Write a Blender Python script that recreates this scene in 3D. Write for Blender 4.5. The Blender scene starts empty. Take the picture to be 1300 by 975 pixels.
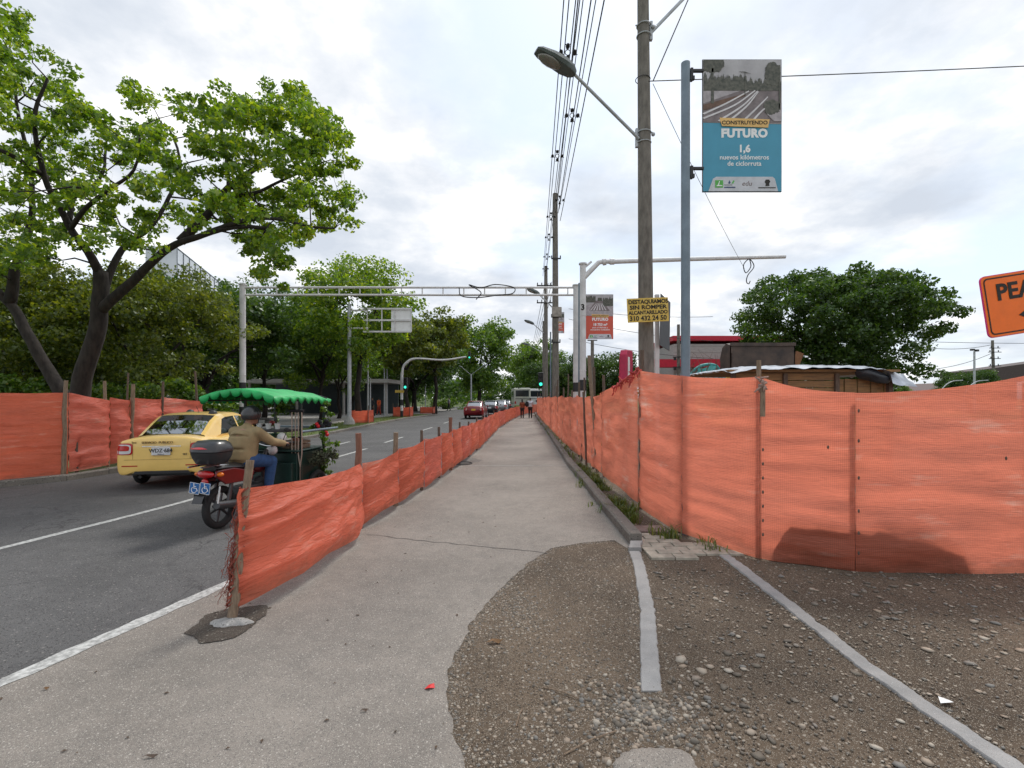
import bpy, bmesh, math, random
import numpy as np
from mathutils import Vector, Matrix, noise as mnoise
R = math.radians
sc = bpy.context.scene
COL = sc.collection

# ------------------------------------------------------------------ camera, world, sun, exposure
cam_d = bpy.data.cameras.new('camera'); cam = bpy.data.objects.new('camera', cam_d); COL.objects.link(cam)
cam.location = (0, 0, 1.75); cam.rotation_euler = (R(90), 0, 0)
cam_d.lens = 17.0; cam_d.sensor_width = 36.0; cam_d.shift_y = 0.01346
cam_d.clip_start = 0.05; cam_d.clip_end = 6000
sc.camera = cam
SUN_EL, SUN_AZ = 56.0, 28.0     # azimuth clockwise from +Y (ahead, to the right, high)
sun_d = bpy.data.lights.new('sun', 'SUN'); sun = bpy.data.objects.new('sun', sun_d); COL.objects.link(sun)
sun_d.energy = 1.5; sun_d.angle = R(12); sun_d.color = (1.0, 0.96, 0.9)
sun.rotation_euler = (R(90 - SUN_EL), 0, R(180 - SUN_AZ))
world = bpy.data.worlds.new('World'); sc.world = world; world.use_nodes = True
wn = world.node_tree; wn.nodes.clear()
def N(nt, t, **kw):
    n = nt.nodes.new(t)
    for k, v in kw.items(): setattr(n, k, v)
    return n
wo = N(wn, 'ShaderNodeOutputWorld'); wb = N(wn, 'ShaderNodeBackground'); wb.inputs[1].default_value = 0.1
sky = N(wn, 'ShaderNodeTexSky', sky_type='NISHITA'); sky.sun_disc = False
sky.sun_elevation = R(SUN_EL); sky.sun_rotation = R(SUN_AZ); sky.air_density = 1.0; sky.dust_density = 2.0
tc = N(wn, 'ShaderNodeTexCoord'); sx = N(wn, 'ShaderNodeSeparateXYZ')
wn.links.new(tc.outputs['Generated'], sx.inputs[0])
ad = N(wn, 'ShaderNodeMath', operation='ADD'); ad.inputs[1].default_value = 0.22
mx0 = N(wn, 'ShaderNodeMath', operation='MAXIMUM'); mx0.inputs[1].default_value = 0.0
wn.links.new(sx.outputs[2], mx0.inputs[0]); wn.links.new(mx0.outputs[0], ad.inputs[0])
dv = N(wn, 'ShaderNodeVectorMath', operation='DIVIDE'); cb = N(wn, 'ShaderNodeCombineXYZ')
for i in range(3): wn.links.new(ad.outputs[0], cb.inputs[i])
wn.links.new(tc.outputs['Generated'], dv.inputs[0]); wn.links.new(cb.outputs[0], dv.inputs[1])
def wnoise(scale, detail, rough, loc):
    mp = N(wn, 'ShaderNodeMapping'); mp.inputs['Location'].default_value = loc
    mp.inputs['Scale'].default_value = (1, 1, 1)
    n = N(wn, 'ShaderNodeTexNoise'); n.inputs['Scale'].default_value = scale
    n.inputs['Detail'].default_value = detail; n.inputs['Roughness'].default_value = rough
    wn.links.new(dv.outputs[0], mp.inputs[0]); wn.links.new(mp.outputs[0], n.inputs[0]); return n
def wramp(src, stops):
    r = N(wn, 'ShaderNodeValToRGB'); e = r.color_ramp.elements
    while len(e) < len(stops): e.new(0.5)
    for i, (p, c) in enumerate(stops): e[i].position = p; e[i].color = (c[0], c[1], c[2], 1)
    wn.links.new(src, r.inputs[0]); return r
n1 = wnoise(0.85, 7, 0.5, (1.7, 0.6, 0.2)); n2 = wnoise(1.9, 8, 0.58, (4.3, 2.2, 0))
cover = wramp(n1.outputs[0], [(0.36, (0, 0, 0)), (0.5, (1, 1, 1))])
shade = wramp(n2.outputs[0], [(0.36, (3.95, 4.3, 4.85)), (0.45, (4.6, 4.9, 5.35)), (0.53, (5.6, 5.75, 6.0)), (0.60, (7.4, 7.4, 7.4))])
# the thin blue between the clouds is veiled by high cloud
veil = N(wn, 'ShaderNodeMixRGB'); veil.inputs[0].default_value = 0.75; veil.inputs[2].default_value = (5.0, 5.7, 6.5, 1)
wn.links.new(sky.outputs[0], veil.inputs[1])
mixc = N(wn, 'ShaderNodeMixRGB')
wn.links.new(cover.outputs[0], mixc.inputs[0]); wn.links.new(veil.outputs[0], mixc.inputs[1]); wn.links.new(shade.outputs[0], mixc.inputs[2])
wn.links.new(mixc.outputs[0], wb.inputs[0]); wn.links.new(wb.outputs[0], wo.inputs[0])
sc.view_settings.view_transform = 'Standard'; sc.view_settings.look = 'None'
sc.view_settings.exposure = 0.78; sc.view_settings.gamma = 1.0; sc.view_settings.use_curve_mapping = False
sc.cycles.max_bounces = 7; sc.cycles.diffuse_bounces = 3; sc.cycles.transparent_max_bounces = 12

# ------------------------------------------------------------------ helpers: surveying (metres; horizon and eye height of the photo)
F0, HZ, EYE = 613.9, 505.0, 1.75
def G(px, py):
    y = F0 * EYE / (py - HZ); return Vector(((px - 650) / F0 * y, y, 0))
def W(px, py, Y): return Vector(((px - 650) / F0 * Y, Y, EYE - (py - HZ) / F0 * Y))

# ------------------------------------------------------------------ helpers: materials
def link(nt, a, b): nt.links.new(a, b)
MATS = {}
def mat(name, col, rough=0.6, metal=0.0, var=0.12, scale=6.0, bump=0.0, bscale=40.0, col2=None, spec=0.5, coat=0.0, emit=None, estr=0.0, stretch=None):
    if name in MATS: return MATS[name]
    m = bpy.data.materials.new(name); m.use_nodes = True; nt = m.node_tree
    b = nt.nodes['Principled BSDF']; b.inputs['Roughness'].default_value = rough; b.inputs['Metallic'].default_value = metal
    b.inputs['Specular IOR Level'].default_value = spec; b.inputs['Coat Weight'].default_value = coat
    t = N(nt, 'ShaderNodeTexCoord'); src = t.outputs['Object']
    if stretch:
        mp = N(nt, 'ShaderNodeMapping'); mp.inputs['Scale'].default_value = stretch; link(nt, src, mp.inputs[0]); src = mp.outputs[0]
    n = N(nt, 'ShaderNodeTexNoise'); n.inputs['Scale'].default_value = scale; n.inputs['Detail'].default_value = 6
    n.inputs['Roughness'].default_value = 0.6; link(nt, src, n.inputs['Vector'])
    r = N(nt, 'ShaderNodeValToRGB'); e = r.color_ramp.elements
    a = col; c2 = col2 if col2 else tuple(min(1, c * (1 + var)) for c in col); c1 = col if col2 else tuple(c * (1 - var) for c in col)
    e[0].position = 0.35; e[0].color = (*c1, 1); e[1].position = 0.65; e[1].color = (*c2, 1)
    link(nt, n.outputs[0], r.inputs[0]); link(nt, r.outputs[0], b.inputs['Base Color'])
    if bump:
        n2 = N(nt, 'ShaderNodeTexNoise'); n2.inputs['Scale'].default_value = bscale; n2.inputs['Detail'].default_value = 5
        link(nt, src, n2.inputs['Vector'])
        bp = N(nt, 'ShaderNodeBump'); bp.inputs['Strength'].default_value = bump; bp.inputs['Distance'].default_value = 0.01
        link(nt, n2.outputs[0], bp.inputs['Height']); link(nt, bp.outputs[0], b.inputs['Normal'])
    if emit: b.inputs['Emission Color'].default_value = (*emit, 1); b.inputs['Emission Strength'].default_value = estr
    MATS[name] = m; return m

def ground_mat(name, base, speck_dark, speck_light, vscale=90, stain=0.18, nbump=0.4, rough=0.9, speck=0.35, fine=260, cracks=0.0):
    """aggregate surface: base with stains, two sizes of speckle, fine bump"""
    m = bpy.data.materials.new(name); m.use_nodes = True; nt = m.node_tree; b = nt.nodes['Principled BSDF']
    b.inputs['Roughness'].default_value = rough; b.inputs['Specular IOR Level'].default_value = 0.3
    t = N(nt, 'ShaderNodeTexCoord'); o = t.outputs['Object']
    def nz(s, d=5, rg=0.55):
        n = N(nt, 'ShaderNodeTexNoise'); n.inputs['Scale'].default_value = s; n.inputs['Detail'].default_value = d; n.inputs['Roughness'].default_value = rg
        link(nt, o, n.inputs['Vector']); return n
    big = nz(0.45, 6, 0.6); mid = nz(5.5, 6, 0.7)
    def ramp(src, p0, p1, c0, c1):
        r = N(nt, 'ShaderNodeValToRGB'); e = r.color_ramp.elements; e[0].position = p0; e[1].position = p1
        e[0].color = (*c0, 1); e[1].color = (*c1, 1); link(nt, src, r.inputs[0]); return r
    k0 = tuple(c * (1 - stain) for c in base); k1 = tuple(c * (1 + stain * 0.7) for c in base)
    rb = ramp(big.outputs[0], 0.35, 0.66, k0, k1)
    rm = ramp(mid.outputs[0], 0.3, 0.7, (0.8, 0.8, 0.8), (1.16, 1.14, 1.12))
    mul = N(nt, 'ShaderNodeMixRGB', blend_type='MULTIPLY'); mul.inputs[0].default_value = 0.8
    link(nt, rb.outputs[0], mul.inputs[1]); link(nt, rm.outputs[0], mul.inputs[2])
    prev = mul.outputs[0]
    for s, c, lo, hi in ((vscale, speck_dark, 0.0, 0.32), (fine, speck_light, 0.0, 0.30), (vscale * 0.45, speck_light, 0.0, 0.16)):
        v = N(nt, 'ShaderNodeTexVoronoi'); v.inputs['Scale'].default_value = s; link(nt, o, v.inputs['Vector'])
        rr = ramp(v.outputs['Distance'], lo, hi + 0.12, (1, 1, 1), (0, 0, 0)); rr.color_ramp.elements[0].position = hi
        # only some cells carry a visible stone
        sp = N(nt, 'ShaderNodeSeparateColor'); link(nt, v.outputs['Color'], sp.inputs[0])
        gt = N(nt, 'ShaderNodeMath', operation='GREATER_THAN'); gt.inputs[1].default_value = 1 - speck; link(nt, sp.outputs[0], gt.inputs[0])
        mm = N(nt, 'ShaderNodeMath', operation='MULTIPLY'); link(nt, rr.outputs[0], mm.inputs[0]); link(nt, gt.outputs[0], mm.inputs[1])
        mx = N(nt, 'ShaderNodeMixRGB'); link(nt, mm.outputs[0], mx.inputs[0]); link(nt, prev, mx.inputs[1]); mx.inputs[2].default_value = (*c, 1)
        prev = mx.outputs[0]
    if cracks:
        v = N(nt, 'ShaderNodeTexVoronoi', feature='DISTANCE_TO_EDGE'); v.inputs['Scale'].default_value = 0.5
        wv = nz(2.2, 4); ad = N(nt, 'ShaderNodeMixRGB', blend_type='ADD'); ad.inputs[0].default_value = 0.9
        link(nt, o, ad.inputs[1]); link(nt, wv.outputs['Color'], ad.inputs[2]); link(nt, ad.outputs[0], v.inputs['Vector'])
        rr = ramp(v.outputs['Distance'], 0.0, 0.012, (1, 1, 1), (0, 0, 0)); g = ramp(big.outputs[0], 0.40, 0.55, (0, 0, 0), (1, 1, 1))
        mm = N(nt, 'ShaderNodeMath', operation='MULTIPLY'); link(nt, rr.outputs[0], mm.inputs[0]); link(nt, g.outputs[0], mm.inputs[1])
        m2 = N(nt, 'ShaderNodeMath', operation='MULTIPLY'); link(nt, mm.outputs[0], m2.inputs[0]); m2.inputs[1].default_value = cracks
        mx = N(nt, 'ShaderNodeMixRGB'); link(nt, m2.outputs[0], mx.inputs[0]); link(nt, prev, mx.inputs[1]); mx.inputs[2].default_value = (*[c * 0.35 for c in base], 1)
        prev = mx.outputs[0]
    link(nt, prev, b.inputs['Base Color'])
    fn = nz(fine * 0.6, 4); bp = N(nt, 'ShaderNodeBump'); bp.inputs['Strength'].default_value = nbump; bp.inputs['Distance'].default_value = 0.006
    link(nt, fn.outputs[0], bp.inputs['Height']); link(nt, bp.outputs[0], b.inputs['Normal'])
    MATS[name] = m; return m

def leaf_mat(name, c0, c1, c2, trans=0.45):
    m = bpy.data.materials.new(name); m.use_nodes = True; nt = m.node_tree; nt.nodes.clear()
    out = N(nt, 'ShaderNodeOutputMaterial'); g = N(nt, 'ShaderNodeNewGeometry')
    r = N(nt, 'ShaderNodeValToRGB'); e = r.color_ramp.elements; e.new(0.5)
    for i, (p, c) in enumerate(((0, c0), (0.55, c1), (1, c2))): e[i].position = p; e[i].color = (*c, 1)
    t = N(nt, 'ShaderNodeTexCoord'); nz = N(nt, 'ShaderNodeTexNoise'); nz.inputs['Scale'].default_value = 1.1; nz.inputs['Detail'].default_value = 4; nz.inputs['Roughness'].default_value = 0.7
    link(nt, t.outputs['Object'], nz.inputs['Vector'])
    av = N(nt, 'ShaderNodeMath', operation='ADD'); ml = N(nt, 'ShaderNodeMath', operation='MULTIPLY_ADD')
    link(nt, g.outputs['Random Per Island'], ml.inputs[0]); ml.inputs[1].default_value = 0.6; ml.inputs[2].default_value = -0.30
    link(nt, nz.outputs[0], av.inputs[0]); link(nt, ml.outputs[0], av.inputs[1]); link(nt, av.outputs[0], r.inputs[0])
    d = N(nt, 'ShaderNodeBsdfDiffuse'); tr = N(nt, 'ShaderNodeBsdfTranslucent'); gl = N(nt, 'ShaderNodeBsdfGlossy'); gl.inputs['Roughness'].default_value = 0.42
    gl.inputs['Color'].default_value = (0.8, 0.85, 0.8, 1)
    ht = N(nt, 'ShaderNodeMixRGB', blend_type='MULTIPLY'); ht.inputs[0].default_value = 1; ht.inputs[2].default_value = (1.5, 1.35, 0.5, 1)
    link(nt, r.outputs[0], d.inputs[0]); link(nt, r.outputs[0], ht.inputs[1]); link(nt, ht.outputs[0], tr.inputs[0])
    a = N(nt, 'ShaderNodeMixShader'); a.inputs[0].default_value = trans; link(nt, d.outputs[0], a.inputs[1]); link(nt, tr.outputs[0], a.inputs[2])
    b = N(nt, 'ShaderNodeMixShader'); b.inputs[0].default_value = 0.05; link(nt, a.outputs[0], b.inputs[1]); link(nt, gl.outputs[0], b.inputs[2])
    link(nt, b.outputs[0], out.inputs[0]); MATS[name] = m; return m

def net_mat(name, col, pale, trans=0.4, holes=0.06, weave=1.0, pscale=1.0, crease=1.0):
    m = bpy.data.materials.new(name); m.use_nodes = True; nt = m.node_tree; nt.nodes.clear()
    out = N(nt, 'ShaderNodeOutputMaterial'); uv = N(nt, 'ShaderNodeUVMap')
    def mp(s, loc=(0, 0, 0)):
        k = N(nt, 'ShaderNodeMapping'); k.inputs['Scale'].default_value = s; k.inputs['Location'].default_value = loc; link(nt, uv.outputs[0], k.inputs[0]); return k.outputs[0]
    def nz(s, d=6, rg=0.6, loc=(0, 0, 0)):
        n = N(nt, 'ShaderNodeTexNoise'); n.inputs['Scale'].default_value = 1; n.inputs['Detail'].default_value = d; n.inputs['Roughness'].default_value = rg
        link(nt, mp(s, loc), n.inputs['Vector']); return n
    streak = nz((1.1 * pscale, 9 * pscale, 1), 8, 0.62); cloud = nz((1.2, 1.6, 1), 5, 0.6, (5, 2, 0)); fib = nz((14, 160, 1), 3, 0.6)
    r = N(nt, 'ShaderNodeValToRGB'); e = r.color_ramp.elements; e[0].position = 0.38; e[1].position = 0.70
    dk = tuple(c * 0.86 for c in col); e[0].color = (*dk, 1); e[1].color = (*pale, 1)
    mid = e.new(0.55); mid.color = (*col, 1)
    av = N(nt, 'ShaderNodeMath', operation='MULTIPLY_ADD'); av.inputs[1].default_value = 0.5
    h = N(nt, 'ShaderNodeMath', operation='MULTIPLY'); h.inputs[1].default_value = 0.5
    link(nt, cloud.outputs[0], h.inputs[0]); link(nt, streak.outputs[0], av.inputs[0]); link(nt, h.outputs[0], av.inputs[2]); link(nt, av.outputs[0], r.inputs[0])
    fm = N(nt, 'ShaderNodeMixRGB', blend_type='MULTIPLY'); fm.inputs[0].default_value = 0.4
    fr = N(nt, 'ShaderNodeValToRGB'); fr.color_ramp.elements[0].position = 0.3; fr.color_ramp.elements[1].position = 0.7
    fr.color_ramp.elements[0].color = (0.72, 0.66, 0.64, 1); fr.color_ramp.elements[1].color = (1.12, 1.12, 1.12, 1)
    link(nt, fib.outputs[0], fr.inputs[0]); link(nt, r.outputs[0], fm.inputs[1]); link(nt, fr.outputs[0], fm.inputs[2])
    # woven grid of heavier threads
    prev = fm.outputs[0]
    for ax in ('X', 'Y'):
        w = N(nt, 'ShaderNodeTexWave', wave_type='BANDS', bands_direction=ax); w.inputs['Scale'].default_value = 11 * weave
        w.inputs['Distortion'].default_value = 0.9; w.inputs['Detail'].default_value = 1; w.inputs['Detail Scale'].default_value = 0.6
        link(nt, uv.outputs[0], w.inputs['Vector'])
        wr = N(nt, 'ShaderNodeValToRGB'); wr.color_ramp.elements[0].position = 0.0; wr.color_ramp.elements[1].position = 0.35
        wr.color_ramp.elements[0].color = (0.74, 0.68, 0.66, 1); wr.color_ramp.elements[1].color = (1, 1, 1, 1)
        link(nt, w.outputs[0], wr.inputs[0])
        k = N(nt, 'ShaderNodeMixRGB', blend_type='MULTIPLY'); k.inputs[0].default_value = 0.62; link(nt, prev, k.inputs[1]); link(nt, wr.outputs[0], k.inputs[2]); prev = k.outputs[0]
    # mud splashes climbing unevenly from the hem
    sep = N(nt, 'ShaderNodeSeparateXYZ'); link(nt, uv.outputs[0], sep.inputs[0])
    dn = nz((3, 5, 1), 6, 0.7, (9, 1, 0)); dd = N(nt, 'ShaderNodeMath', operation='MULTIPLY_ADD'); dd.inputs[1].default_value = -2.2; link(nt, sep.outputs[1], dd.inputs[0]); link(nt, dn.outputs[0], dd.inputs[2])
    dr = N(nt, 'ShaderNodeValToRGB'); dr.color_ramp.elements[0].position = 0.18; dr.color_ramp.elements[1].position = 0.5; dr.color_ramp.elements[1].color = (0.6, 0.6, 0.6, 1)
    link(nt, dd.outputs[0], dr.inputs[0])
    dm = N(nt, 'ShaderNodeMixRGB'); link(nt, dr.outputs[0], dm.inputs[0]); link(nt, prev, dm.inputs[1]); dm.inputs[2].default_value = (0.34, 0.13, 0.08, 1); prev = dm.outputs[0]
    crn = N(nt, 'ShaderNodeTexNoise'); crn.inputs['Scale'].default_value = 1; crn.inputs['Detail'].default_value = 3; crn.inputs['Distortion'].default_value = 0.6; link(nt, mp((2.2, 11, 1), (3, 8, 0)), crn.inputs['Vector'])
    c1 = N(nt, 'ShaderNodeMath', operation='SUBTRACT'); c1.inputs[1].default_value = 0.5; link(nt, crn.outputs[0], c1.inputs[0])
    c2 = N(nt, 'ShaderNodeMath', operation='ABSOLUTE'); link(nt, c1.outputs[0], c2.inputs[0])
    c3 = N(nt, 'ShaderNodeMath', operation='POWER'); c3.inputs[1].default_value = 0.55; link(nt, c2.outputs[0], c3.inputs[0])
    c4 = N(nt, 'ShaderNodeMath', operation='SUBTRACT'); link(nt, streak.outputs[0], c4.inputs[0]); c5 = N(nt, 'ShaderNodeMath', operation='MULTIPLY'); c5.inputs[1].default_value = crease; link(nt, c3.outputs[0], c5.inputs[0]); link(nt, c5.outputs[0], c4.inputs[1])
    bp = N(nt, 'ShaderNodeBump'); bp.inputs['Strength'].default_value = 0.35 + 0.5 * crease; bp.inputs['Distance'].default_value = 0.03; link(nt, c4.outputs[0], bp.inputs['Height'])
    d = N(nt, 'ShaderNodeBsdfPrincipled'); d.inputs['Roughness'].default_value = 0.42; d.inputs['Specular IOR Level'].default_value = 0.45
    link(nt, prev, d.inputs['Base Color']); link(nt, bp.outputs[0], d.inputs['Normal'])
    tr = N(nt, 'ShaderNodeBsdfTranslucent'); link(nt, prev, tr.inputs[0]); link(nt, bp.outputs[0], tr.inputs['Normal'])
    a = N(nt, 'ShaderNodeMixShader'); a.inputs[0].default_value = trans; link(nt, d.outputs[0], a.inputs[1]); link(nt, tr.outputs[0], a.inputs[2])
    tp = N(nt, 'ShaderNodeBsdfTransparent'); c = N(nt, 'ShaderNodeMixShader'); c.inputs[0].default_value = holes
    link(nt, a.outputs[0], c.inputs[1]); link(nt, tp.outputs[0], c.inputs[2]); link(nt, c.outputs[0], out.inputs[0])
    MATS[name] = m; return m

def glass_mat(name, col, rough=0.05, tint=0.75):
    """window glass: partly see-through, reflective"""
    m = bpy.data.materials.new(name); m.use_nodes = True; nt = m.node_tree; nt.nodes.clear()
    out = N(nt, 'ShaderNodeOutputMaterial'); tp = N(nt, 'ShaderNodeBsdfTransparent'); tp.inputs[0].default_value = (*col, 1)
    gl = N(nt, 'ShaderNodeBsdfGlossy'); gl.inputs['Roughness'].default_value = rough
    fr = N(nt, 'ShaderNodeFresnel'); fr.inputs[0].default_value = 1.5
    mx = N(nt, 'ShaderNodeMixShader'); mm = N(nt, 'ShaderNodeMath', operation='MULTIPLY_ADD'); mm.inputs[1].default_value = 0.45; mm.inputs[2].default_value = 0.0
    link(nt, fr.outputs[0], mm.inputs[0]); link(nt, mm.outputs[0], mx.inputs[0])
    link(nt, tp.outputs[0], mx.inputs[1]); link(nt, gl.outputs[0], mx.inputs[2]); link(nt, mx.outputs[0], out.inputs[0]); MATS[name] = m; return m

# ------------------------------------------------------------------ helpers: mesh building
def frames(pts):
    pts = [Vector(p) for p in pts]; out = []; up = Vector((0, 0, 1)); prev = None
    for i, p in enumerate(pts):
        t = (pts[min(i + 1, len(pts) - 1)] - pts[max(i - 1, 0)])
        t = t.normalized() if t.length > 1e-9 else Vector((0, 0, 1))
        if prev is None:
            a = t.cross(Vector((0, 0, 1))); a = a if a.length > 0.05 else t.cross(Vector((1, 0, 0)))
        else: a = prev - t * prev.dot(t)
        a = a.normalized() if a.length > 1e-9 else Vector((1, 0, 0)); prev = a
        out.append((p, a, t.cross(a).normalized()))
    return out
class MB:
    def __init__(s): s.v = []; s.f = []; s.m = []; s.mi = 0; s.uv = None
    def add(s, vs, fs):
        o = len(s.v); s.v += [tuple(v) for v in vs]; s.f += [tuple(i + o for i in f) for f in fs]; s.m += [s.mi] * len(fs); return s
    def box(s, c, d, rot=None):
        c = Vector(c); h = Vector(d) / 2; vs = []
        for x in (-1, 1):
            for y in (-1, 1):
                for z in (-1, 1):
                    p = Vector((x * h.x, y * h.y, z * h.z))
                    if rot is not None: p = rot @ p
                    vs.append(p + c)
        return s.add(vs, [(0, 1, 3, 2), (4, 6, 7, 5), (0, 4, 5, 1), (2, 3, 7, 6), (0, 2, 6, 4), (1, 5, 7, 3)])
    def tube(s, pts, r, seg=8, cap=True, sq=1.0):
        n = len(pts); rr = r if isinstance(r, (list, tuple)) else [r] * n; vs = []; fs = []
        for (p, a, b), q in zip(frames(pts), rr):
            for k in range(seg):
                th = 2 * math.pi * k / seg; vs.append(p + a * (math.cos(th) * q) + b * (math.sin(th) * q * sq))
        for i in range(n - 1):
            for k in range(seg):
                k2 = (k + 1) % seg; fs.append((i * seg + k, i * seg + k2, (i + 1) * seg + k2, (i + 1) * seg + k))
        if cap: fs.append(tuple(range(seg - 1, -1, -1))); fs.append(tuple((n - 1) * seg + k for k in range(seg)))
        return s.add(vs, fs)
    def cyl(s, a, b, r, seg=12, r2=None): return s.tube([a, b], [r, r if r2 is None else r2], seg)
    def ring(s, c, ax, Rr, r, seg=24, sseg=8):
        """torus"""
        c = Vector(c); ax = Vector(ax).normalized(); u = ax.orthogonal().normalized(); w = ax.cross(u); vs = []; fs = []
        for i in range(seg):
            t = 2 * math.pi * i / seg; d = u * math.cos(t) + w * math.sin(t)
            for k in range(sseg):
                q = 2 * math.pi * k / sseg; vs.append(c + d * (Rr + r * math.cos(q)) + ax * (r * math.sin(q)))
        for i in range(seg):
            for k in range(sseg):
                i2, k2 = (i + 1) % seg, (k + 1) % sseg; fs.append((i * sseg + k, i2 * sseg + k, i2 * sseg + k2, i * sseg + k2))
        return s.add(vs, fs)
    def sph(s, c, r, seg=12, rings=8, rot=None):
        c = Vector(c); r = Vector(r) if not isinstance(r, (int, float)) else Vector((r, r, r)); vs = []; fs = []
        for i in range(rings + 1):
            ph = math.pi * i / rings
            for k in range(seg):
                th = 2 * math.pi * k / seg
                p = Vector((r.x * math.sin(ph) * math.cos(th), r.y * math.sin(ph) * math.sin(th), r.z * math.cos(ph)))
                if rot is not None: p = rot @ p
                vs.append(p + c)
        for i in range(rings):
            for k in range(seg):
                k2 = (k + 1) % seg; fs.append((i * seg + k, (i + 1) * seg + k, (i + 1) * seg + k2, i * seg + k2))
        return s.add(vs, fs)
    def prism(s, poly, o, u, v, depth):
        """polygon (2D) in plane o,u,v extruded by vector depth"""
        o = Vector(o); u = Vector(u); v = Vector(v); d = Vector(depth); n = len(poly)
        vs = [o + u * a + v * b for a, b in poly] + [o + u * a + v * b + d for a, b in poly]
        fs = [tuple(range(n)), tuple(range(2 * n - 1, n - 1, -1))] + [(i, i + n, (i + 1) % n + n, (i + 1) % n) for i in range(n)]
        return s.add(vs, fs)
    def grid(s, P):
        """P[i][j] -> points"""
        n, m = len(P), len(P[0]); vs = [p for row in P for p in row]
        return s.add(vs, [(i * m + j, (i + 1) * m + j, (i + 1) * m + j + 1, i * m + j + 1) for i in range(n - 1) for j in range(m - 1)])
    def build(s, name, mats, parent=None, smooth=False, loc=None, rz=0, bevel=0, sub=0):
        me = bpy.data.meshes.new(name); me.from_pydata(s.v, [], s.f)
        if not isinstance(mats, (list, tuple)): mats = [mats]
        for m_ in mats: me.materials.append(m_)
        if len(mats) > 1: me.polygons.foreach_set('material_index', s.m)
        if smooth: me.polygons.foreach_set('use_smooth', [True] * len(me.polygons))
        if s.uv:
            l = me.uv_layers.new(name='UVMap')
            for lp in me.loops: l.data[lp.index].uv = s.uv[lp.vertex_index]
        bm = bmesh.new(); bm.from_mesh(me); bmesh.ops.recalc_face_normals(bm, faces=bm.faces)
        if smooth == 'auto':
            for e in bm.edges:
                if len(e.link_faces) == 2 and e.calc_face_angle(0) > R(38): e.smooth = False
        bm.to_mesh(me); bm.free(); me.update()
        o = bpy.data.objects.new(name, me); COL.objects.link(o)
        if parent: o.parent = parent
        if loc is not None: o.location = loc
        o.rotation_euler.z = rz
        if bevel:
            b = o.modifiers.new('bevel', 'BEVEL'); b.width = bevel; b.segments = 2; b.limit_method = 'ANGLE'; b.angle_limit = R(40)
        if sub:
            b = o.modifiers.new('sub', 'SUBSURF'); b.levels = sub; b.render_levels = sub
        return o
def tag(o, label=None, cat=None, group=None, kind=None):
    if label: o['label'] = label
    if cat: o['category'] = cat
    if group: o['group'] = group
    if kind: o['kind'] = kind
    return o
def empty(name, loc=(0, 0, 0), rz=0, label=None, cat=None, group=None):
    o = bpy.data.objects.new(name, None); COL.objects.link(o); o.location = loc; o.rotation_euler.z = rz; o.empty_display_size = 0.2
    return tag(o, label, cat, group)
def struct(o): o['kind'] = 'structure'; return o
def copy_tree(o, parent=None):
    c = o.copy(); COL.objects.link(c); c.parent = parent
    for ch in list(o.children): copy_tree(ch, c)
    return c
def poly_sheet(name, pts, z, m, fill=None):
    """flat sheet from a 2D outline (may be concave)"""
    bm = bmesh.new(); vs = [bm.verts.new((p[0], p[1], z)) for p in pts]
    bm.faces.new(vs); bmesh.ops.triangulate(bm, faces=bm.faces[:]); bmesh.ops.recalc_face_normals(bm, faces=bm.faces)
    if bm.faces[:][0].normal.z < 0: bmesh.ops.reverse_faces(bm, faces=bm.faces[:])
    me = bpy.data.meshes.new(name); bm.to_mesh(me); bm.free(); me.materials.append(m)
    o = bpy.data.objects.new(name, me); COL.objects.link(o); return o
def ribbon(mb, pts, w, z, jit=0.0, rng=None):
    P = []
    for i, p in enumerate(pts):
        a = Vector(pts[max(i - 1, 0)][:2]); b = Vector(pts[min(i + 1, len(pts) - 1)][:2]); t = (b - a).normalized(); n = Vector((-t.y, t.x))
        ww = w / 2; j1 = (rng.uniform(-jit, jit) if rng else 0); j2 = (rng.uniform(-jit, jit) if rng else 0)
        P.append([(p[0] + n.x * (ww + j1), p[1] + n.y * (ww + j1), z), (p[0] - n.x * (ww + j2), p[1] - n.y * (ww + j2), z)])
    return mb.grid(P)
def resample(pts, step):
    out = []; 
    for a, b in zip(pts[:-1], pts[1:]):
        a = Vector(a); b = Vector(b); n = max(1, int((b - a).length / step))
        for i in range(n): out.append(a.lerp(b, i / n))
    out.append(Vector(pts[-1])); return out
def smoothline(pts, n=6):
    """Catmull-Rom"""
    P = [Vector(p) for p in pts]; P = [P[0] * 2 - P[1]] + P + [P[-1] * 2 - P[-2]]; out = []
    for i in range(1, len(P) - 2):
        for k in range(n):
            t = k / n; a, b, c, d = P[i - 1], P[i], P[i + 1], P[i + 2]
            out.append(0.5 * ((2 * b) + (c - a) * t + (2 * a - 5 * b + 4 * c - d) * t * t + (3 * b - a - 3 * c + d) * t ** 3))
    out.append(P[-2]); return out
def text(body, size, m, parent, loc, rot=(R(90), 0, 0), bold=0.0, ext=0.001, name='lettering', sx_=1.0, shear=0.0, align='CENTER', spacing=1.0):
    cu = bpy.data.curves.new('t', 'FONT'); cu.body = body; cu.size = size; cu.align_x = align; cu.align_y = 'CENTER'
    cu.offset = bold; cu.extrude = ext; cu.shear = shear; cu.resolution_u = 3; cu.space_character = spacing
    t = bpy.data.objects.new('t', cu); COL.objects.link(t); bpy.context.view_layer.update()
    me = bpy.data.meshes.new_from_object(t.evaluated_get(bpy.context.evaluated_depsgraph_get()))
    bpy.data.objects.remove(t); bpy.data.curves.remove(cu)
    me.materials.clear(); me.materials.append(m)
    o = bpy.data.objects.new(name, me); COL.objects.link(o); o.parent = parent; o.location = loc; o.rotation_euler = rot; o.scale = (sx_, 1, 1); return o

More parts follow.
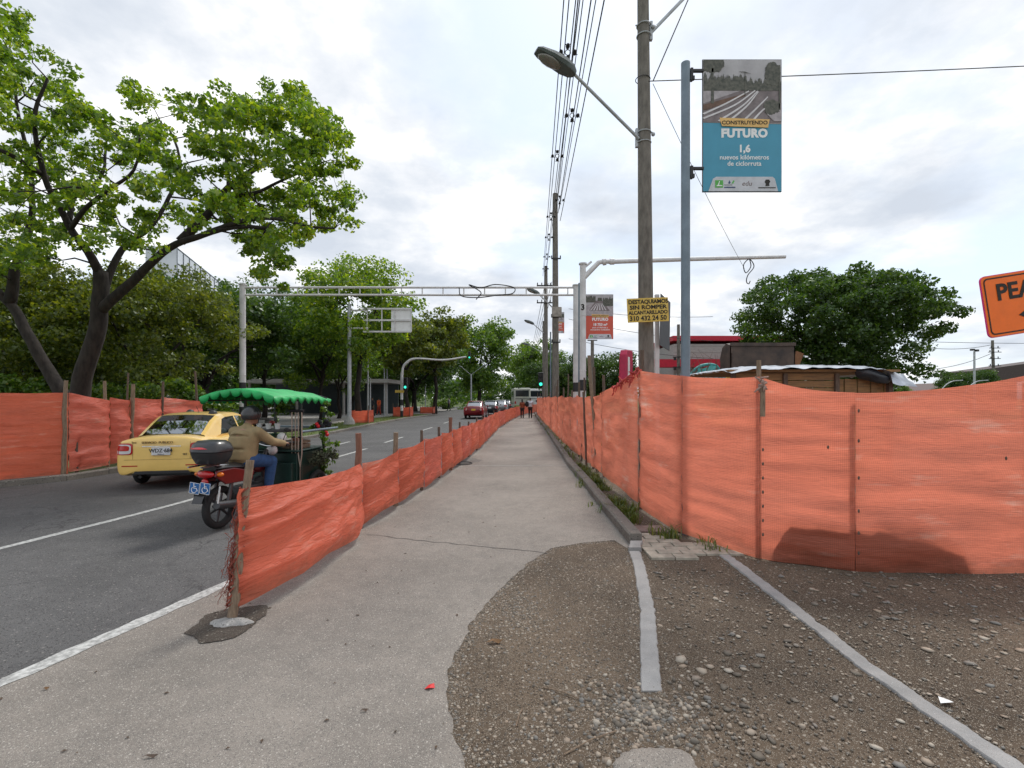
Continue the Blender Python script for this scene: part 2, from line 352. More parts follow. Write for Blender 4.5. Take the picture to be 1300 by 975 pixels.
# ------------------------------------------------------------------ materials
ASPH = ground_mat('asphalt', (0.098, 0.097, 0.098), (0.03, 0.03, 0.03), (0.2, 0.19, 0.18), 70, 0.22, 0.6, 0.85, 0.3, 200, cracks=0.8)
PATHM = ground_mat('worn_asphalt', (0.232, 0.208, 0.184), (0.13, 0.12, 0.11), (0.40, 0.37, 0.33), 110, 0.22, 0.55, 0.92, 0.4, 190)
SOIL = ground_mat('soil', (0.112, 0.083, 0.058), (0.04, 0.03, 0.022), (0.32, 0.28, 0.23), 60, 0.5, 1.0, 0.95, 0.42, 170)
SOILW = ground_mat('damp_soil', (0.075, 0.06, 0.048), (0.03, 0.024, 0.02), (0.22, 0.2, 0.17), 60, 0.3, 1.0, 0.8, 0.25, 150)
CONC = ground_mat('kerb_concrete', (0.36, 0.35, 0.335), (0.17, 0.165, 0.16), (0.5, 0.49, 0.47), 60, 0.2, 0.5, 0.9, 0.3, 180)
STRIP = ground_mat('strip_concrete', (0.33, 0.325, 0.32), (0.20, 0.19, 0.18), (0.42, 0.41, 0.40), 150, 0.3, 0.5, 0.9, 0.12, 300)
OLDK = ground_mat('old_kerb', (0.19, 0.175, 0.155), (0.08, 0.075, 0.07), (0.30, 0.28, 0.25), 40, 0.3, 0.6, 0.9, 0.3, 150)
PLAZA = ground_mat('plaza_concrete', (0.36, 0.345, 0.325), (0.2, 0.19, 0.18), (0.45, 0.44, 0.42), 12, 0.2, 0.3, 0.9, 0.2, 60)
GRASSG = mat('lawn', (0.06, 0.10, 0.025), 0.95, var=0.4, scale=1.2, bump=0.6, bscale=60, col2=(0.13, 0.155, 0.05))
PAINT = mat('road_paint', (0.55, 0.55, 0.53), 0.8, scale=26, col2=(0.24, 0.24, 0.23), stretch=(1, 1, 1), bump=0.3, bscale=120)
PAVER = mat('paver', (0.36, 0.32, 0.26), 0.9, scale=9, var=0.25, bump=0.5, bscale=90)
PAVERR = mat('paver_red', (0.22, 0.16, 0.14), 0.9, scale=9, var=0.3, bump=0.6, bscale=70)
STONEM = bpy.data.materials.new('stones'); STONEM.use_nodes = True
_nt = STONEM.node_tree; _g = N(_nt, 'ShaderNodeNewGeometry'); _r = N(_nt, 'ShaderNodeValToRGB'); _e = _r.color_ramp.elements
_e[0].color = (0.10, 0.085, 0.07, 1); _e[1].color = (0.40, 0.36, 0.30, 1); _k = _e.new(0.3); _k.color = (0.16, 0.135, 0.105, 1); _k = _e.new(0.55); _k.color = (0.19, 0.18, 0.165, 1); _k = _e.new(0.72); _k.color = (0.30, 0.23, 0.17, 1)
link(_nt, _g.outputs['Random Per Island'], _r.inputs[0]); link(_nt, _r.outputs[0], _nt.nodes['Principled BSDF'].inputs['Base Color']); _nt.nodes['Principled BSDF'].inputs['Roughness'].default_value = 0.85
WOOD = mat('weathered_wood', (0.16, 0.11, 0.075), 0.85, scale=14, col2=(0.30, 0.22, 0.15), bump=0.8, bscale=30, stretch=(6, 6, 0.7))
WOODR = mat('stained_wood', (0.17, 0.07, 0.045), 0.85, scale=14, col2=(0.26, 0.12, 0.08), bump=0.8, bscale=30, stretch=(6, 6, 0.7))
WOODD = mat('dark_wood', (0.09, 0.065, 0.05), 0.9, scale=14, col2=(0.17, 0.12, 0.09), bump=0.8, bscale=30, stretch=(6, 6, 0.7))
NETR = net_mat('orange_netting', (0.98, 0.30, 0.19), (1.0, 0.62, 0.50), 0.62, 0.08, 1.6, crease=0.45)
NETL = net_mat('orange_sacking', (0.97, 0.225, 0.13), (1.0, 0.52, 0.40), 0.52, 0.0, 3.2, 1.5)
NETF = net_mat('faded_sacking', (0.93, 0.22, 0.15), (0.98, 0.54, 0.44), 0.5, 0.0, 3.2, 0.8)
CPOLE = mat('concrete_pole', (0.12, 0.108, 0.094), 0.9, scale=7, col2=(0.21, 0.19, 0.165), bump=0.5, bscale=60, stretch=(2, 2, 0.6))
GALV = mat('galvanised', (0.42, 0.44, 0.46), 0.55, 0.3, scale=5, var=0.15)
BPOLE = mat('bluegrey_pole', (0.17, 0.215, 0.26), 0.5, 0.25, scale=4, var=0.15)
WPOLE = mat('white_pole', (0.62, 0.61, 0.61), 0.55, scale=3, var=0.12)
BLACK = mat('black_paint', (0.018, 0.018, 0.02), 0.5)
RUB = mat('rubber', (0.016, 0.016, 0.017), 0.8, bump=0.2)
CHROME = mat('bare_metal', (0.62, 0.62, 0.63), 0.25, 0.95, var=0.05)
RIMM = mat('alloy', (0.55, 0.56, 0.58), 0.35, 0.7, var=0.05)
BARK = mat('bark', (0.012, 0.009, 0.008), 0.95, scale=5, col2=(0.036, 0.029, 0.024), bump=1.0, bscale=14, stretch=(2, 2, 0.6))
CABLE = mat('cable', (0.02, 0.02, 0.022), 0.6)
WHITEP = mat('white_plate', (0.75, 0.75, 0.74), 0.5, var=0.05)
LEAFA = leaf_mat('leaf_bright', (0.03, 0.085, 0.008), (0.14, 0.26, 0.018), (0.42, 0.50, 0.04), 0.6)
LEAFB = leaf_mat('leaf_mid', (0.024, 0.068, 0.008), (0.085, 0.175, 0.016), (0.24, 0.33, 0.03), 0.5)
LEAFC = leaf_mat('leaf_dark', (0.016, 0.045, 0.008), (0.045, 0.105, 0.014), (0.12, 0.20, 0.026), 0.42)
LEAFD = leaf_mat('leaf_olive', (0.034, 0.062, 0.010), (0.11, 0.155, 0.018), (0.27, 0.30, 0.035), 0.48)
GRASS = leaf_mat('grass_blade', (0.04, 0.075, 0.012), (0.11, 0.16, 0.03), (0.25, 0.24, 0.08), 0.4)

# ------------------------------------------------------------------ the ground, in sheets
struct(poly_sheet('ground', [(-900, -60), (900, -60), (900, 2500), (-900, 2500)], -0.03, GRASSG))
soil_o = struct(poly_sheet('bare_soil', [(0.3, -1.5), (40, -1.5), (40, 60), (1.5, 60)], 0.0, SOIL))
# the road: dark asphalt to the left kerb
LK = [(-14.5, 4.2), (-12, 6.9), (-9.35, 10.15), (-9.1, 12), (-8.9, 16), (-8.6, 21.5), (-8.8, 30), (-8.7, 40), (-7.6, 48.8)]
road = LK + [(-8.6, 50.5), (-30, 54), (-30, 66), (-9, 64), (-7, 80), (-10, 160), (6, 160), (7, 70), (3, 50), (1.7, 30), (1.3, 20), (0.2, 6.2), (-0.7, 4.0), (-0.9, -2), (-14.5, -2)]
struct(poly_sheet('road', road, 0.004, ASPH))
FB = [(-2.19, 3.77), (-2.04, 6.43), (-1.88, 7.8), (-1.70, 9.1), (-1.58, 10.5), (-1.48, 11.6), (-1.40, 12.9), (-1.27, 14.2), (-1.17, 16), (-1.1, 18), (-1.0, 20.5),
      (-0.9, 24), (-0.8, 27.5), (-0.5, 31), (-0.18, 36), (0.27, 41), (0.9, 47), (1.9, 52), (3.1, 56)]
KR = [(1.40, 5.75), (1.40, 7.2), (1.42, 9), (1.43, 12.4), (1.58, 18), (1.85, 28), (2.15, 43), (2.6, 56)]   # outer (path) side of the raised kerb
dirt_edge = [G(*p) for p in ((778, 687), (740, 690), (700, 697), (672, 715), (650, 735), (622, 762), (598, 792), (580, 825), (569, 852), (566, 880), (570, 915), (580, 945), (592, 975), (600, 1010))]
random.seed(3)
de = []
for p in resample(dirt_edge, 0.05):
    n = mnoise.noise(Vector((p.x * 7, p.y * 7, 0))) * 0.035 + mnoise.noise(Vector((p.x * 25, p.y * 25, 3))) * 0.018
    de.append((p.x + n, p.y + n * 0.5))
pathp = [(-3.93, -1.0), (-3.93, 0.1), (-3.08, 3.0), (-2.60, 4.7), (-2.36, 5.9)] + [(x - 0.12, y) for x, y in FB[2:]] + [(2.55, 56)] + [(x + 0.05, y) for x, y in KR[::-1]] + [(1.33, 5.6)] + de + [(-0.2, -1.0)]
struct(poly_sheet('footpath', pathp, 0.010, PATHM))
dirtp = [(x - 0.01, y) for x, y in de] + [(0.5, 0.4), (1.05, 2.6), (1.45, 5.6)]
struct(poly_sheet('dirt_patch', [(1.44, 5.75)] + dirtp[1:len(de)] + [(-0.1, 1.0), (0.9, 1.0), (1.05, 2.6), (1.5, 5.7)], 0.006, SOIL))
# lane lines
mb = MB(); rg = random.Random(5)
ribbon(mb, [Vector((p.x, p.y)) for p in resample([(-4.35, -1, 0), (-3.96, 0, 0), (-3.12, 2.94, 0), (-2.68, 4.48, 0), (-2.42, 5.6, 0), (-2.2, 7.2, 0), (-2.05, 9, 0)], 0.12)], 0.125, 0.0135, 0.012, rg)
struct(mb.build('lane_line', PAINT))
mb = MB(); ribbon(mb, [Vector((p.x, p.y)) for p in resample(smoothline([(-6.9, 0.5, 0), (-6.38, 2.8, 0), (-5.92, 5.6, 0), (-5.46, 8.53, 0), (-5.2, 13.3, 0), (-4.98, 16.6, 0)]), 0.15)], 0.11, 0.008, 0.006, rg)
for a, b in (((-4.95, 18.8), (-4.85, 21.5)), ((-4.8, 25.5), (-4.7, 28.5)), ((-4.65, 33), (-4.6, 36)), ((-6.5, 17.8), (-6.45, 19.2))):
    ribbon(mb, [Vector(a), Vector(b)], 0.11, 0.008)
struct(mb.build('lane_line', PAINT))
mb = MB(); ribbon(mb, [Vector((-1.1, 12.35)), Vector((0.2, 12.4)), Vector((1.38, 12.45))], 0.03, 0.014); struct(mb.build('lane_line', PAINT))
# a crack and a joint across the path, oily stains
DKST = mat('dark_stain', (0.10, 0.09, 0.08), 0.9, scale=9, col2=(0.17, 0.155, 0.14))
mb = MB(); c0 = resample([G(466, 680), G(520, 686), G(600, 694), G(695, 703)], 0.06)
ribbon(mb, [Vector((p.x, p.y + mnoise.noise(p * 6) * 0.05)) for p in c0], 0.016, 0.0135, 0.006, rg); struct(mb.build('path_crack', DKST))
def blob(cx, cy, rx, ry, seed, n=70, amp=0.25):
    out = []
    for i in range(n):
        t = 2 * math.pi * i / n; k = 1 + amp * mnoise.noise(Vector((math.cos(t) * 1.6 + seed, math.sin(t) * 1.6, seed))) * 1.6 + amp * 0.4 * mnoise.noise(Vector((math.cos(t) * 6, math.sin(t) * 6, seed)))
        out.append((cx + math.cos(t) * rx * k, cy + math.sin(t) * ry * k))
    return out
p = G(293, 792); struct(poly_sheet('damp_patch', blob(p.x, p.y, 0.27, 0.27, 4.0), 0.017, SOILW))
mb = MB(); bl = blob(p.x + 0.03, p.y - 0.02, 0.15, 0.07, 9.2, 40, 0.3); P = []
for k, (s_, z) in enumerate(((1, 0.018), (0.86, 0.034), (0.5, 0.045), (0.01, 0.05))):
    P.append([(p.x + 0.03 + (x - p.x - 0.03) * s_, p.y - 0.02 + (y - p.y + 0.02) * s_, z + 0.006 * mnoise.noise(Vector((x * 20, y * 20, s_)))) for x, y in bl + bl[:1]])
tag(mb.grid(P).build('cement_footing', CONC, smooth=True), 'rough lump of cement around the foot of the nearest leaning post', 'cement')
for i, (px, py, rx, ry) in enumerate(((603, 585, 0.32, 0.5), (583, 592, 0.2, 0.25))):
    g = G(px - 8, py); struct(poly_sheet('road_stain', blob(g.x, g.y, rx, ry, 2.0 + i), 0.0135 + i * 0.002, DKST))
g = G(583, 589)
mb = MB(); mb.cyl((0, 0, 0), (0, 0, 0.012), 0.3, 32); mc = empty('manhole_cover', (g.x, g.y, 0.012), 0, 'round dark iron cover in the path beside the fence, beyond the fourth post', 'manhole cover')
mb.build('lid', mat('cast_iron', (0.05, 0.047, 0.045), 0.7, 0.5, bump=0.5), mc, bevel=0.003); mb = MB(); mb.ring((0, 0, 0.006), (0, 0, 1), 0.335, 0.016, 32, 6); mb.build('frame', MATS['cast_iron'], mc, smooth=True)

rs_ = random.Random(61)
mb = MB()
for i in range(110):
    x, y = rs_.uniform(-3.0, 1.0), 1.9 + 10 * rs_.random() ** 1.5; l = rs_.uniform(.006, .02); a = rs_.uniform(0, 6.28); c_, s2_ = math.cos(a) * l, math.sin(a) * l
    mb.add([(x - c_, y - s2_, .013), (x + s2_ * .5, y - c_ * .5, .018), (x + c_, y + s2_, .014), (x - s2_ * .5, y + c_ * .5, .019)], [(0, 1, 2, 3)])
tag(mb.build('leaf_litter', mat('litter_brown', (.09, .06, .04), .9, var=.4, scale=40)), kind='stuff')
# kerbs
def kerb(name, pts, w, h, m, step=0.5, drop=None, jit=0.006):
    """row of kerb stones with joints, one mesh"""
    mb = MB(); P = resample([(*p, 0) for p in pts], step); rg = random.Random(len(pts))
    for a, b in zip(P[:-1], P[1:]):
        t = (b - a).normalized(); n = Vector((t.y, -t.x, 0)); g = t * 0.006; j = rg.uniform(-jit, jit); hh = h + rg.uniform(-jit, jit)
        c = 0.02
        prof = [(0, -0.1), (0, hh - c), (c, hh), (w, hh), (w, -0.1)]
        A = [a + g + n * (x + j) + Vector((0, 0, z)) for x, z in prof]; B = [b - g + n * (x + j) + Vector((0, 0, z)) for x, z in prof]
        k = len(prof); mb.add(A + B, [tuple(range(k)), tuple(range(2 * k - 1, k - 1, -1))] + [(i, i + 1, i + 1 + k, i + k) for i in range(k - 1)])
    return mb.build(name, m)
struct(kerb('kerb', KR, 0.15, 0.13, OLDK, 0.8))
struct(kerb('kerb', [(x, y) for x, y in LK[::-1]], 0.16, 0.13, OLDK, 0.9))
def rough_strip(name, pts, w, h, seed, m):
    """worn, half buried kerb strip"""
    rg = random.Random(seed); P = []
    for p in resample(pts, 0.02):
        j = mnoise.noise(Vector((p.x * 9, p.y * 9, seed))) * 0.012; k = mnoise.noise(Vector((p.y * 14, p.x, seed + 7))) * 0.012
        j += mnoise.noise(Vector((p.x * 40, p.y * 40, seed))) * 0.007; k += mnoise.noise(Vector((p.x * 38, p.y * 38, seed + 5))) * 0.008; z = h + mnoise.noise(Vector((p.x * 5, p.y * 5, seed + 2))) * 0.010
        wl = w / 2 + j; wr = w / 2 + k
        P.append([(p.x - wl, p.y, -0.03), (p.x - wl + 0.002, p.y, z - 0.008), (p.x - wl + 0.008, p.y, z), (p.x, p.y, z + 0.001), (p.x + wr - 0.008, p.y, z), (p.x + wr - 0.002, p.y, z - 0.008), (p.x + wr, p.y, -0.03)])
    mb = MB(); mb.grid(P)
    for row in (P[0], P[-1]): mb.add(row, [tuple(range(len(row)))])
    return mb.build(name, m, smooth='auto')
a, b, c, d = G(827, 880), G(822, 775), G(812, 720), G(806, 702)
struct(rough_strip('kerb', [a, b, c, d], 0.125, 0.018, 1, STRIP))
s0 = struct(rough_strip('kerb', [d + Vector((-0.0, 0.02, 0)), Vector((1.475, 5.72, 0))], 0.15, 0.06, 4, STRIP))
struct(rough_strip('kerb', [(2.40, 0.8, 0), (2.36, 2.3, 0), (2.30, 3.16, 0), (2.34, 4.4, 0), (2.36, 5.6, 0)], 0.12, 0.016, 2, STRIP))
g = G(838, 985); mb = MB(); bl = blob(g.x, g.y, 0.21, 0.19, 3.3, 60, 0.2); P = []
for s_, z in ((1, -0.01), (0.97, 0.012), (0.85, 0.022), (0.4, 0.026), (0.01, 0.026)):
    P.append([(g.x + (x - g.x) * s_, g.y + (y - g.y) * s_, z + 0.004 * mnoise.noise(Vector((x * 15, y * 15, 0)))) for x, y in bl + bl[:1]])
tag(mb.grid(P).build('concrete_slab', PATHM, smooth=True), 'broken rounded piece of concrete lying in the dirt at the very bottom of the picture', 'concrete')
# block paving patch
mb = MB(); mb.mi = 0; rg = random.Random(8)
def brk(x, y, w, l, h=0.03, red=False):
    mb.mi = 1 if red else 0
    c = 0.008; z0 = -0.03
    q = [(x - w / 2, y - l / 2), (x + w / 2, y - l / 2), (x + w / 2, y + l / 2), (x - w / 2, y + l / 2)]
    vs = [(a, b, z0) for a, b in q] + [(a, b, h - c * 0.5) for a, b in q] + [(a + (c if a < x else -c), b + (c if b < y else -c), h) for a, b in q]
    mb.add(vs, [(0, 1, 5, 4), (1, 2, 6, 5), (2, 3, 7, 6), (3, 0, 4, 7), (4, 5, 9, 8), (5, 6, 10, 9), (6, 7, 11, 10), (7, 4, 8, 11), (8, 9, 10, 11)])
rows = [(5.28, 2), (5.42, 4), (5.56, 3), (5.70, 3), (5.84, 2), (5.98, 1), (6.12, 1)]
for i, (y, n) in enumerate(rows):
    x = 1.50 + (0.13 if i % 2 else 0.0)
    if i % 2: brk(1.50 + 0.065, y, 0.115, 0.13, 0.026 + rg.uniform(-.003, .003))
    for k in range(n): brk(x + 0.13 + k * 0.262, y + rg.uniform(-.004, .004), 0.25, 0.13, 0.027 + rg.uniform(-.005, .005))
brk(1.80, 6.38, 0.46, 0.30, 0.03, True); brk(1.6, 6.66, 0.2, 0.16, 0.028)
o = struct(mb.build('paving', [PAVER, PAVERR]))

# ------------------------------------------------------------------ gravel, stones, litter
def scatter_stones(name, specs, m, seed=1):
    """specs: list of (x, y, size, flat) -> one mesh of lumpy stones"""
    rng = np.random.default_rng(seed)
    bm = bmesh.new(); bmesh.ops.create_icosphere(bm, subdivisions=1, radius=1); bv = np.array([v.co[:] for v in bm.verts]); bf = np.array([[v.index for v in f.verts] for f in bm.faces]); bm.free()
    S = np.array(specs); n = len(S); nv = len(bv)
    V = bv[None] * (1 + rng.uniform(-0.28, 0.28, (n, nv, 1)))
    sc3 = np.stack([S[:, 2] * rng.uniform(0.7, 1.3, n), S[:, 2] * rng.uniform(0.6, 1.1, n), S[:, 2] * S[:, 3]], 1)
    V = V * sc3[:, None, :]; th = rng.uniform(0, 2 * np.pi, n); c, s_ = np.cos(th)[:, None], np.sin(th)[:, None]
    X = V[..., 0] * c - V[..., 1] * s_; Y = V[..., 0] * s_ + V[..., 1] * c
    Z = V[..., 2] + (sc3[:, 2] * rng.uniform(-0.45, 0.35, n))[:, None] + 0.006
    V = np.stack([X + S[:, 0:1], Y + S[:, 1:2], Z], 2).reshape(-1, 3)
    Fc = (bf[None] + (np.arange(n) * nv)[:, None, None]).reshape(-1, 3)
    me = bpy.data.meshes.new(name); me.vertices.add(len(V)); me.vertices.foreach_set('co', V.ravel()); me.loops.add(Fc.size); me.loops.foreach_set('vertex_index', Fc.ravel().astype(np.int32))
    me.polygons.add(len(Fc)); me.polygons.foreach_set('loop_start', np.arange(0, Fc.size, 3, dtype=np.int32)); me.update(calc_edges=True); me.materials.append(m)
    me.polygons.foreach_set('use_smooth', [True] * len(Fc))
    o = bpy.data.objects.new(name, me); COL.objects.link(o); return o
rg = random.Random(11); sp = []
def inpatch(x, y):   # left dirt patch between the path and the kerb strip
    if y < 1.0 or y > 5.6: return False
    e = min(de, key=lambda q: abs(q[1] - y)); xr = 0.82 + (y - 2.87) * 0.19
    return e[0] + 0.02 < x < xr
for i in range(15000):
    y = rg.uniform(1.2, 5.6); x = rg.uniform(-0.6, 1.5)
    if inpatch(x, y):
        d = mnoise.noise(Vector((x * 2.3, y * 2.3, 0))) + 0.15
        if rg.random() < 0.45 + d: sp.append((x, y, 0.0035 + 0.008 * rg.random() ** 3, rg.uniform(0.5, 0.9)))
for i in range(22000):
    y = 1.2 + 4.2 * rg.random() ** 1.3; x = rg.uniform(0.8, 5.2)
    if x < 0.98 + (y - 2.87) * 0.19 or abs(x - 2.35) < 0.08 or (y > 5.15 and x < 2.3): continue
    if rg.random() < 0.5 + mnoise.noise(Vector((x * 1.5, y * 1.5, 5))) * 0.9: sp.append((x, y, 0.0028 + 0.012 * rg.random() ** 5, rg.uniform(0.25, 0.6)))
for i in range(700):     # larger flat stones pressed into the soil
    y = 1.4 + 3.5 * rg.random(); x = rg.uniform(1.0, 5.0)
    if x < 1.0 + (y - 2.87) * 0.19 or abs(x - 2.35) < 0.1: continue
    sp.append((x, y, 0.012 + 0.026 * rg.random() ** 2, rg.uniform(0.15, 0.3)))
for i in range(1500):     # grit washed against the concrete strips
    y = rg.uniform(1.5, 5.5); u = abs(rg.gauss(0, .02)) * rg.choice((-1, 1))
    x = (2.335 + (.06 if u > 0 else -.06) + u + .02 * math.sin(y)) if i % 2 else 0.885 + (max(y, 2.9) - 2.87) * 0.185 + (.075 if u > 0 else -.055) + u
    sp.append((x, y, .003 + .007 * rg.random() ** 2, .6))
for i in range(2600):     # crumbs along the torn edge of the path
    q = de[rg.randrange(len(de))]; sp.append((q[0] + abs(rg.gauss(0, .05)) * rg.choice((-.7, 1, 1, 1)), q[1] + rg.gauss(0, .03), 0.003 + 0.008 * rg.random() ** 3, 0.6))
g0 = G(815, 905)         # loose pile where the kerb strip ends
for i in range(2600):
    r = abs(rg.gauss(0, 0.27)); t = rg.uniform(0, 6.283); x, y = g0.x + r * math.cos(t) * 1.3, g0.y + r * math.sin(t) * 0.9
    sp.append((x, y, 0.004 + 0.017 * rg.random() ** 3.5, rg.uniform(0.5, 0.9)))
g0 = G(655, 775)
for i in range(1200):
    sp.append((g0.x + rg.gauss(0, 0.13), g0.y + rg.gauss(0, 0.25), 0.004 + 0.007 * rg.random() ** 2, 0.7))
for px, py, r in ((865, 838, .05), (890, 852, .038), (770, 968, .03), (930, 806, .032), (838, 795, .025), (1000, 815, .03)):
    g = G(px, py); sp.append((g.x, g.y, r, 0.3))
tag(scatter_stones('gravel', sp, STONEM, 2), kind='stuff')
sp = []
for i in range(260):
    y = rg.uniform(1.9, 8); x = rg.uniform(-3.2, 1.1); sp.append((x, y, 0.003 + 0.004 * rg.random() ** 2, 0.6))
tag(scatter_stones('grit', sp, STONEM, 5), kind='stuff')
def litter(name, px, py, pts, m, label, cat, z=0.012, bend=0.012):
    g = G(px, py); mb = MB(); n = len(pts)
    mb.add([(x, y, z + bend * (i % 2) + 0.002) for i, (x, y) in enumerate(pts)] + [(0, 0, z + bend * 1.4)], [(i, (i + 1) % n, n) for i in range(n)])
    return tag(mb.build(name, m, loc=(g.x, g.y, 0)), label, cat)
litter('wrapper', 548, 875, [(-.04, -.02), (-.01, -.03), (.02, -.01), (.012, .02), (-.02, .025)], mat('red_foil', (0.65, 0.03, 0.03), 0.4), 'crumpled red sweet wrapper lying on the pale path', 'wrapper')
litter('wrapper', 1198, 893, [(-.035, -.02), (.03, -.03), (.04, .01), (-.01, .025)], WHITEP, 'small white scrap lying on the dirt right of the thin concrete strip', 'wrapper')
def leafpts(w=.03, l=.05): return [(-l, 0), (-l * .3, -w * .5), (l * .5, -w * .4), (l, 0.005), (l * .4, w * .5), (-l * .4, w * .4)]
DLEAF = mat('dry_leaf', (0.20, 0.11, 0.05), 0.8, var=0.4, scale=30); 
litter('dead_leaf', 628, 818, leafpts(.035, .06), DLEAF, 'dry tan leaf curled on the gravelly dirt near the edge of the path', 'leaf', bend=.02)
litter('dead_leaf', 462, 906, leafpts(.012, .025), WOODD, 'small dark leaf on the pale path left of the red wrapper', 'leaf')
litter('dead_leaf', 190, 965, leafpts(.012, .04), WOODD, 'thin dark leaf on the path at the lower left edge of the picture', 'leaf')
litter('dead_leaf', 58, 878, leafpts(.015, .02), DLEAF, 'small reddish leaf just below the near white lane line', 'leaf')
for a, b, lab in (((716, 961), (783, 931), 'long straw coloured twig lying on the dirt left of the stone pile'), ((690, 875), (742, 893), 'thin brown twig on the dark dirt beside the kerb strip'), ((655, 925), (663, 903), 'short pale straw upright in the picture on the dirt patch')):
    A, B = G(*a), G(*b); mb = MB(); m_ = (A + B) / 2; d = (B - A) / 2; mb.tube([-d + Vector((0, 0, .012)), Vector((0, .01, .02)), d + Vector((0, 0, .014))], 0.0035, 5)
    tag(mb.build('twig', WOOD, loc=(m_.x, m_.y, 0)), lab, 'twig')

# ------------------------------------------------------------------ grass
def blades(name, spots, m, seed=1):
    """spots: (x, y, z, height, n) clumps of curved blades in one mesh"""
    rg = random.Random(seed); vs = []; fs = []
    for x, y, z, h, n, sp_ in spots:
        for i in range(n):
            bx, by = x + rg.gauss(0, sp_), y + rg.gauss(0, sp_); a = rg.uniform(0, 6.283); hh = h * rg.uniform(0.4, 1.1); l = hh * rg.uniform(0.2, 0.9); w = rg.uniform(0.003, 0.007) * (1 + h * 3)
            dx, dy = math.cos(a), math.sin(a); nx, ny = -dy * w, dx * w; o = len(vs)
            vs += [(bx - nx, by - ny, z), (bx + nx, by + ny, z), (bx + dx * l * .4 - nx * .8, by + dy * l * .4 - ny * .8, z + hh * .65), (bx + dx * l * .4 + nx * .8, by + dy * l * .4 + ny * .8, z + hh * .65), (bx + dx * l, by + dy * l, z + hh * 0.85)]
            fs += [(o, o + 1, o + 3, o + 2), (o + 2, o + 3, o + 4)]
    me = bpy.data.meshes.new(name); me.from_pydata(vs, [], fs); me.materials.append(m); o = bpy.data.objects.new(name, me); COL.objects.link(o)
    return tag(o, kind='stuff')
rg = random.Random(21); sp = []
for x, y, n in ((1.65, 6.9, 60), (1.72, 7.25, 90), (1.65, 7.5, 90), (1.7, 7.8, 60), (1.65, 9.0, 60), (1.62, 9.6, 90), (1.66, 10.2, 90), (1.62, 10.8, 90), (1.68, 11.4, 60), (1.64, 12.2, 40), (1.36, 9.6, 14), (1.37, 7.6, 10), (1.95, 5.95, 30), (2.3, 5.75, 20)):
    for k in range(5): sp.append((x + rg.uniform(-.12, .12), y + rg.uniform(-.28, .28), 0.0, rg.uniform(.10, .22), n // 2, 0.05))
for i in range(50):
    y = rg.uniform(13, 45); x = 1.62 + (y - 13) * 0.02; sp.append((x + rg.uniform(-.1, .2), y, 0.05, 0.2, 10, 0.08))
blades('grass', sp, GRASS, 3)
# verge soil strip between kerb and right fence
struct(poly_sheet('verge', [(1.52, 6.5), (1.56, 12.4), (1.7, 18), (1.98, 28), (2.3, 43), (3.4, 56), (5, 56), (2.6, 28), (2.6, 10), (2.3, 6.2)], 0.02, SOIL))
# left island: lawn and plaza behind the kerb
struct(poly_sheet('lawn', [(-14.6, 4.4), (-12.1, 7.05), (-9.5, 10.2), (-9.25, 12), (-9.05, 16), (-8.75, 21.5), (-8.95, 30), (-8.85, 40), (-7.7, 48.6), (-9.6, 48.4), (-11.2, 40), (-11.6, 30), (-11.2, 22), (-13.5, 21), (-14.5, 30), (-30, 33), (-60, 20), (-60, 4.4)], 0.10, GRASSG))
struct(poly_sheet('plaza', [(-11.15, 22), (-11.55, 30), (-11.15, 40), (-9.55, 48.4), (-12, 50.3), (-60, 60), (-60, 26), (-30, 33.02), (-14.5, 30.02), (-13.5, 21.02)], 0.104, PLAZA))
struct(poly_sheet('plaza', [(-60, 66), (-9, 64), (-7, 80), (-8, 92), (-60, 95)], 0.05, PLAZA))
sp = []
for i in range(900):
    y = rg.uniform(18, 48); k = (y - 18) / 30; x = rg.uniform(-11.3, -9.0) + (0.0 if y < 40 else (y - 40) * 0.12); sp.append((x, y, 0.1, rg.uniform(.06, .14), 9, 0.14))
for i in range(500): sp.append((rg.uniform(-14, -9.6), rg.uniform(16, 22), 0.1, rg.uniform(.06, .13), 9, 0.16))
blades('grass', sp, GRASS, 4)

# ------------------------------------------------------------------ trees
def leaf_cloud(name, cl, per, size, m, parent, seed=1, flat=0.6, up=0.5):
    """cl: clusters (x,y,z,r); leaf-sized folded quads spread through each clump, denser to its skin"""
    rng = np.random.default_rng(seed); C_ = np.array(cl, float); n = len(C_) * per; idx = np.repeat(np.arange(len(C_)), per)
    d = rng.normal(size=(n, 3)); d /= np.linalg.norm(d, axis=1, keepdims=True); rad = rng.uniform(0.15, 1, n) ** 0.6
    P = C_[idx, :3] + d * (rad * C_[idx, 3])[:, None] * np.array([1, 1, flat])
    nrm = rng.normal(size=(n, 3)) * 0.75 + d * 0.5; nrm[:, 2] += up; nrm /= np.linalg.norm(nrm, axis=1, keepdims=True)
    t = rng.normal(size=(n, 3)); t[:, 2] -= 0.4; t -= nrm * (t * nrm).sum(1, keepdims=True); t /= np.linalg.norm(t, axis=1, keepdims=True)
    b = np.cross(nrm, t); s = (size * rng.uniform(0.6, 1.35, n))[:, None]
    V = np.stack([P - t * s * 0.5, P + b * s * 0.36 + nrm * s * 0.10 - t * s * 0.05, P + t * s * 0.55 - nrm * s * 0.08, P - b * s * 0.36 + nrm * s * 0.10 - t * s * 0.05], 1).reshape(-1, 3)
    me = bpy.data.meshes.new(name); me.vertices.add(4 * n); me.vertices.foreach_set('co', V.ravel()); me.loops.add(4 * n)
    me.loops.foreach_set('vertex_index', np.arange(4 * n, dtype=np.int32)); me.polygons.add(n); me.polygons.foreach_set('loop_start', np.arange(0, 4 * n, 4, dtype=np.int32))
    me.update(calc_edges=True); me.materials.append(m); o = bpy.data.objects.new(name, me); COL.objects.link(o)
    if parent: o.parent = parent
    return o
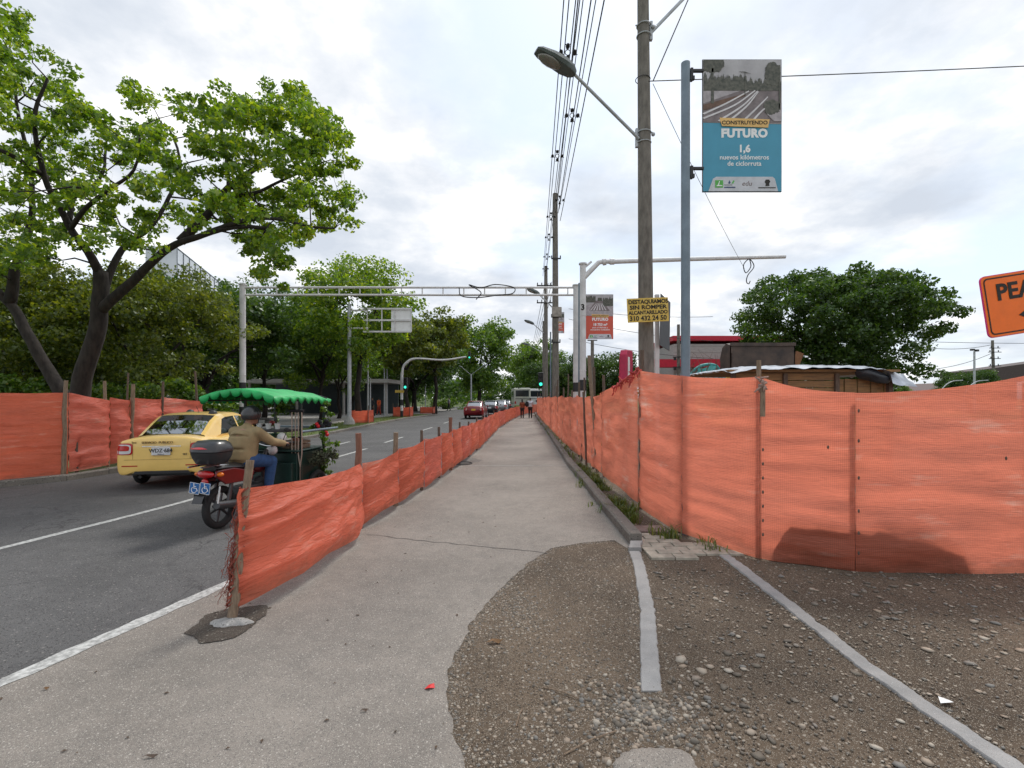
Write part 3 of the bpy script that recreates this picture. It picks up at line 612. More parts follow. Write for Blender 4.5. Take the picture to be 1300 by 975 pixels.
def crooked(a, b, k, amp, rg):
    a = Vector(a); b = Vector(b); L = (b - a).length; out = [a]
    for i in range(1, k):
        t = i / k; out.append(a.lerp(b, t) + Vector((rg.gauss(0, 1), rg.gauss(0, 1), rg.gauss(0, 0.6) + 0.5)) * amp * L)
    return out + [b]
def twigs(mb, limbs, cl, rg, r0=0.03):
    pts = [(p, r) for L in limbs for p, r in L]
    for c in cl:
        t = Vector(c[:3]); best = min(pts, key=lambda q: (q[0] - t).length + max(0, q[0].z - t.z) * 0.8)
        P = crooked(best[0], t, 3, 0.07, rg); r = min(best[1] * 0.6, r0 + 0.008 * (t - best[0]).length)
        mb.tube(P, [r, r * 0.75, r * 0.5, r * 0.25], 5, False)
        for k in range(2):
            e = t + Vector((rg.gauss(0, 1), rg.gauss(0, 1), rg.gauss(0, .6))) * c[3] * 0.55; mb.tube([P[2], (P[2] + e) / 2 + Vector((0, 0, .04)), e], [r * .4, r * .3, r * .15], 4, False)
            pts.append((P[2], r * 0.6))
def make_tree(H, Rc, base, tr, seed, leafm, ncl=70, per=110, size=0.2, lean=0.0, squash=1.0, stems=1, open_=0.9, low=0.0, cs=(0.15, 0.26)):
    """generic broadleaf: returns its root (trunk, crown) at the origin"""
    rg = random.Random(seed); root = empty('tree'); mb = MB(); limbs = []
    cz = (H + base) / 2; hz = (H - base) / 2
    cl = []; tries = 0
    while len(cl) < ncl and tries < ncl * 30:
        tries += 1; d = Vector((rg.gauss(0, 1), rg.gauss(0, 1), rg.gauss(0, 1))).normalized(); q = rg.uniform(0.25, 1) ** 0.5
        lump = 1 + 0.42 * mnoise.noise(d * 1.9 + Vector((seed, 0, 0)))
        p = Vector((d.x * Rc * q * lump + lean * H * 0.3, d.y * Rc * q * lump, cz + d.z * hz * q * lump * (0.9 if d.z > 0 else 1)))
        if p.z < base * 0.9: continue
        if mnoise.noise(p * (1.6 / Rc) + Vector((seed * 3, 1, 0))) < -0.28 * open_: continue
        cl.append((p.x, p.y, p.z, Rc * rg.uniform(*cs) * (1.0 + 0.2 * squash)))
    for s_ in range(stems):
        off = Vector((rg.uniform(-.5, .5), rg.uniform(-.5, .5), 0)) * (tr * 3 if stems > 1 else 0)
        fork = Vector((lean * base * 0.9 + off.x * 2, off.y * 2, base * 1.05)); T = crooked(off, fork, 4, 0.025, rg)
        rr = [tr * 1.35, tr, tr * .9, tr * .82, tr * .75]; mb.tube(T, rr, 10); limbs.append(list(zip(T[3:], rr[3:])))
        for k in range(5):
            a = k * 1.257 + rg.uniform(-.4, .4); e = Vector((fork.x + math.cos(a) * Rc * rg.uniform(.35, .7), fork.y + math.sin(a) * Rc * rg.uniform(.35, .7), base + (H - base) * rg.uniform(.35, .85)))
            L = crooked(fork, e, 5, 0.06, rg); r = [tr * .6, tr * .45, tr * .36, tr * .27, tr * .18, tr * .1]; mb.tube(L, r, 7, False); limbs.append(list(zip(L, r)))
    twigs(mb, limbs, cl, rg, tr * 0.10)
    mb.build('trunk', BARK, root, smooth=True); leaf_cloud('crown', cl, per, size, leafm, root, seed); return root
def put(root, x, y, label, group=None, rz=0.0, s=1.0, cat='tree', z=0.0, first=False):
    o = root if first else copy_tree(root); o.location = (x, y, z); o.rotation_euler.z = rz; o.scale = (s, s, s); return tag(o, label, cat, group)

# the big tree on the left, limbs traced at their depths
def big_tree():
    Y = 13.0; rg = random.Random(77); root = empty('tree', (W(98, 505, Y).x, Y, 0), 0, 'large wide crowned tree with dark forking trunks leaning over the orange fence on the left', 'tree')
    O = root.location.copy(); mb = MB(); limbs = []
    def L(pix, r0, r1, seg=10):
        P = smoothline([W(px, py, yy) - O for px, py, yy in pix], 4); n = len(P); r0 *= .84; rr = [r0 + (r1 - r0) * (i / (n - 1)) ** 0.8 for i in range(n)]
        P = [p + Vector((mnoise.noise(p * 1.3), mnoise.noise(p * 1.3 + Vector((9, 0, 0))), 0)) * 0.05 for p in P]
        mb.tube(P, rr, seg, True); limbs.append(list(zip(P, rr)))
    base = (102, 600, 13)
    L([(96, 590, 13), (100, 520, 13), (104, 480, 13), (120, 430, 13), (128, 380, 13), (128, 345, 13.0)], 0.31, 0.17)
    L([(92, 585, 13.2), (80, 510, 13.2), (62, 470, 13.3), (35, 425, 13.3), (12, 385, 13.4), (-25, 350, 13.2), (-70, 290, 13)], 0.25, 0.08)
    L([(12, 385, 13.4), (18, 350, 13.4), (28, 320, 13.7), (40, 280, 14), (38, 220, 14.2), (25, 150, 14.2), (15, 70, 14)], 0.18, 0.03)
    L([(128, 395, 13), (160, 365, 12.8), (190, 335, 12.6), (225, 310, 12.4), (260, 298, 12), (300, 288, 11.8), (340, 290, 11.5)], 0.17, 0.04)
    L([(230, 307, 12.4), (265, 270, 12.6), (290, 238, 12.8), (330, 210, 13), (365, 190, 13.2), (400, 178, 13.5), (430, 175, 13.5)], 0.14, 0.03)
    L([(270, 265, 12.6), (300, 250, 12.4), (330, 243, 12.2), (365, 225, 12), (410, 205, 12)], 0.085, 0.02)
    L([(262, 296, 12.1), (310, 280, 11.6), (350, 278, 11.3), (395, 288, 11.2), (425, 290, 11.2)], 0.07, 0.02)
    L([(290, 238, 12.8), (288, 200, 13.2), (280, 160, 13.6), (278, 130, 13.8)], 0.07, 0.02)
    L([(130, 380, 13), (140, 345, 13.2), (160, 310, 13.6), (190, 290, 14), (215, 250, 14.4), (230, 210, 14.6), (215, 165, 14.8)], 0.13, 0.03)
    L([(128, 350, 13), (112, 320, 12.7), (90, 290, 12.4), (70, 250, 12), (50, 200, 11.7), (45, 140, 11.5), (60, 100, 11.5)], 0.15, 0.03)
    L([(85, 282, 12.4), (95, 250, 12.8), (125, 230, 13.4), (135, 190, 14), (130, 160, 14.3)], 0.09, 0.02)
    L([(90, 290, 12.4), (110, 262, 11.8), (140, 240, 11.2), (170, 215, 10.8), (180, 160, 10.6)], 0.08, 0.02)
    L([(60, 225, 12), (20, 200, 11), (-40, 170, 10.5), (-90, 120, 10)], 0.08, 0.02)
    L([(0, 370, 13.4), (-60, 340, 14), (-140, 300, 14.5), (-200, 240, 15)], 0.1, 0.03)
    polyR = [(212, 120), (250, 108), (300, 112), (345, 106), (372, 108), (402, 130), (430, 155), (460, 172), (452, 205), (436, 222), (460, 248), (452, 285), (425, 305), (398, 298), (372, 325), (362, 368), (335, 362), (312, 318), (290, 285), (245, 260), (225, 215), (245, 190), (235, 150)]
    polyL = [(-190, -120), (5, -10), (40, 10), (47, 45), (28, 75), (58, 68), (92, 90), (128, 135), (152, 142), (150, 102), (172, 98), (214, 150), (216, 190), (238, 235), (270, 262), (262, 290), (240, 318), (200, 318), (165, 330), (140, 300), (100, 318), (50, 338), (0, 345), (-190, 330)]
    def inside(poly, x, y):
        c = False; j = len(poly) - 1
        for i in range(len(poly)):
            if (poly[i][1] > y) != (poly[j][1] > y) and x < (poly[j][0] - poly[i][0]) * (y - poly[i][1]) / (poly[j][1] - poly[i][1]) + poly[i][0]: c = not c
            j = i
        return c
    cl = []
    for poly, n, bx, dy in ((polyR, 290, (205, 465, 105, 370), 1.5), (polyL, 520, (-190, 275, -120, 345), 2.2)):
        k = 0
        while k < n:
            x, y = rg.uniform(bx[0], bx[1]), rg.uniform(bx[2], bx[3])
            if not inside(poly, x, y): continue
            yy = 12.8 + rg.gauss(0, dy); yy = max(9.3, min(17, yy)); p = W(x, y, yy) - O
            if mnoise.noise(Vector((x * 0.03, y * 0.045, yy * 0.25))) < -0.10: k += 0.25; continue
            cl.append((p.x, p.y, p.z, rg.uniform(0.2, 0.38))); k += 1
    twigs(mb, limbs, cl, rg, 0.019)
    mb.build('trunk', BARK, root, smooth=True)
    leaf_cloud('crown', cl, 92, 0.108, LEAFA, root, 9, flat=0.6, up=0.55)
big_tree()

tA = make_tree(11.6, 3.7, 4.0, 0.2, 5, LEAFA, 130, 130, 0.2, open_=1.3)
put(tA, W(457, 0, 32).x, 32, 'tall bright green tree with the nearest orange sacking box round its trunk', first=True)
tB = make_tree(10.0, 3.5, 4.2, 0.2, 8, LEAFD, 80, 120, 0.28)
put(tB, W(516, 0, 46).x, 46, 'olive tree with the middle orange sacking box, behind the signal post', first=True)
put(tB, W(552, 0, 52).x, 52, 'olive tree by the last orange sacking box on the island', rz=2.0, s=1.1)
tC = make_tree(16, 7.2, 3.0, 0.4, 12, LEAFB, 130, 150, 0.42)
put(tC, -5.8, 86, 'big round crowned tree rising over the far bend of the road', first=True, rz=0)
put(tC, -17, 74, 'broad green tree beyond the crossing left of the big round tree', rz=1.2, s=0.92)
put(tC, 5.5, 112, 'tree behind the far utility poles at the end of the road', rz=2.2, s=0.95)
put(tC, 10, 150, 'farthest tree closing the view at the end of the street', rz=4.2, s=0.9)
put(tC, 4.2, 138, 'distant green tree rising directly above the minibuses', rz=5.2, s=0.85)
put(tC, -27, 72, 'dark spreading tree behind the double arm lamp post', rz=3.2, s=0.85)
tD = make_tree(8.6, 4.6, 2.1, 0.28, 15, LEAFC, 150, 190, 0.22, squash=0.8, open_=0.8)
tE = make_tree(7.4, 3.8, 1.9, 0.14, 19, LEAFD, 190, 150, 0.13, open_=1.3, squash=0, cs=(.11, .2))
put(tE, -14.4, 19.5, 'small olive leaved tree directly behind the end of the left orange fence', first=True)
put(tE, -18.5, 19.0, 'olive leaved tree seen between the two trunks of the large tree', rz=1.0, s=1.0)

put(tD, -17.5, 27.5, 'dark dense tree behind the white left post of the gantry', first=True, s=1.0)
tF = make_tree(9.0, 3.6, 2.6, 0.16, 23, LEAFB, 120, 140, 0.2)
put(tF, -13.8, 35, 'mid green tree between the gantry post and the grey sign post', first=True)
put(tF, W(427, 0, 38).x, 38.5, 'slender tree with a thin bare trunk on the plaza left of the grey sign post', rz=1.5, s=0.85)
put(tF, -20.5, 40, 'bushy green tree at the back of the plaza behind the pavilion end', rz=2.5, s=1.15)
put(tF, -23.0, 20.5, 'green tree at the left edge behind the orange fence', rz=2.4, s=.9)
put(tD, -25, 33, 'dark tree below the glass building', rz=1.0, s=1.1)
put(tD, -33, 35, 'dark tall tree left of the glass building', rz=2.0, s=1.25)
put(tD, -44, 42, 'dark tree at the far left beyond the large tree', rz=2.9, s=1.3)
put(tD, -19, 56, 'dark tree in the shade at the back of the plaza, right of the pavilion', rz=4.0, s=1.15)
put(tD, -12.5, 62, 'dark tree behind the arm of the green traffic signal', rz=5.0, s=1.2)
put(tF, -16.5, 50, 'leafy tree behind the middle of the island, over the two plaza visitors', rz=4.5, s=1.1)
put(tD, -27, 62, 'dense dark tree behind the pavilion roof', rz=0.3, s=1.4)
# right side
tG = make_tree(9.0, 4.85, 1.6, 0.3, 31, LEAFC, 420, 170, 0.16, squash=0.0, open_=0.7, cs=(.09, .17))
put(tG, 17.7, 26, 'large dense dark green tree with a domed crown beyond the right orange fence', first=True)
put(tD, 8.3, 44, 'dark round tree behind the leaning sticks, left of the concrete pole', rz=1.7, s=0.72)
put(tD, 5.0, 60, 'dark green tree behind the white gantry posts', rz=3.3, s=0.8)
put(tF, 34, 52, 'small bright tree under the far overpass, right of the domed tree', rz=3.0, s=0.42)
put(tF, 41, 52, 'small bright green tree in front of the dark overpass', rz=1.0, s=0.42)
put(tD, 55, 58, 'dark tree at the right edge in front of the overpass', rz=0.5, s=0.62)
put(tD, 30, 60, 'low dark tree beside the foot of the domed tree', rz=1.9, s=0.42)
put(tD, 44, 66, 'low dark tree behind the lamp and utility poles on the right', rz=2.7, s=0.45)
# wooded hill and dark undergrowth on the left, a mass nobody could count
hill = MB(); P = []
def hz_(x, y): return max(0.0, 34 * math.exp(-((x + 82) / 34) ** 2 - ((y - 150) / 40) ** 2) - .5)
for i in range(41):
    P.append([(-200 + i * 6, 75 + j * 6, hz_(-200 + i * 6, 75 + j * 6) - 0.04) for j in range(31)])
struct(hill.grid(P).build('hill', GRASSG, smooth=True))
rg = random.Random(99); cl = []
for i in range(900):
    x, y = rg.uniform(-190, 25), rg.uniform(84, 178)
    if x > -9 - (y - 84) * 0.02 and x < 9: continue
    h = hz_(x, y); cl.append((x, y, h + rg.uniform(1.5, 5.5), rg.uniform(2.4, 4.2)))
for i in range(200): cl.append((rg.uniform(-26, 34), rg.uniform(185, 205), rg.uniform(1, 9), rg.uniform(2.5, 4)))
for i in range(260): cl.append((rg.uniform(-70, -16), rg.uniform(64, 80), rg.uniform(0.6, 5), rg.uniform(1.2, 2.4)))
tag(leaf_cloud('woodland', cl, 60, 0.85, LEAFC, None, 6), kind='stuff')
cl = [(rg.uniform(-60, -11.5) if rg.random() < 0.8 else rg.uniform(-30, -14), 0, 0, 0) for i in range(0)]
# flowering hedge behind the left fence
cl = []
for i in range(330):
    x = rg.uniform(-27, -10.9); y = 15.6 + abs(rg.gauss(0, 0.9)) + (0 if x < -12 else 1.2); cl.append((x, y, rg.uniform(0.3, 2.2 + 0.4 * mnoise.noise(Vector((x * .7, 0, 0)))), rg.uniform(0.3, 0.5)))
hd = empty('hedge', (0, 0, 0), 0, 'tall leafy hedge dotted with pale yellow flowers behind the left orange fence', 'hedge')
leaf_cloud('foliage', cl, 110, 0.13, LEAFB, hd, 14); fl = leaf_mat('flower_yellow', (0.45, 0.42, 0.12), (0.6, 0.55, 0.2), (0.7, 0.65, 0.35), 0.3)
tag(leaf_cloud('flower', [c for c in cl if c[1] < 16.6][:140], 3, 0.075, fl, hd, 15), kind='stuff')
# bushes by the far crossing and at the back of the plaza
for i, (x, y, w, h, lab) in enumerate(((-9.8, 72, 3.0, 1.3, 'light green bush on the corner beyond the crossing, left of the lamp post'), (-24, 47, 3.5, 1.2, 'low bush beside the pavilion at the back of the plaza'), (2.9, 14.5, 0.5, 0.6, 'weedy bush just behind the right orange fence near the second concrete pole'))):
    cl = [(rg.gauss(0, w * .4), rg.gauss(0, w * .25), rg.uniform(0.1, h), w * 0.2) for k in range(26)]
    b = leaf_cloud('bush', cl, 90, 0.09 if w < 1 else 0.2, LEAFB, None, 40 + i); b.location = (x, y, 0.05); tag(b, lab, 'bush')

# ------------------------------------------------------------------ orange fences
def cloth(p0, p1, z0, z1, sag=0.04, rise=0.0, bulge=0.05, amp=0.03, seed=1, m=None, parent=None, nu=50, nv=26, slant=0.5, u0=0.0, curl=0.0, extra=None, name='netting'):
    """one length of netting hung between two posts: z0=(bottom at p0, at p1), z1=(top at p0, at p1)"""
    p0 = Vector((p0[0], p0[1], 0)); p1 = Vector((p1[0], p1[1], 0)); d = p1 - p0; L = d.length; t = d / L; n = Vector((t.y, -t.x, 0)); P = []; uv = []
    for i in range(nu + 1):
        a = i / nu; s = math.sin(math.pi * a); s2 = 4 * a * (1 - a); row = []
        zb = z0[0] + (z0[1] - z0[0]) * a + rise * s2; zt = z1[0] + (z1[1] - z1[0]) * a - sag * s2
        for j in range(nv + 1):
            b = j / nv; u = a * L; v = b * (zt - zb); pin = min(1, 6 * a, 6 * (1 - a)) ** 0.7
            q = Vector((u * 0.7 + seed * 7.1, v * 3.4 + u * slant + seed, 0.3)); q2 = Vector((u * 1.6 + seed * 3.1, v * 8 + u * slant * 2.4, 4.2))
            w = (1 - abs(mnoise.noise(q)) * 2.2) * amp + (0.5 - abs(mnoise.noise(q2))) * amp * 0.7 + mnoise.noise(Vector((u * 5, v * 5, seed))) * amp * 0.14
            # gathers radiating from the ties
            e = math.exp(-a * L / 0.25) + math.exp(-(1 - a) * L / 0.25); w += e * 0.35 * amp * math.sin(v * 34 + seed + mnoise.noise(Vector((v * 4, seed, 0))) * 5)
            off = bulge * s2 * math.sin(math.pi * (0.15 + 0.75 * (1 - b)) ** 1.1) + w * (0.25 + 0.75 * pin) + curl * (1 - b) ** 2 * s2
            if extra: off += extra(u, v, a, b)
            zz = zb + v + mnoise.noise(Vector((u * 2.2, seed, 1.0 if j == nv else 2.0))) * 0.012 * (1 if j in (0, nv) else 0.3)
            row.append(p0 + t * u + n * off + Vector((0, 0, zz))); uv.append((u + u0, v))
        P.append(row)
    mb = MB(); mb.grid(P); mb.uv = uv; return mb.build(name, m, parent, smooth=True)
def stick(parent, x, y, top, r, m, lean=(0, 0), seed=0, z=-0.05, name='post', seg=9):
    rg = random.Random(seed * 13 + 5); mb = MB(); P = []; rr = []
    for i in range(7):
        a = i / 6; P.append(Vector((x + lean[0] * a + rg.gauss(0, r * .16), y + lean[1] * a + rg.gauss(0, r * .16), z + (top - z) * a))); rr.append(r * rg.uniform(.88, 1.08) * (1.05 - .12 * a))
    mb.tube(P, rr, seg); return mb.build(name, m, parent, smooth='auto')
# left of the path
fB = empty('orange_fence', (FB[0][0], FB[0][1], 0), 0, 'long low fence of orange sacking on wooden stakes running between the road and the path', 'fence')
ob = Vector((FB[0][0], FB[0][1]))
def lb(p): return (p[0] - ob.x, p[1] - ob.y)
tops = [1.04, 0.88, 0.93, 0.98, 0.99, 1.0, 1.0, 1.02, 1.02, 1.02, 1.03, 1.03, 1.0, 1.0, 1.0, 1.0, 1.0, 1.05, 1.05]
stk = [1.25, 1.28, 1.19, 1.14, 1.12, 1.28, 1.10, 1.05, 1.1, 1.1, 1.1, 1.12, 1.1, 1.1, 1.1, 1.1, 1.1, 1.1, 1.1]
for i in range(len(FB) - 1):
    near = i == 0; L = (Vector(FB[i + 1]) - Vector(FB[i])).length
    cloth(lb((FB[i][0] + 0.045, FB[i][1])), lb((FB[i + 1][0] + 0.045, FB[i + 1][1])), (0.12 if near else 0.06, 0.02 if near else 0.07), (tops[i], tops[i + 1]), sag=0.03 if near else 0.035, rise=0.05 if near else 0.07, bulge=0.16 if near else 0.05,
          amp=0.06 if near else 0.045, seed=i + 1, m=NETL if i % 3 else NETF if i else NETL, parent=fB, nu=110 if near else 26, nv=60 if near else 16, slant=-0.55, u0=i * 2.7, curl=0.12 if near else 0.03)
for i, p in enumerate(FB):
    x, y = lb(p); stick(fB, x, y, stk[i], 0.033 if i == 0 else 0.045 if i in (1, 2, 5) else 0.03, WOOD if i in (0, 2) else WOODR if i in (1, 5) else WOODD, lean=(0.09, 0.1) if i == 0 else (0, 0), seed=i)
# frayed sacking wound round the first stake
rg = random.Random(31); mb = MB()
for k in range(240):
    z = rg.triangular(0.12, 1.05, 0.45); a = z / 1.25; c = Vector((0.09 * a - 0.028, 0.1 * a, z)); l = rg.uniform(.03, .12); an = rg.uniform(0, 6.28)
    P = [c + Vector((math.cos(an) * .03, math.sin(an) * .03, 0))]; 
    for q in range(3): P.append(P[-1] + Vector((rg.gauss(-.004, .015), rg.gauss(0, .015), rg.gauss(-l * .35, .03))))
    mb.tube(P, 0.0022, 3, False)
for k in range(5):
    P = []
    for q in range(26):
        z = 0.12 + 0.92 * q / 25; a = z / 1.25; th = q * (0.9 + k * .13) + k; P.append(Vector((0.09 * a - 0.012 + 0.036 * math.cos(th), 0.1 * a + 0.036 * math.sin(th), z)))
    mb.tube(P, [0.009 + 0.007 * mnoise.noise(Vector((q * .7, k, 0))) for q in range(26)], 6, True, 0.5)
mb.build('frayed_sacking', mat('frayed', (0.16, 0.035, 0.025), 0.9, var=0.4, scale=12, col2=(0.32, 0.08, 0.05)), fB)

# far side of the road
FA = [(-12.6, 6.55), (-10.02, 9.74), (-9.5, 10.35), (-9.55, 11.5), (-9.6, 12.15), (-9.62, 13.3), (-9.7, 15.2)]
FA = [(-12.9, 6.3), (-9.50, 10.35), (-9.62, 11.55), (-9.66, 12.2), (-9.70, 13.35), (-9.8, 15.3)]
fA = empty('orange_fence', (FA[1][0], FA[1][1], 0), 0, 'tall orange sacking fence on the far side of the road behind the yellow taxi', 'fence'); ob = Vector(FA[1])
tA_ = [1.80, 1.86, 1.76, 1.76, 1.78, 1.7]
for i in range(len(FA) - 1):
    cloth(lb(FA[i]), lb(FA[i + 1]), (0.06, 0.05) if i == 0 else (0.16, 0.16), (tA_[i], tA_[i + 1] - (0.07 if i > 0 else 0)), sag=0.02, rise=0.01, bulge=0.08, amp=0.08, seed=20 + i, m=NETL if i == 0 else NETF, parent=fA, nu=110 if i == 0 else 36, nv=60 if i == 0 else 30, slant=-0.18, u0=i * 3.1)
for i, (x, y, t, r, ln) in enumerate(((-12.9, 6.25, 2.2, .035, (0, 0)), (-11.3, 8.35, 2.25, .03, (.05, 0)), (-9.53, 10.27, 2.12, .04, (.05, 0)), (-9.50, 10.55, 1.0, .03, (0, 0)), (-9.6, 11.5, 2.15, .035, (-.08, 0)), (-9.62, 12.2, 2.1, .045, (.05, 0)), (-9.7, 13.4, 2.2, .035, (.03, 0)), (-9.9, 15.4, 2.6, .035, (-.2, 0)), (-10.1, 12.6, 2.4, .025, (.1, 0)))):
    stick(fA, x - ob.x, y - ob.y, t, r, WOOD if i in (2, 4, 5) else WOODD, lean=ln, seed=i + 40)

# right side of the path and across the dirt
FC = [(9.4, 4.5), (7.2, 4.72), (5.2, 4.84), (3.46, 4.88), (2.68, 5.22), (2.15, 6.10), (1.99, 7.6), (1.97, 10.6), (1.95, 11.8), (1.92, 14.2), (1.91, 15.8), (1.93, 18.5), (1.98, 22), (2.07, 27), (2.15, 31.5), (2.23, 36), (2.4, 42), (2.6, 50)]
fC = empty('orange_fence', (FC[4][0], FC[4][1], 0), 0, 'tall orange net fence along the right side of the path that turns across the dirt', 'fence'); ob = Vector(FC[4])
tC_ = [2.1, 2.05, 1.985, 1.80, 1.975, 2.03, 2.20, 1.87, 1.80, 1.84, 1.80, 1.84, 1.82, 1.84, 1.8, 1.8, 1.8, 1.8]
def heap_push(u, v, a, b):
    z = b * 1.8; e = 0.0
    for cx, cz, rx, rz_, k in ((0.55, 0.22, 0.42, 0.22, 0.03), (1.05, 0.2, 0.35, 0.26, 0.04)):
        e += k * math.exp(-((u - cx) / rx) ** 2 - ((z - cz) / rz_) ** 2)
    return e
for i in range(len(FC) - 1):
    near = i < 6
    L = (Vector(FC[i + 1]) - Vector(FC[i])).length
    bz = [(0.0, 0.0), (0.0, 0.0), (0.0, 0.0), (0.0, 0.02), (0.02, 0.04), (0.04, 0.06)]
    cloth(lb(FC[i + 1]), lb(FC[i]), (bz[i][1], bz[i][0]) if near else (0.1, 0.1), (tC_[i + 1], tC_[i]), sag=0.045 if i in (1, 2, 3) else 0.02 if near else 0.06, rise=0.0 if near else 0.03, bulge=0.02 if near else 0.02, amp=0.03 if near else 0.05,
          seed=60 + i, m=NETR, parent=fC, nu=80 if near else 26, nv=50 if near else 20, slant=0.10 if near else 0.4, u0=-i * 2.3, extra=(heap_push if i == 2 else None))
for i, p in enumerate(FC):
    x, y = lb(p); n = 0.05
    if i == 5: continue          # the steel banner pole stands there
    t = {0: 2.2, 1: 2.1, 2: 1.9, 3: 1.74, 4: 2.16, 6: 2.5, 7: 2.25, 8: 2.5}.get(i, 2.0 + 0.35 * ((i * 37) % 5) / 5)
    if i < 5: stick(fC, x + 0.01, y + 0.055, t, 0.028, WOODD if i != 4 else WOOD, seed=80 + i)
    else: stick(fC, x + 0.05, y, t, 0.035, WOODD, seed=80 + i)
stick(fC, 2.03 - ob.x - 0.02, 7.54 - ob.y, 2.15, 0.03, WOODD, seed=201)
for i, (x, y, t) in enumerate(((1.9, 13.2, 2.3), (1.88, 12.2, 1.9), (1.93, 17.2, 2.6), (1.96, 20, 2.5))): stick(fC, x - ob.x, y - ob.y, t, 0.028, WOODD, seed=220 + i, lean=(0.08 * (-1) ** i, 0))
# dark stitches where the net is nailed to the hidden stakes, rag on the stake
mb = MB()
for x, y, zs in ((3.46, 4.86, (1.62, 1.32, 0.95, 0.62, 0.40, 0.2)), (2.66, 5.16, (1.2, 1.05, .9, .75, .6, .45, .3)), (4.9, 4.83, (1.15,)), (3.2, 4.93, (1.25,))):
    for z in zs: mb.sph((x - ob.x, y - ob.y - 0.035, z), (0.012, 0.008, 0.02), 6, 4)
mb.build('tie', WOODD, fC); mb = MB(); c = Vector((2.66 - ob.x, 5.13 - ob.y, 1.90))
for k in range(26):
    q = Vector((rg.gauss(0, .02), rg.gauss(0, .012), rg.gauss(0, .03))); mb.tube([c + q, c + q + Vector((rg.gauss(0, .03), rg.gauss(0, .01), rg.gauss(-.02, .03)))], [.014, .008], 5)
mb.build('rag', mat('rag', (0.36, 0.24, 0.2), 0.95), fC, smooth=True)
mb = MB(); mb.box((c.x, c.y - 0.0, 1.72), (0.05, 0.012, 0.34)); mb.build('wood_splint', WOOD, fC)
mb = MB()                         # bunched net at the tall post
mb.tube([Vector((1.99 - ob.x, 7.6 - ob.y, 2.2)), Vector((1.89 - ob.x, 9.0 - ob.y, 1.93))], .02, 6)
for k in range(40):
    a = rg.random(); p = Vector((1.99 - ob.x - a * .10, 7.6 - ob.y + a * 1.4, 2.18 - a * .25)) + Vector((rg.gauss(0, .02), rg.gauss(0, .05), rg.gauss(0, .03)))
    mb.tube([p, p + Vector((rg.gauss(0, .04), rg.gauss(0, .05), rg.gauss(-.05, .05)))], [.02, .008], 5)
mb.build('bunched_netting', mat('net_red', (0.45, 0.06, 0.05), 0.8, var=.3), fC)
# leaning stick beside the post
tag(stick(None, 2.0, 11.2, 2.75, 0.045, WOOD, lean=(-0.18, 0.25), seed=301, name='wooden_stick'), 'tall peeled stick leaning left behind the right orange fence', 'stick')
# soil heap behind the net
mb = MB(); P = []
for i in range(31):
    x = 2.8 + i * 0.075; row = []; yf = 5.22 - .436 * (x - 2.68) if x < 3.46 else 4.88 - .023 * (x - 3.46)
    for j in range(21):
        y = yf + .012 + j * 0.07; e = np.interp(x, (2.80, 2.9, 3.0, 3.3, 3.6, 3.72, 4.05, 4.3, 4.55, 4.62, 4.8), (.16, .44, .52, .51, .47, .53, .52, .43, .30, .10, -.05)) + .03 * mnoise.noise(Vector((x * 9, 0, 2)))
        e = min(float(e), 0.62) * math.exp(-max(0, j - 3) ** 2 / 120.0) + 0.05 * mnoise.noise(Vector((x * 3, y * 3, 0))) - 0.04; row.append((x, y, e))
    P.append(row)
mb.grid(P); tag(mb.build('soil_heap', SOILW, smooth=True), 'heap of soil pressing against the back of the right orange fence', 'soil')

# orange tree guards
for i, (px, Y, w, h) in enumerate(((459, 32, 1.25, .85), (512, 42.6, 1.45, .85), (543, 51, 1.35, .7))):
    x = W(px, 0, Y).x; g = empty('tree_guard', (x, Y, 0.1), 0, ['nearest orange sacking box around the foot of a tree on the island', 'middle one of the three orange sacking boxes around tree trunks', 'farthest orange sacking box, at the nose of the island'][i], 'tree guard', 'orange boxes around the island trees')
    c = [(-w / 2, -w / 2), (w / 2, -w / 2), (w / 2, w / 2), (-w / 2, w / 2)]
    for k in range(4):
        cloth(c[(k + 1) % 4], c[k], (.02, .02), (h, h), .06, 0, .03, .03, 100 + i * 4 + k, NETL, g, 14, 10, 0.3)
        stick(g, c[k][0], c[k][1], h + 0.3, .025, WOODD, seed=i * 4 + k + 120)

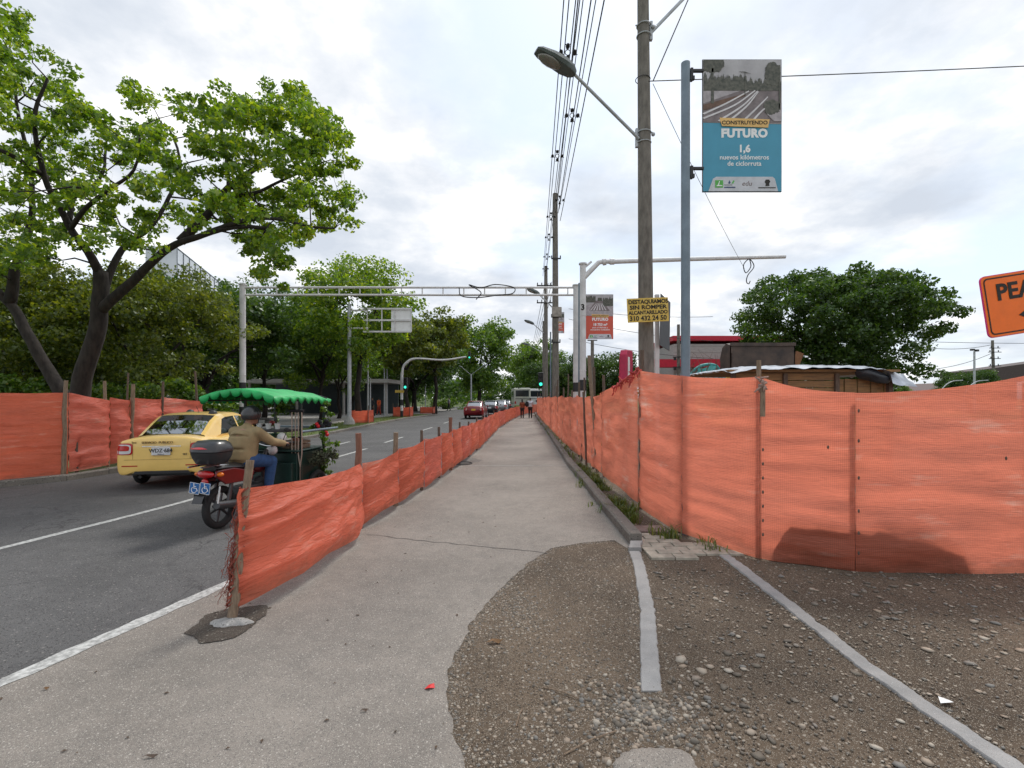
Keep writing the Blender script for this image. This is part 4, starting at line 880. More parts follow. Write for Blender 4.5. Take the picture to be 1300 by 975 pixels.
# ------------------------------------------------------------------ poles
def tapered_pole(name, x, y, h, r0, r1, m, label, cat='utility pole', seg=20, lean=(0, 0)):
    root = empty(name, (x, y, 0), 0, label, cat); mb = MB(); mb.tube([(lean[0] * t, lean[1] * t, -0.1 + (h + 0.1) * t) for t in (0, .25, .5, .75, 1)], [r0 + (r1 - r0) * t for t in (0, .25, .5, .75, 1)], seg)
    mb.build('pole', m, root, smooth='auto'); return root
LAMPG = mat('lamp_grey', (0.10, 0.12, 0.12), 0.5, 0.1); LENS = mat('lamp_lens', (0.20, 0.19, 0.17), 0.15, spec=0.6)
def luminaire(root, p0, p1, L=0.75, w=0.30, off=None):
    """street lamp on an arm from p0 to p1 (local), head continuing along the arm"""
    p0, p1 = Vector(p0), Vector(p1); mb = MB(); mb.tube([p0, (p0 + p1) / 2 + Vector((0, 0, .0)), p1], 0.03, 10); mb.build('arm', GALV, root, smooth='auto')
    d = (p1 - p0); d.z *= 0.45; d = d.normalized(); s = Vector((-d.y, d.x, 0)).normalized(); up = s.cross(d); up = up if up.z > 0 else -up; P = []
    for t, ww, hh, hb in ((0, .35, .05, -.05), (.1, .75, .10, -.07), (.3, 1.0, .13, -.07), (.6, 1.0, .12, -.05), (.9, .8, .07, -.04), (1.0, .55, .03, -.03)):
        c = p1 + d * (t * L - 0.05); P.append([c + s * (w / 2 * ww * a) + up * (hh * b if b > 0 else -hb * b) for a, b in ((-1, 0), (-.8, .7), (0, 1), (.8, .7), (1, 0), (.8, -.8), (0, -1), (-.8, -.8), (-1, 0))])
    mb = MB(); mb.grid(P)
    for row in (P[0], P[-1]): mb.add(row[:-1], [tuple(range(8))])
    h = mb.build('lamp_head', LAMPG, root, smooth='auto'); mb = MB(); c = p1 + d * (L * 0.58) - up * 0.055; rot = Matrix((d, s, up)).transposed()
    mb.sph(c, (L * .3, w * .38, .05), 12, 6, rot); mb.build('lens', LENS, root, smooth=True)
# the near concrete pole
px_, py_ = 2.66, 9.5
cp = tapered_pole('utility_pole', px_, py_, 11.2, 0.165, 0.10, CPOLE, 'nearest and thickest concrete utility pole, carrying a lamp arm and a yellow placard', lean=(-0.10, 0))
arm0 = W(811, 176, 9.45) - cp.location; arm1 = W(727, 92, 8.9) - cp.location
luminaire(cp, arm0, arm1, 0.82, 0.34)
mb = MB(); mb.tube([W(826, 42, 9.5) - cp.location, W(870, -4, 9.6) - cp.location, W(905, -44, 9.7) - cp.location], 0.032, 10); mb.build('arm', GALV, cp, smooth='auto')
mb = MB()
for z in (6.75, 6.95, 8.85, 9.05): mb.ring((-0.07, 0, z), (0, 0, 1), 0.135, 0.012, 20, 6)
for z in (6.85, 8.95): mb.box((-0.07 + (-0.14 if z < 7 else .14), 0, z), (0.05, .07, .36)); mb.cyl((-0.24, -.02, z + .1), (0.12, -.02, z + .1), .014, 6); mb.sph((0.10, -.05, z + .05), .04, 8, 6)
mb.build('clamp', GALV, cp, smooth='auto')
tube_sticks = MB(); tube_sticks.ring((-.09, 0, 8.0), (0, 0, 1), .14, .008, 18, 5); tube_sticks.build('wire_band', CABLE, cp)
# yellow placard
YEL = mat('yellow_board', (0.60, 0.40, 0.06), 0.6, scale=5, col2=(0.68, 0.50, 0.12)); INK = mat('ink', (0.02, 0.018, 0.015), 0.7, scale=20, var=.3)
pc = W(822.5, 393.5, 9.18); ys = empty('placard', pc, R(4), 'yellow placard with black stencilled lettering tied to the concrete pole', 'placard')
mb = MB(); mb.box((0, 0, 0), (0.80, 0.012, 0.455)); bo = mb.build('board', YEL, ys, bevel=0.003)
bo.rotation_euler = (0, R(-3), 0)
for body, z, s_, k in (('DESTAQUIAMOS', .155, .105, 0.98), ('SIN ROMPER', .050, .105, 1.22), ('ALCANTARILLADO', -.050, .095, 0.92), ('310 432 24 50', -.158, .125, 0.99)):
    text(body, s_, INK, ys, (0.003, -0.009, z), (R(90), R(-3), 0), bold=0.0035, sx_=k)
# traffic sign seen from its back
ts = empty('traffic_sign', (W(834, 0, 10.4).x, 10.4, 0), 0, 'dark grey back of a traffic sign on a thin white post beside the concrete pole', 'traffic sign')
mb = MB(); mb.box((0, 0, 1.97), (0.085, 0.085, 4.0)); mb.build('post', WPOLE, ts, bevel=.004)
mb = MB(); rot = Matrix.Rotation(R(58), 3, 'Z'); mb.box((0.22, 0.14, 3.38), (0.80, 0.012, 1.10), rot @ Matrix.Rotation(R(4), 3, 'Y')); mb.build('plate', mat('plate_back', (0.06, 0.062, 0.068), .6), ts)

# banners
def banner(name, loc, w, h, base_col, label, big, small, kind, rz=0.0, far=False):
    """printed street banner; loc = its lower left corner (local x to the right, z up)"""
    root = empty(name, loc, rz, label, 'banner')
    def sheet(nm, poly, m, d, thick=0.002):
        mb = MB(); mb.prism(poly, (0, -d, 0), (1, 0, 0), (0, 0, 1), (0, -thick, 0)); return mb.build(nm, m, root)
    hs = h * 0.52
    mb = MB(); mb.box((w / 2, 0.012, h / 2), (w, 0.018, h)); mb.build('backing', mat('banner_edge', (0.08, 0.08, 0.09), .7), root)
    sheet('colour_field', [(0.005, 0.005), (w - 0.005, 0.005), (w - .005, hs - .02), (0.005, hs)], base_col, 0.0)
    # the printed street view: sky, tree line, carriageway with curving lines, planting
    S = lambda pts: [(x * w, hs + y * (h - hs)) for x, y in pts]
    sheet('print', S([(.005, .005), (.995, -.02), (.995, .99), (.005, .99)]), mat('print_sky', (0.38, 0.36, 0.38), .6, scale=3, col2=(0.52, 0.50, 0.52)), 0.0)
    GR = mat('print_road', (0.20, 0.165, 0.17), .6, scale=9, var=.25); TR = mat('print_trees', (0.05, 0.055, 0.045), .6, scale=25, col2=(0.14, 0.135, 0.11)); LI = mat('print_white', (0.66, 0.63, 0.65), .6); PVT = mat('print_pavement', (0.40, 0.36, 0.38), .6, scale=12, var=.2); BR = mat('print_verge', (0.15, 0.085, 0.06), .6, scale=14, var=.3)
    def pr(poly, m, d): sheet('print', S(poly), m, d)
    def rag(x0, x1, y0, y1, n, sd):
        n = n * 6; return [(x0, y0)] + [(x0 + (x1 - x0) * i / n, y1 * (1 + .16 * mnoise.noise(Vector((i * .11, sd, 0))) + .10 * mnoise.noise(Vector((i * .5, sd, 3))))) for i in range(n + 1)] + [(x1, y0)]
    def crown(cx, cy, rx, ry, sd): return [(cx + rx * math.cos(t) * k_, cy + ry * math.sin(t) * k_) for t, k_ in ((2 * math.pi * i / 60, 1 + .22 * mnoise.noise(Vector((math.cos(i * .1047) * 2, math.sin(i * .1047) * 2, sd))) + .14 * mnoise.noise(Vector((math.cos(i * .1047) * 9, math.sin(i * .1047) * 9, sd)))) for i in range(60))]
    if kind == 1:
        pr([(.005, .01), (.995, -.01), (.995, .5), (.62, .54), (.52, .54), (.005, .34)], GR, .003)
        pr([(.005, .30), (.52, .52), (.5, .56), (.005, .56)], PVT, .004); pr([(.005, .20), (.05, .2), (.54, .42), (.54, .46), (.3, .38), (.005, .28)], BR, .006)
        pr(rag(.01, .55, .5, .72, 22, 1), TR, .006); pr(rag(.55, .99, .50, .66, 18, 2), TR, .006)
        pr([(min(max(a_, .006), .99), min(b_, .985)) for a_, b_ in crown(.13, .92, .14, .13, 1)], TR, .008); pr([(.10, .3), (.14, .3), (.135, .85), (.11, .85)], TR, .008)
        pr([(min(a_, .99), b_) for a_, b_ in crown(.88, .76, .10, .19, 5)], TR, .008); pr([(.955, .2), (.98, .2), (.975, .9), (.96, .9)], TR, .010)
        pr([(.8, .14), (.9, .02), (.995, .02), (.995, .3), (.9, .3), (.88, .2)], PVT, .008)
        pr(crown(.87, .24, .10, .12, 9), TR, .010)
        for a, b, c_ in (((.005, .06), (.40, .27), (.66, .50)), ((.005, .13), (.3, .3), (.58, .49)), ((.32, .01), (.55, .25), (.70, .48)), ((.5, .01), (.66, .2), (.82, .40)), ((.62, .01), (.72, .15), (.86, .3)), ((.2, .02), (.5, .26), (.69, .49))):
            q = smoothline([(a[0], a[1], 0), (b[0], b[1], 0), (c_[0], c_[1], 0)], 5); t_ = .012
            pr([(p.x - t_ * (1 - i / 12), p.y + t_) for i, p in enumerate(q)] + [(p.x + t_ * (1 - i / 12), p.y - t_ * .5) for i, p in reversed(list(enumerate(q)))], LI, .008)
        pr([(.525, .42), (.535, .42), (.533, .8), (.527, .8)], TR, .010); pr([(.45, .8), (.53, .78), (.61, .76), (.53, .795)], TR, .011)
    else:
        pr([(.005, .01), (.995, -.01), (.995, .55), (.6, .7), (.4, .7), (.005, .45)], PVT, .003); pr([(.12, .25), (.88, .22), (.62, .70), (.36, .70)], GR, .005)
        for k in range(6):
            a = .16 + k * .11; b = .38 + k * .04; pr([(a, .26), (a + .045, .26), (b + .015, .58), (b, .58)], LI, .008)
        pr(rag(.01, .36, .62, .9, 12, 3), TR, .006); pr(rag(.62, .99, .45, .82, 12, 4), TR, .006); pr([(.42, .68), (.44, .84), (.58, .84), (.6, .68)], TR, .006)
    YB = mat('print_ochre', (0.72, 0.45, 0.16), .6)
    sheet('print', [(.22 * w, hs + .01), (.21 * w, hs + .035 * h), (.84 * w, hs + .022 * h), (.82 * w, hs - .04 * h), (.24 * w, hs - .028 * h)], YB, 0.012)
    sk = R(0)
    text('CONSTRUYENDO', .066 * w, INK, root, (.525 * w, -.016, hs - .004 * h), bold=.0012 * w, ext=.0005, sx_=1.08)
    WH = mat('print_letter', (0.82, 0.82, 0.82), .6, var=.02)
    text('FUTURO', .145 * w, WH, root, (.525 * w, -.004, hs - .082 * h), bold=.0085 * w, ext=.001, sx_=.98, spacing=1.08)
    text(big, .125 * w, WH, root, (.525 * w, -.004, hs - .198 * h), bold=.0055 * w, ext=.001)
    for k, s_ in enumerate(small): text(s_, .083 * w, WH, root, (.525 * w, -.004, hs - (.262 + .047 * k) * h), bold=.0012 * w, ext=.001)
    sheet('logo_panel', [(.07 * w, .005), (.95 * w, .005), (.91 * w, .098 * h), (.88 * w, .112 * h), (.17 * w, .112 * h), (.13 * w, .098 * h)], mat('print_pale', (.55, .56, .60), .6), 0.004)
    GN = mat('print_green', (.10, .42, .08), .6); NV = mat('print_navy', (.03, .06, .16), .6)
    sheet('logo', [(.155 * w, .03 * h), (.255 * w, .03 * h), (.255 * w, .085 * h), (.155 * w, .085 * h)], GN, .008)
    sheet('logo', [(.165 * w, .04 * h), (.19 * w, .052 * h), (.205 * w, .078 * h), (.215 * w, .078 * h), (.2 * w, .05 * h), (.245 * w, .045 * h), (.245 * w, .04 * h)], WH, .011)
    sheet('logo', [(.32 * w, .065 * h), (.335 * w, .085 * h), (.35 * w, .065 * h), (.335 * w, .058 * h)], NV, .008); sheet('logo', [(.36 * w, .06 * h), (.385 * w, .085 * h), (.40 * w, .08 * h), (.385 * w, .062 * h)], GN, .008)
    sheet('logo', [(.27 * w, .048 * h), (.37 * w, .048 * h), (.37 * w, .051 * h), (.27 * w, .051 * h)], INK, .008); sheet('logo', [(.27 * w, .028 * h), (.41 * w, .028 * h), (.41 * w, .036 * h), (.27 * w, .036 * h)], NV, .008)
    text('edu', .085 * w, mat('print_grey', (.18, .12, .12), .6), root, (.555 * w, -.008, .06 * h), ext=.0005, shear=.2)
    sheet('logo', [(.79 * w, .042 * h), (.84 * w, .042 * h), (.835 * w, .06 * h), (.85 * w, .075 * h), (.835 * w, .09 * h), (.795 * w, .09 * h), (.78 * w, .075 * h), (.795 * w, .06 * h)], INK, .008)
    sheet('logo', [(.70 * w, .026 * h), (.92 * w, .026 * h), (.92 * w, .032 * h), (.70 * w, .032 * h)], INK, .008)
    return root
BLUEB = mat('banner_blue', (0.065, 0.30, 0.44), .55, var=.05, scale=4); REDB = mat('banner_red', (0.62, 0.10, 0.06), .55, var=.06, scale=4)
Yp = 6.2; bp = tapered_pole('banner_pole', 2.225, Yp, W(0, 80, Yp).z, .058, .055, BPOLE, 'blue grey steel pole behind the orange net holding the large blue banner', 'pole')
for py in (90, 214):
    mb = MB(); z = W(0, py, Yp).z; mb.box((0.135, 0, z), (0.19, .035, .035)); mb.box((0.075, 0, z - .05), (.035, .05, .16)); mb.box((0.095, -.01, z - .1), (.03, .04, .05)); mb.build('bracket', BLACK, bp, bevel=.004)
bl = W(892, 243.5, Yp); banner('banner', bl, 1.015, 1.70, BLUEB, 'large blue banner with a printed street view hanging high on the blue grey pole', '1,6', ['nuevos kilómetros', 'de ciclorruta'], 1)
Yq = 17.5; bq = tapered_pole('banner_pole', W(736, 0, Yq).x, Yq, 5.9, .06, .055, BPOLE, 'blue grey pole just behind the white posts, carrying the smaller red banner', 'pole')
[MB().box((.12, 0, W(0, q_, Yq).z), (.2, .03, .03)).build('bracket', BLACK, bq) for q_ in (376, 420)]
banner('banner', W(743.5, 430.5, Yq), 1.0, 1.62, REDB, 'red banner beside the white gantry posts with a printed zebra crossing', '18 753 m²', ['para el disfrute y', 'encuentro ciudadano'], 2)
Yr = 40.0; bq = tapered_pole('banner_pole', W(699, 0, Yr).x, Yr, 7.2, .07, .06, BPOLE, 'distant blue grey pole behind the concrete poles with a red banner', 'pole')
banner('banner', W(701, 423, Yr), 1.0, 1.75, REDB, 'farthest red banner, partly hidden behind the second concrete pole', '18 753 m²', ['para el disfrute y', 'encuentro ciudadano'], 2)

# second and third concrete poles
up2 = tapered_pole('utility_pole', W(705.5, 0, 25).x, 25, W(0, 246, 25).z, .19, .13, CPOLE, 'second concrete utility pole standing where the gantry beam passes', lean=(-.03, 0))
luminaire(up2, (-.15, 0, 6.4), (-.9, -.3, 7.05), .75, .28)
mb = MB()
for z, w in ((8.9, .5), (5.9, .5), (4.6, .45)): mb.box((0, -.17, z), (w, .06, .06)); [mb.cyl((x, -.17, z + .02), (x, -.17, z + .15), .03, 8) for x in (-w * .45, w * .45)]
mb.build('crossarm', BLACK, up2); mb = MB(); mb.box((0.0, -.2, 6.15), (.42, .16, .5)); mb.cyl((.22, -.2, 5.9), (.22, -.2, 6.4), .07, 10); mb.build('junction_box', mat('weathered_box', (.30, .27, .24), .7, var=.3), up2, bevel=.01)
up3 = tapered_pole('utility_pole', W(693, 0, 34).x, 34, 11.0, .17, .12, CPOLE, 'third concrete utility pole, farther down the path beside the red banner')
luminaire(up3, (-.15, 0, 6.3), (-.9, -.3, 6.9), .75, .28); mb = MB()
for z in (8.4, 9.6): mb.box((0, -.17, z), (1.3, .08, .08)); [mb.cyl((x, -.17, z + .04), (x, -.17, z + .2), .035, 8) for x in (-.6, -.3, .3, .6)]
mb.build('crossarm', BLACK, up3)
up4 = tapered_pole('utility_pole', 3.4, 52, 10.0, .17, .12, CPOLE, 'farthest utility pole in the line beside the path')
luminaire(up4, (-.15, 0, 6.6), (-1.6, -.3, 7.4), .8, .3)

# wires (each run its own object)
def wire(pts, label, group, r=0.011, sag=0.0, spacers=None, parent=None):
    A, B = Vector(pts[0]), Vector(pts[-1]); P = [(A.lerp(B, t / 20) + Vector((0, 0, -sag * 4 * (t / 20) * (1 - t / 20)))) - A for t in range(21)]
    mb = MB(); mb.tube(P, r, 5)
    return tag(mb.build('overhead_wire', CABLE, loc=A), label, 'wire', group)
GW = 'overhead wires running along the path'
for i, (dx, dz) in enumerate(((-.30, .0), (-.12, .1), (.06, 0), (.22, .05), (.36, -.1))):
    a = Vector((0.95 + dx * 1.2, -4, 9.6 + dz)); b = Vector((W(708, 0, 25).x + dx * .35, 25, 11.3 + dz * 4)); wire((a, b), 'thin black cable from overhead to the top of the second concrete pole', GW, .013 if i % 2 else .016, .15)
for i, (dx, dz) in enumerate(((-.22, 0), (-.08, .1), (.06, 0), (.18, .1))):
    a = Vector((0.62 + dx, -4, 9.7 + dz)); b = Vector((W(697, 0, 34).x + dx * .6 - .3, 34, 10.3 + dz * 3)); wire((a, b), 'thin black cable passing left of the second concrete pole to the third one', 'overhead wires to the third pole', .013, .2)
for i in range(4): wire((Vector((W(697, 0, 34).x - .3 + i * .25, 34, 9.7 + .1 * i)), Vector((3.2 + i * .15, 90, 9.2))), 'distant cable beyond the third concrete pole', 'wires beyond the third pole', .02, .5)
# spacers clamping the bundles
def spacer(c, s, lab):
    mb = MB(); rg = random.Random(int(s * 1000 + c.y * 10))
    for dx, dz in ((-.5, 0), (.5, 0), (0, .45), (0, -.4)):
        q = Vector((dx * s, 0, dz * s)); mb.sph(q, (s * .16, s * .3, s * .13), 8, 6)
        for k in (-1, 1): mb.tube([q, q + Vector((k * s * .2, 0, -s * .18 * (1 if dz <= 0 else -1)))], [s * .07, s * .02], 5)
    mb.ring((0, 0, 0), (0, 1, 0), s * .2, s * .035, 10, 4)
    tag(mb.build('wire_spacer', CABLE, loc=c), lab, 'wire spacer', 'clamps on the overhead wires')
def on(a, b, t, sag): return a.lerp(b, t) + Vector((0, 0, -sag * 4 * t * (1 - t)))
a1, b1 = Vector((0.95, -4, 9.6)), Vector((W(708, 0, 25).x, 25, 11.3)); a2, b2 = Vector((0.62, -4, 9.7)), Vector((W(697, 0, 34).x - .3, 34, 10.3))
for t, lab in ((.66, 'largest dark clamp on the near cable bundle, above the street lamp arm'), (.93, 'dark clamp on the cables just before the second concrete pole')): spacer(on(a1, b1, t, .15), .36, lab)
for t, lab in ((.40, 'dark clamp on the left cable bundle at the top edge of the picture'), (.53, 'dark clamp on the left cable bundle between the lamp and the second pole'), (.68, 'dark clamp on the left cable bundle level with the second pole top'), (.76, 'dark clamp on the left cable bundle just below the second pole top'), (.86, 'small dark clamp on the left cable bundle, second from the third pole'), (.94, 'small dark clamp on the left cable bundle nearest the third pole')):
    spacer(on(a2, b2, t, .2), .32, lab)
PT = Vector((px_ - .0, 9.4, W(0, 103, 9.4).z))
wire((PT, Vector((26, 11.5, 8.9 + 1.55))), 'long thin wire running right from the near concrete pole behind the blue banner', None, .010, .1)
wire((PT + Vector((0.08, 0, 0)), Vector((4.6, 10.2, 12.2))), 'guy wire slanting up right from the near concrete pole', None, .012)
wire((PT + Vector((.08, 0, -.05)), Vector((W(945, 0, 17).x, 17, 6.3))), 'very thin wire dropping right behind the blue banner to the end of the white arm', None, .006, .1)
for i, (y0, y1) in enumerate(((492 - 80, 402), (470 - 45, 433), (450, 455))):
    A = W(722, y0 - 20, 30); B = W(905, y1, 30); wire((A, B), ['topmost', 'middle', 'lowest'][i] + ' of the thin wires strung behind the red banner toward the red roofed building', None, .014, .2)
wire((W(1120, 432, 60), W(1330, 436, 60)), 'thin wire right of the domed tree, above the far utility pole', None, .03, .1); wire((W(1100, 425, 50), W(1262, 437, 62)), 'sagging wire from the domed tree to the far utility pole', None, .03, 1.0); wire((W(1130, 470, 50), W(1262, 447, 62)), 'lower sagging wire to the far utility pole on the right', None, .03, .8)

# the sign gantry
def banded_post(root, x, y, h, r, m=WPOLE):
    mb = MB(); mb.tube([(x, y, -.05), (x, y, h)], [r, r * .92], 18); mb.cyl((x, y, h), (x, y, h + .05), r * 1.25, 18)
    for z in (h * .42, h * .72): mb.ring((x, y, z), (0, 0, 1), r, .012, 18, 5)
    mb.build('post', m, root, smooth='auto'); mb = MB()
    for z in (1.0, 2.0): mb.cyl((x, y, z), (x, y, z + .38), r + .004, 18)
    mb.build('black_band', BLACK, root, smooth='auto')
Yg = 20.0; xl, xr = W(308, 0, Yg).x, W(731, 0, Yg).x; gt = empty('sign_gantry', (xl, Yg, 0), 0, 'empty white gantry spanning the road, two posts and a ladder like beam', 'gantry')
banded_post(gt, 0, 0, W(0, 362, Yg).z, .125); banded_post(gt, xr - xl, 0, W(0, 363, Yg).z, .115)
zt, zb = W(0, 365, Yg).z, W(0, 374.5, Yg).z; L_ = xr - xl; mb = MB()
mb.cyl((.1, 0, zt), (L_ - .1, 0, zt), .045, 10); mb.cyl((.1, 0, zb), (L_ - .1, 0, zb), .045, 10)
k = 0.55
while k < L_: mb.cyl((k, 0, zb), (k, 0, zt), .025, 8); k += 0.86
mb.build('beam', WPOLE, gt, smooth='auto'); mb = MB()
x0 = W(583, 0, Yg).x - xl
mb.tube(smoothline([(x0, -.06, zb + .3), (x0 + .1, -.06, zb - .05), (x0 + .8, -.07, zb - .12), (x0 + 1.6, -.07, zb - .02), (x0 + 2.2, -.06, zb + .05), (x0 + 2.25, -.06, zb + .3), (x0 + 1.5, -.06, zb + .42), (x0 + .9, -.06, zt - .02), (x0 + .4, -.06, zt + .1), (x0 + .9, -.06, zb + .1), (x0 + .7, -.06, zb - .2)], 6), .022, 6)
mb.build('cable', CABLE, gt, smooth=True)
# the mast arm to the right
Ym = 17.0; xm = W(740, 0, Ym).x; ma = empty('mast_arm', (xm, Ym, 0), 0, 'white banded post with a long bare arm reaching right across the sky', 'mast')
banded_post(ma, 0, 0, W(0, 336, Ym).z, .115); z0 = W(0, 352, Ym).z; z1 = W(0, 334, Ym).z; mb = MB()
mb.tube([(.05, 0, z0), (.55, 0, z1 + .02), (.75, 0, z1 + .06), (1.0, 0, z1 + .05)], [.09, .085, .085, .08], 12); mb.tube([(1.0, 0, z1 + .05), (3.8, -.15, z1 + .10), (W(990, 0, Ym).x - xm, -.35, z1 + .12)], [.085, .075, .06], 12); mb.cyl((.95, 0, z1 + .05), (1.1, 0, z1 + .055), .11, 12); mb.cyl((.8, 0, z1 + .05), (.7, 0, z1 + .03), .12, 12)
mb.tube([(-.05, 0, z0 + .25), (.3, 0, z0 + .55)], [.04, .04], 8)
mb.build('arm', WPOLE, ma, smooth='auto'); mb = MB(); xc = W(946, 0, Ym).x - xm
mb.tube(smoothline([(xc, -.3, z1 + .08), (xc + .05, -.3, z1 - .2), (xc - .12, -.3, z1 - .42), (xc - .2, -.3, z1 - .15), (xc + .0, -.3, z1 + .05), (xc + .16, -.3, z1 - .2), (xc - .05, -.3, z1 - .5), (xc - .1, -.3, z1 - .72), (xc - .02, -.3, z1 - .8), (xc + .03, -.3, z1 - .7)], 6), .016, 6); mb.build('cable', CABLE, ma, smooth=True)
mb = MB()     # dark 'A 3' marks on the posts are stencilled numbers
text('3', .28, INK, ma, (-.02, -.118, W(0, 391, Ym).z), bold=.01, name='number')
# grey sign post with empty sign frame
Ys = 29.8; sx0 = W(443.5, 0, Ys).x; sp_ = tapered_pole('sign_post', sx0, Ys, W(0, 386, Ys).z, .13, .11, GALV, 'grey steel post with a white sign frame seen from behind', 'sign post')
mb = MB(); fx0, fx1 = W(461, 0, Ys).x - sx0, W(522, 0, Ys).x - sx0; fz0, fz1 = W(0, 421, Ys).z, W(0, 392, Ys).z
for z in (fz0, (fz0 + fz1) / 2, fz1): mb.box(((fx0 + fx1) / 2, 0, z), (fx1 - fx0, .07, .10))
for x in (fx0 + .25, fx0 + 1.15, fx0 + 1.95, fx1): mb.box((x, .02, (fz0 + fz1) / 2), (.06, .05, fz1 - fz0))
mb.cyl((0, 0, fz1 - .1), (fx0 + .3, 0, fz1 - .1), .05, 8); mb.cyl((0, 0, fz0 + .2), (fx0 + .3, 0, fz0 + .2), .05, 8); mb.build('frame', WPOLE, sp_)
mb = MB(); mb.box((fx1 - .62, .07, (fz0 + fz1) / 2), (1.25, .02, fz1 - fz0)); mb.build('panel', WHITEP, sp_)
mb = MB(); mb.tube([(0, 0, .08), (0, 0, .35), (0, 0, .6)], [.36, .3, .14], 14); mb.build('footing', CONC, sp_)

# traffic signals
GREEN = mat('green_lamp', (0.02, 0.5, 0.35), .3, emit=(0.05, 0.95, 0.62), estr=0.9)
DARKL = mat('unlit_lens', (0.03, 0.02, 0.02), .3)
def signal_head(root, c, s=1.0, lit=True):
    c = Vector(c); mb = MB(); mb.box(c, (.34 * s, .22 * s, 1.0 * s)); h = mb.build('signal_head', BLACK, root, bevel=.05 * s)
    for k in range(3):
        z = c.z + (.31 - .31 * k) * s; mb = MB(); mb.cyl((c.x, c.y - .11 * s, z), (c.x, c.y - .125 * s, z), .11 * s, 16); mb.build('lens', GREEN if k == 2 and lit else DARKL, h, smooth='auto')
        mb = MB(); mb.tube([(c.x, c.y - .11 * s, z), (c.x, c.y - .26 * s, z)], .125 * s, 16, False); mb.build('visor', BLACK, h)
    return h
Yt = 41; xt = W(510, 0, Yt).x; sg = empty('traffic_signal', (xt, Yt, 0.1), 0, 'white signal post on the island whose curved arm carries a green light over the road', 'traffic light')
mb = MB(); zt_ = W(0, 468, Yt).z; mb.tube(smoothline([(0, 0, -.05), (0, 0, 2.2), (.05, 0, zt_ - .3), (.35, 0, zt_ + .35), (1.2, 0, zt_ + .75), (3.5, 0, W(0, 457, Yt).z - .1), (W(592, 0, Yt).x - xt, 0, W(0, 453, Yt).z - .1)], 6), [.12] * 12 + [.10] * 12 + [.07] * 13, 12); mb.build('post', WPOLE, sg, smooth='auto')
signal_head(sg, (W(596, 0, Yt).x - xt, 0, W(0, 451, Yt).z - .1 + .0), .62); signal_head(sg, (W(533.5, 0, Yt).x - xt - 1.2, -.2, W(0, 487, Yt).z - .1), 1.0)
mb = MB(); mb.box((-.15, -.15, W(0, 497, Yt).z - .1), (.75, .03, .22)); mb.build('yellow_plate', YEL, sg)
mb = MB(); mb.cyl((0, 0, .0), (0, 0, .55), .125, 14); mb.cyl((0, 0, 1.0), (0, 0, 1.5), .125, 14); mb.build('black_band', BLACK, sg)
Yt = 38; xt = W(688, 0, Yt).x; sg = empty('traffic_signal', (xt + .25, Yt, 0), 0, 'traffic light showing green beside the poles, left of the second concrete pole', 'traffic light')
mb = MB(); mb.tube([(0, 0, 0), (0, 0, 3.9)], .06, 10); mb.build('post', GALV, sg); signal_head(sg, (-.35, 0, W(0, 482, Yt).z), 1.15)

# the double arm lamp post and other thin poles on the left
Yl = 66; xk = W(598, 0, Yl).x; dl = tapered_pole('street_lamp', xk, Yl, W(0, 475, Yl).z, .13, .1, GALV, 'pale lamp post with two upswept arms beyond the island', 'street lamp')
hz1 = W(0, 475, Yl).z; luminaire(dl, (0, 0, hz1 - .1), (-1.2, 0, hz1 + .9), .7, .3); luminaire(dl, (0, 0, hz1 - .1), (1.6, 0, hz1 + 1.1), .7, .3)
for px, Y, h, lab in ((467, 37, 4.6, 'thin grey pole just right of the nearest island tree trunk'), (470, 39, 3.2, 'short thin pole beside the nearest orange tree box'), (488, 46, 4.4, 'left one of two thin pale poles behind the plaza visitors'), (491.5, 47, 4.4, 'right one of two thin pale poles behind the plaza visitors'), (540, 60, 3.0, 'thin pole in the shade right of the signal post')):
    mb = MB(); mb.tube([(0, 0, 0), (0, 0, h)], [.07, .05], 10); mb.cyl((0, 0, 0), (0, 0, .06), .14, 10); mb.cyl((0, 0, h), (0, 0, h + .05), .08, 10); tag(mb.build('metal_pole', GALV, loc=(W(px, 0, Y).x, Y, .1), smooth='auto'), lab, 'pole')
# right side distant poles
Yu = 60; u5 = tapered_pole('utility_pole', W(1263, 0, Yu).x, Yu, W(0, 432, Yu).z, .2, .14, CPOLE, 'utility pole with several crossarms standing before the dark overpass', lean=(-.3, 0)); mb = MB()
for z, w in ((7.9, 1.3), (7.4, 1.6), (6.6, 1.4), (5.7, 1.5)): mb.box((-.2, -.2, z), (w, .08, .08)); [mb.cyl((x, -.2, z), (x, -.2, z + .25), .05, 6) for x in (-w * .5, w * .15)]
mb.build('crossarm', BLACK, u5)
Yv = 52; u6 = tapered_pole('street_lamp', W(1237, 0, Yv).x, Yv, W(0, 446, Yv).z, .12, .09, GALV, 'short grey mast with two floodlights left of the crossarm pole', 'street lamp'); mb = MB(); mb.box((-.2, 0, W(0, 444, Yv).z), (.35, .3, .2)); mb.box((.25, 0, W(0, 445, Yv).z), (.3, .3, .22)); mb.build('floodlight', BLACK, u6, bevel=.03)
Yw = 34; u7 = tapered_pole('utility_pole', W(850.5, 0, Yw).x + .6, Yw, 6.9, .13, .1, CPOLE, 'dark pole before the red and grey building, left of the banner pole'); mb = MB()
for z in (4.6, 3.9): mb.box((0, -.15, z), (.9, .06, .06)); mb.box((.3, -.15, z + .15), (.15, .15, .25)); mb.box((-.3, -.15, z - .12), (.15, .15, .2))
mb.build('crossarm', BLACK, u7)
Yx = 30; u8 = tapered_pole('utility_pole', W(752, 0, Yx).x, Yx, W(0, 432, Yx).z, .13, .1, CPOLE, 'grey pole with a short crossarm directly below the red banner'); mb = MB(); mb.box((0, 0, W(0, 432, Yx).z), (.6, .08, .06)); mb.build('crossarm', BLACK, u8)
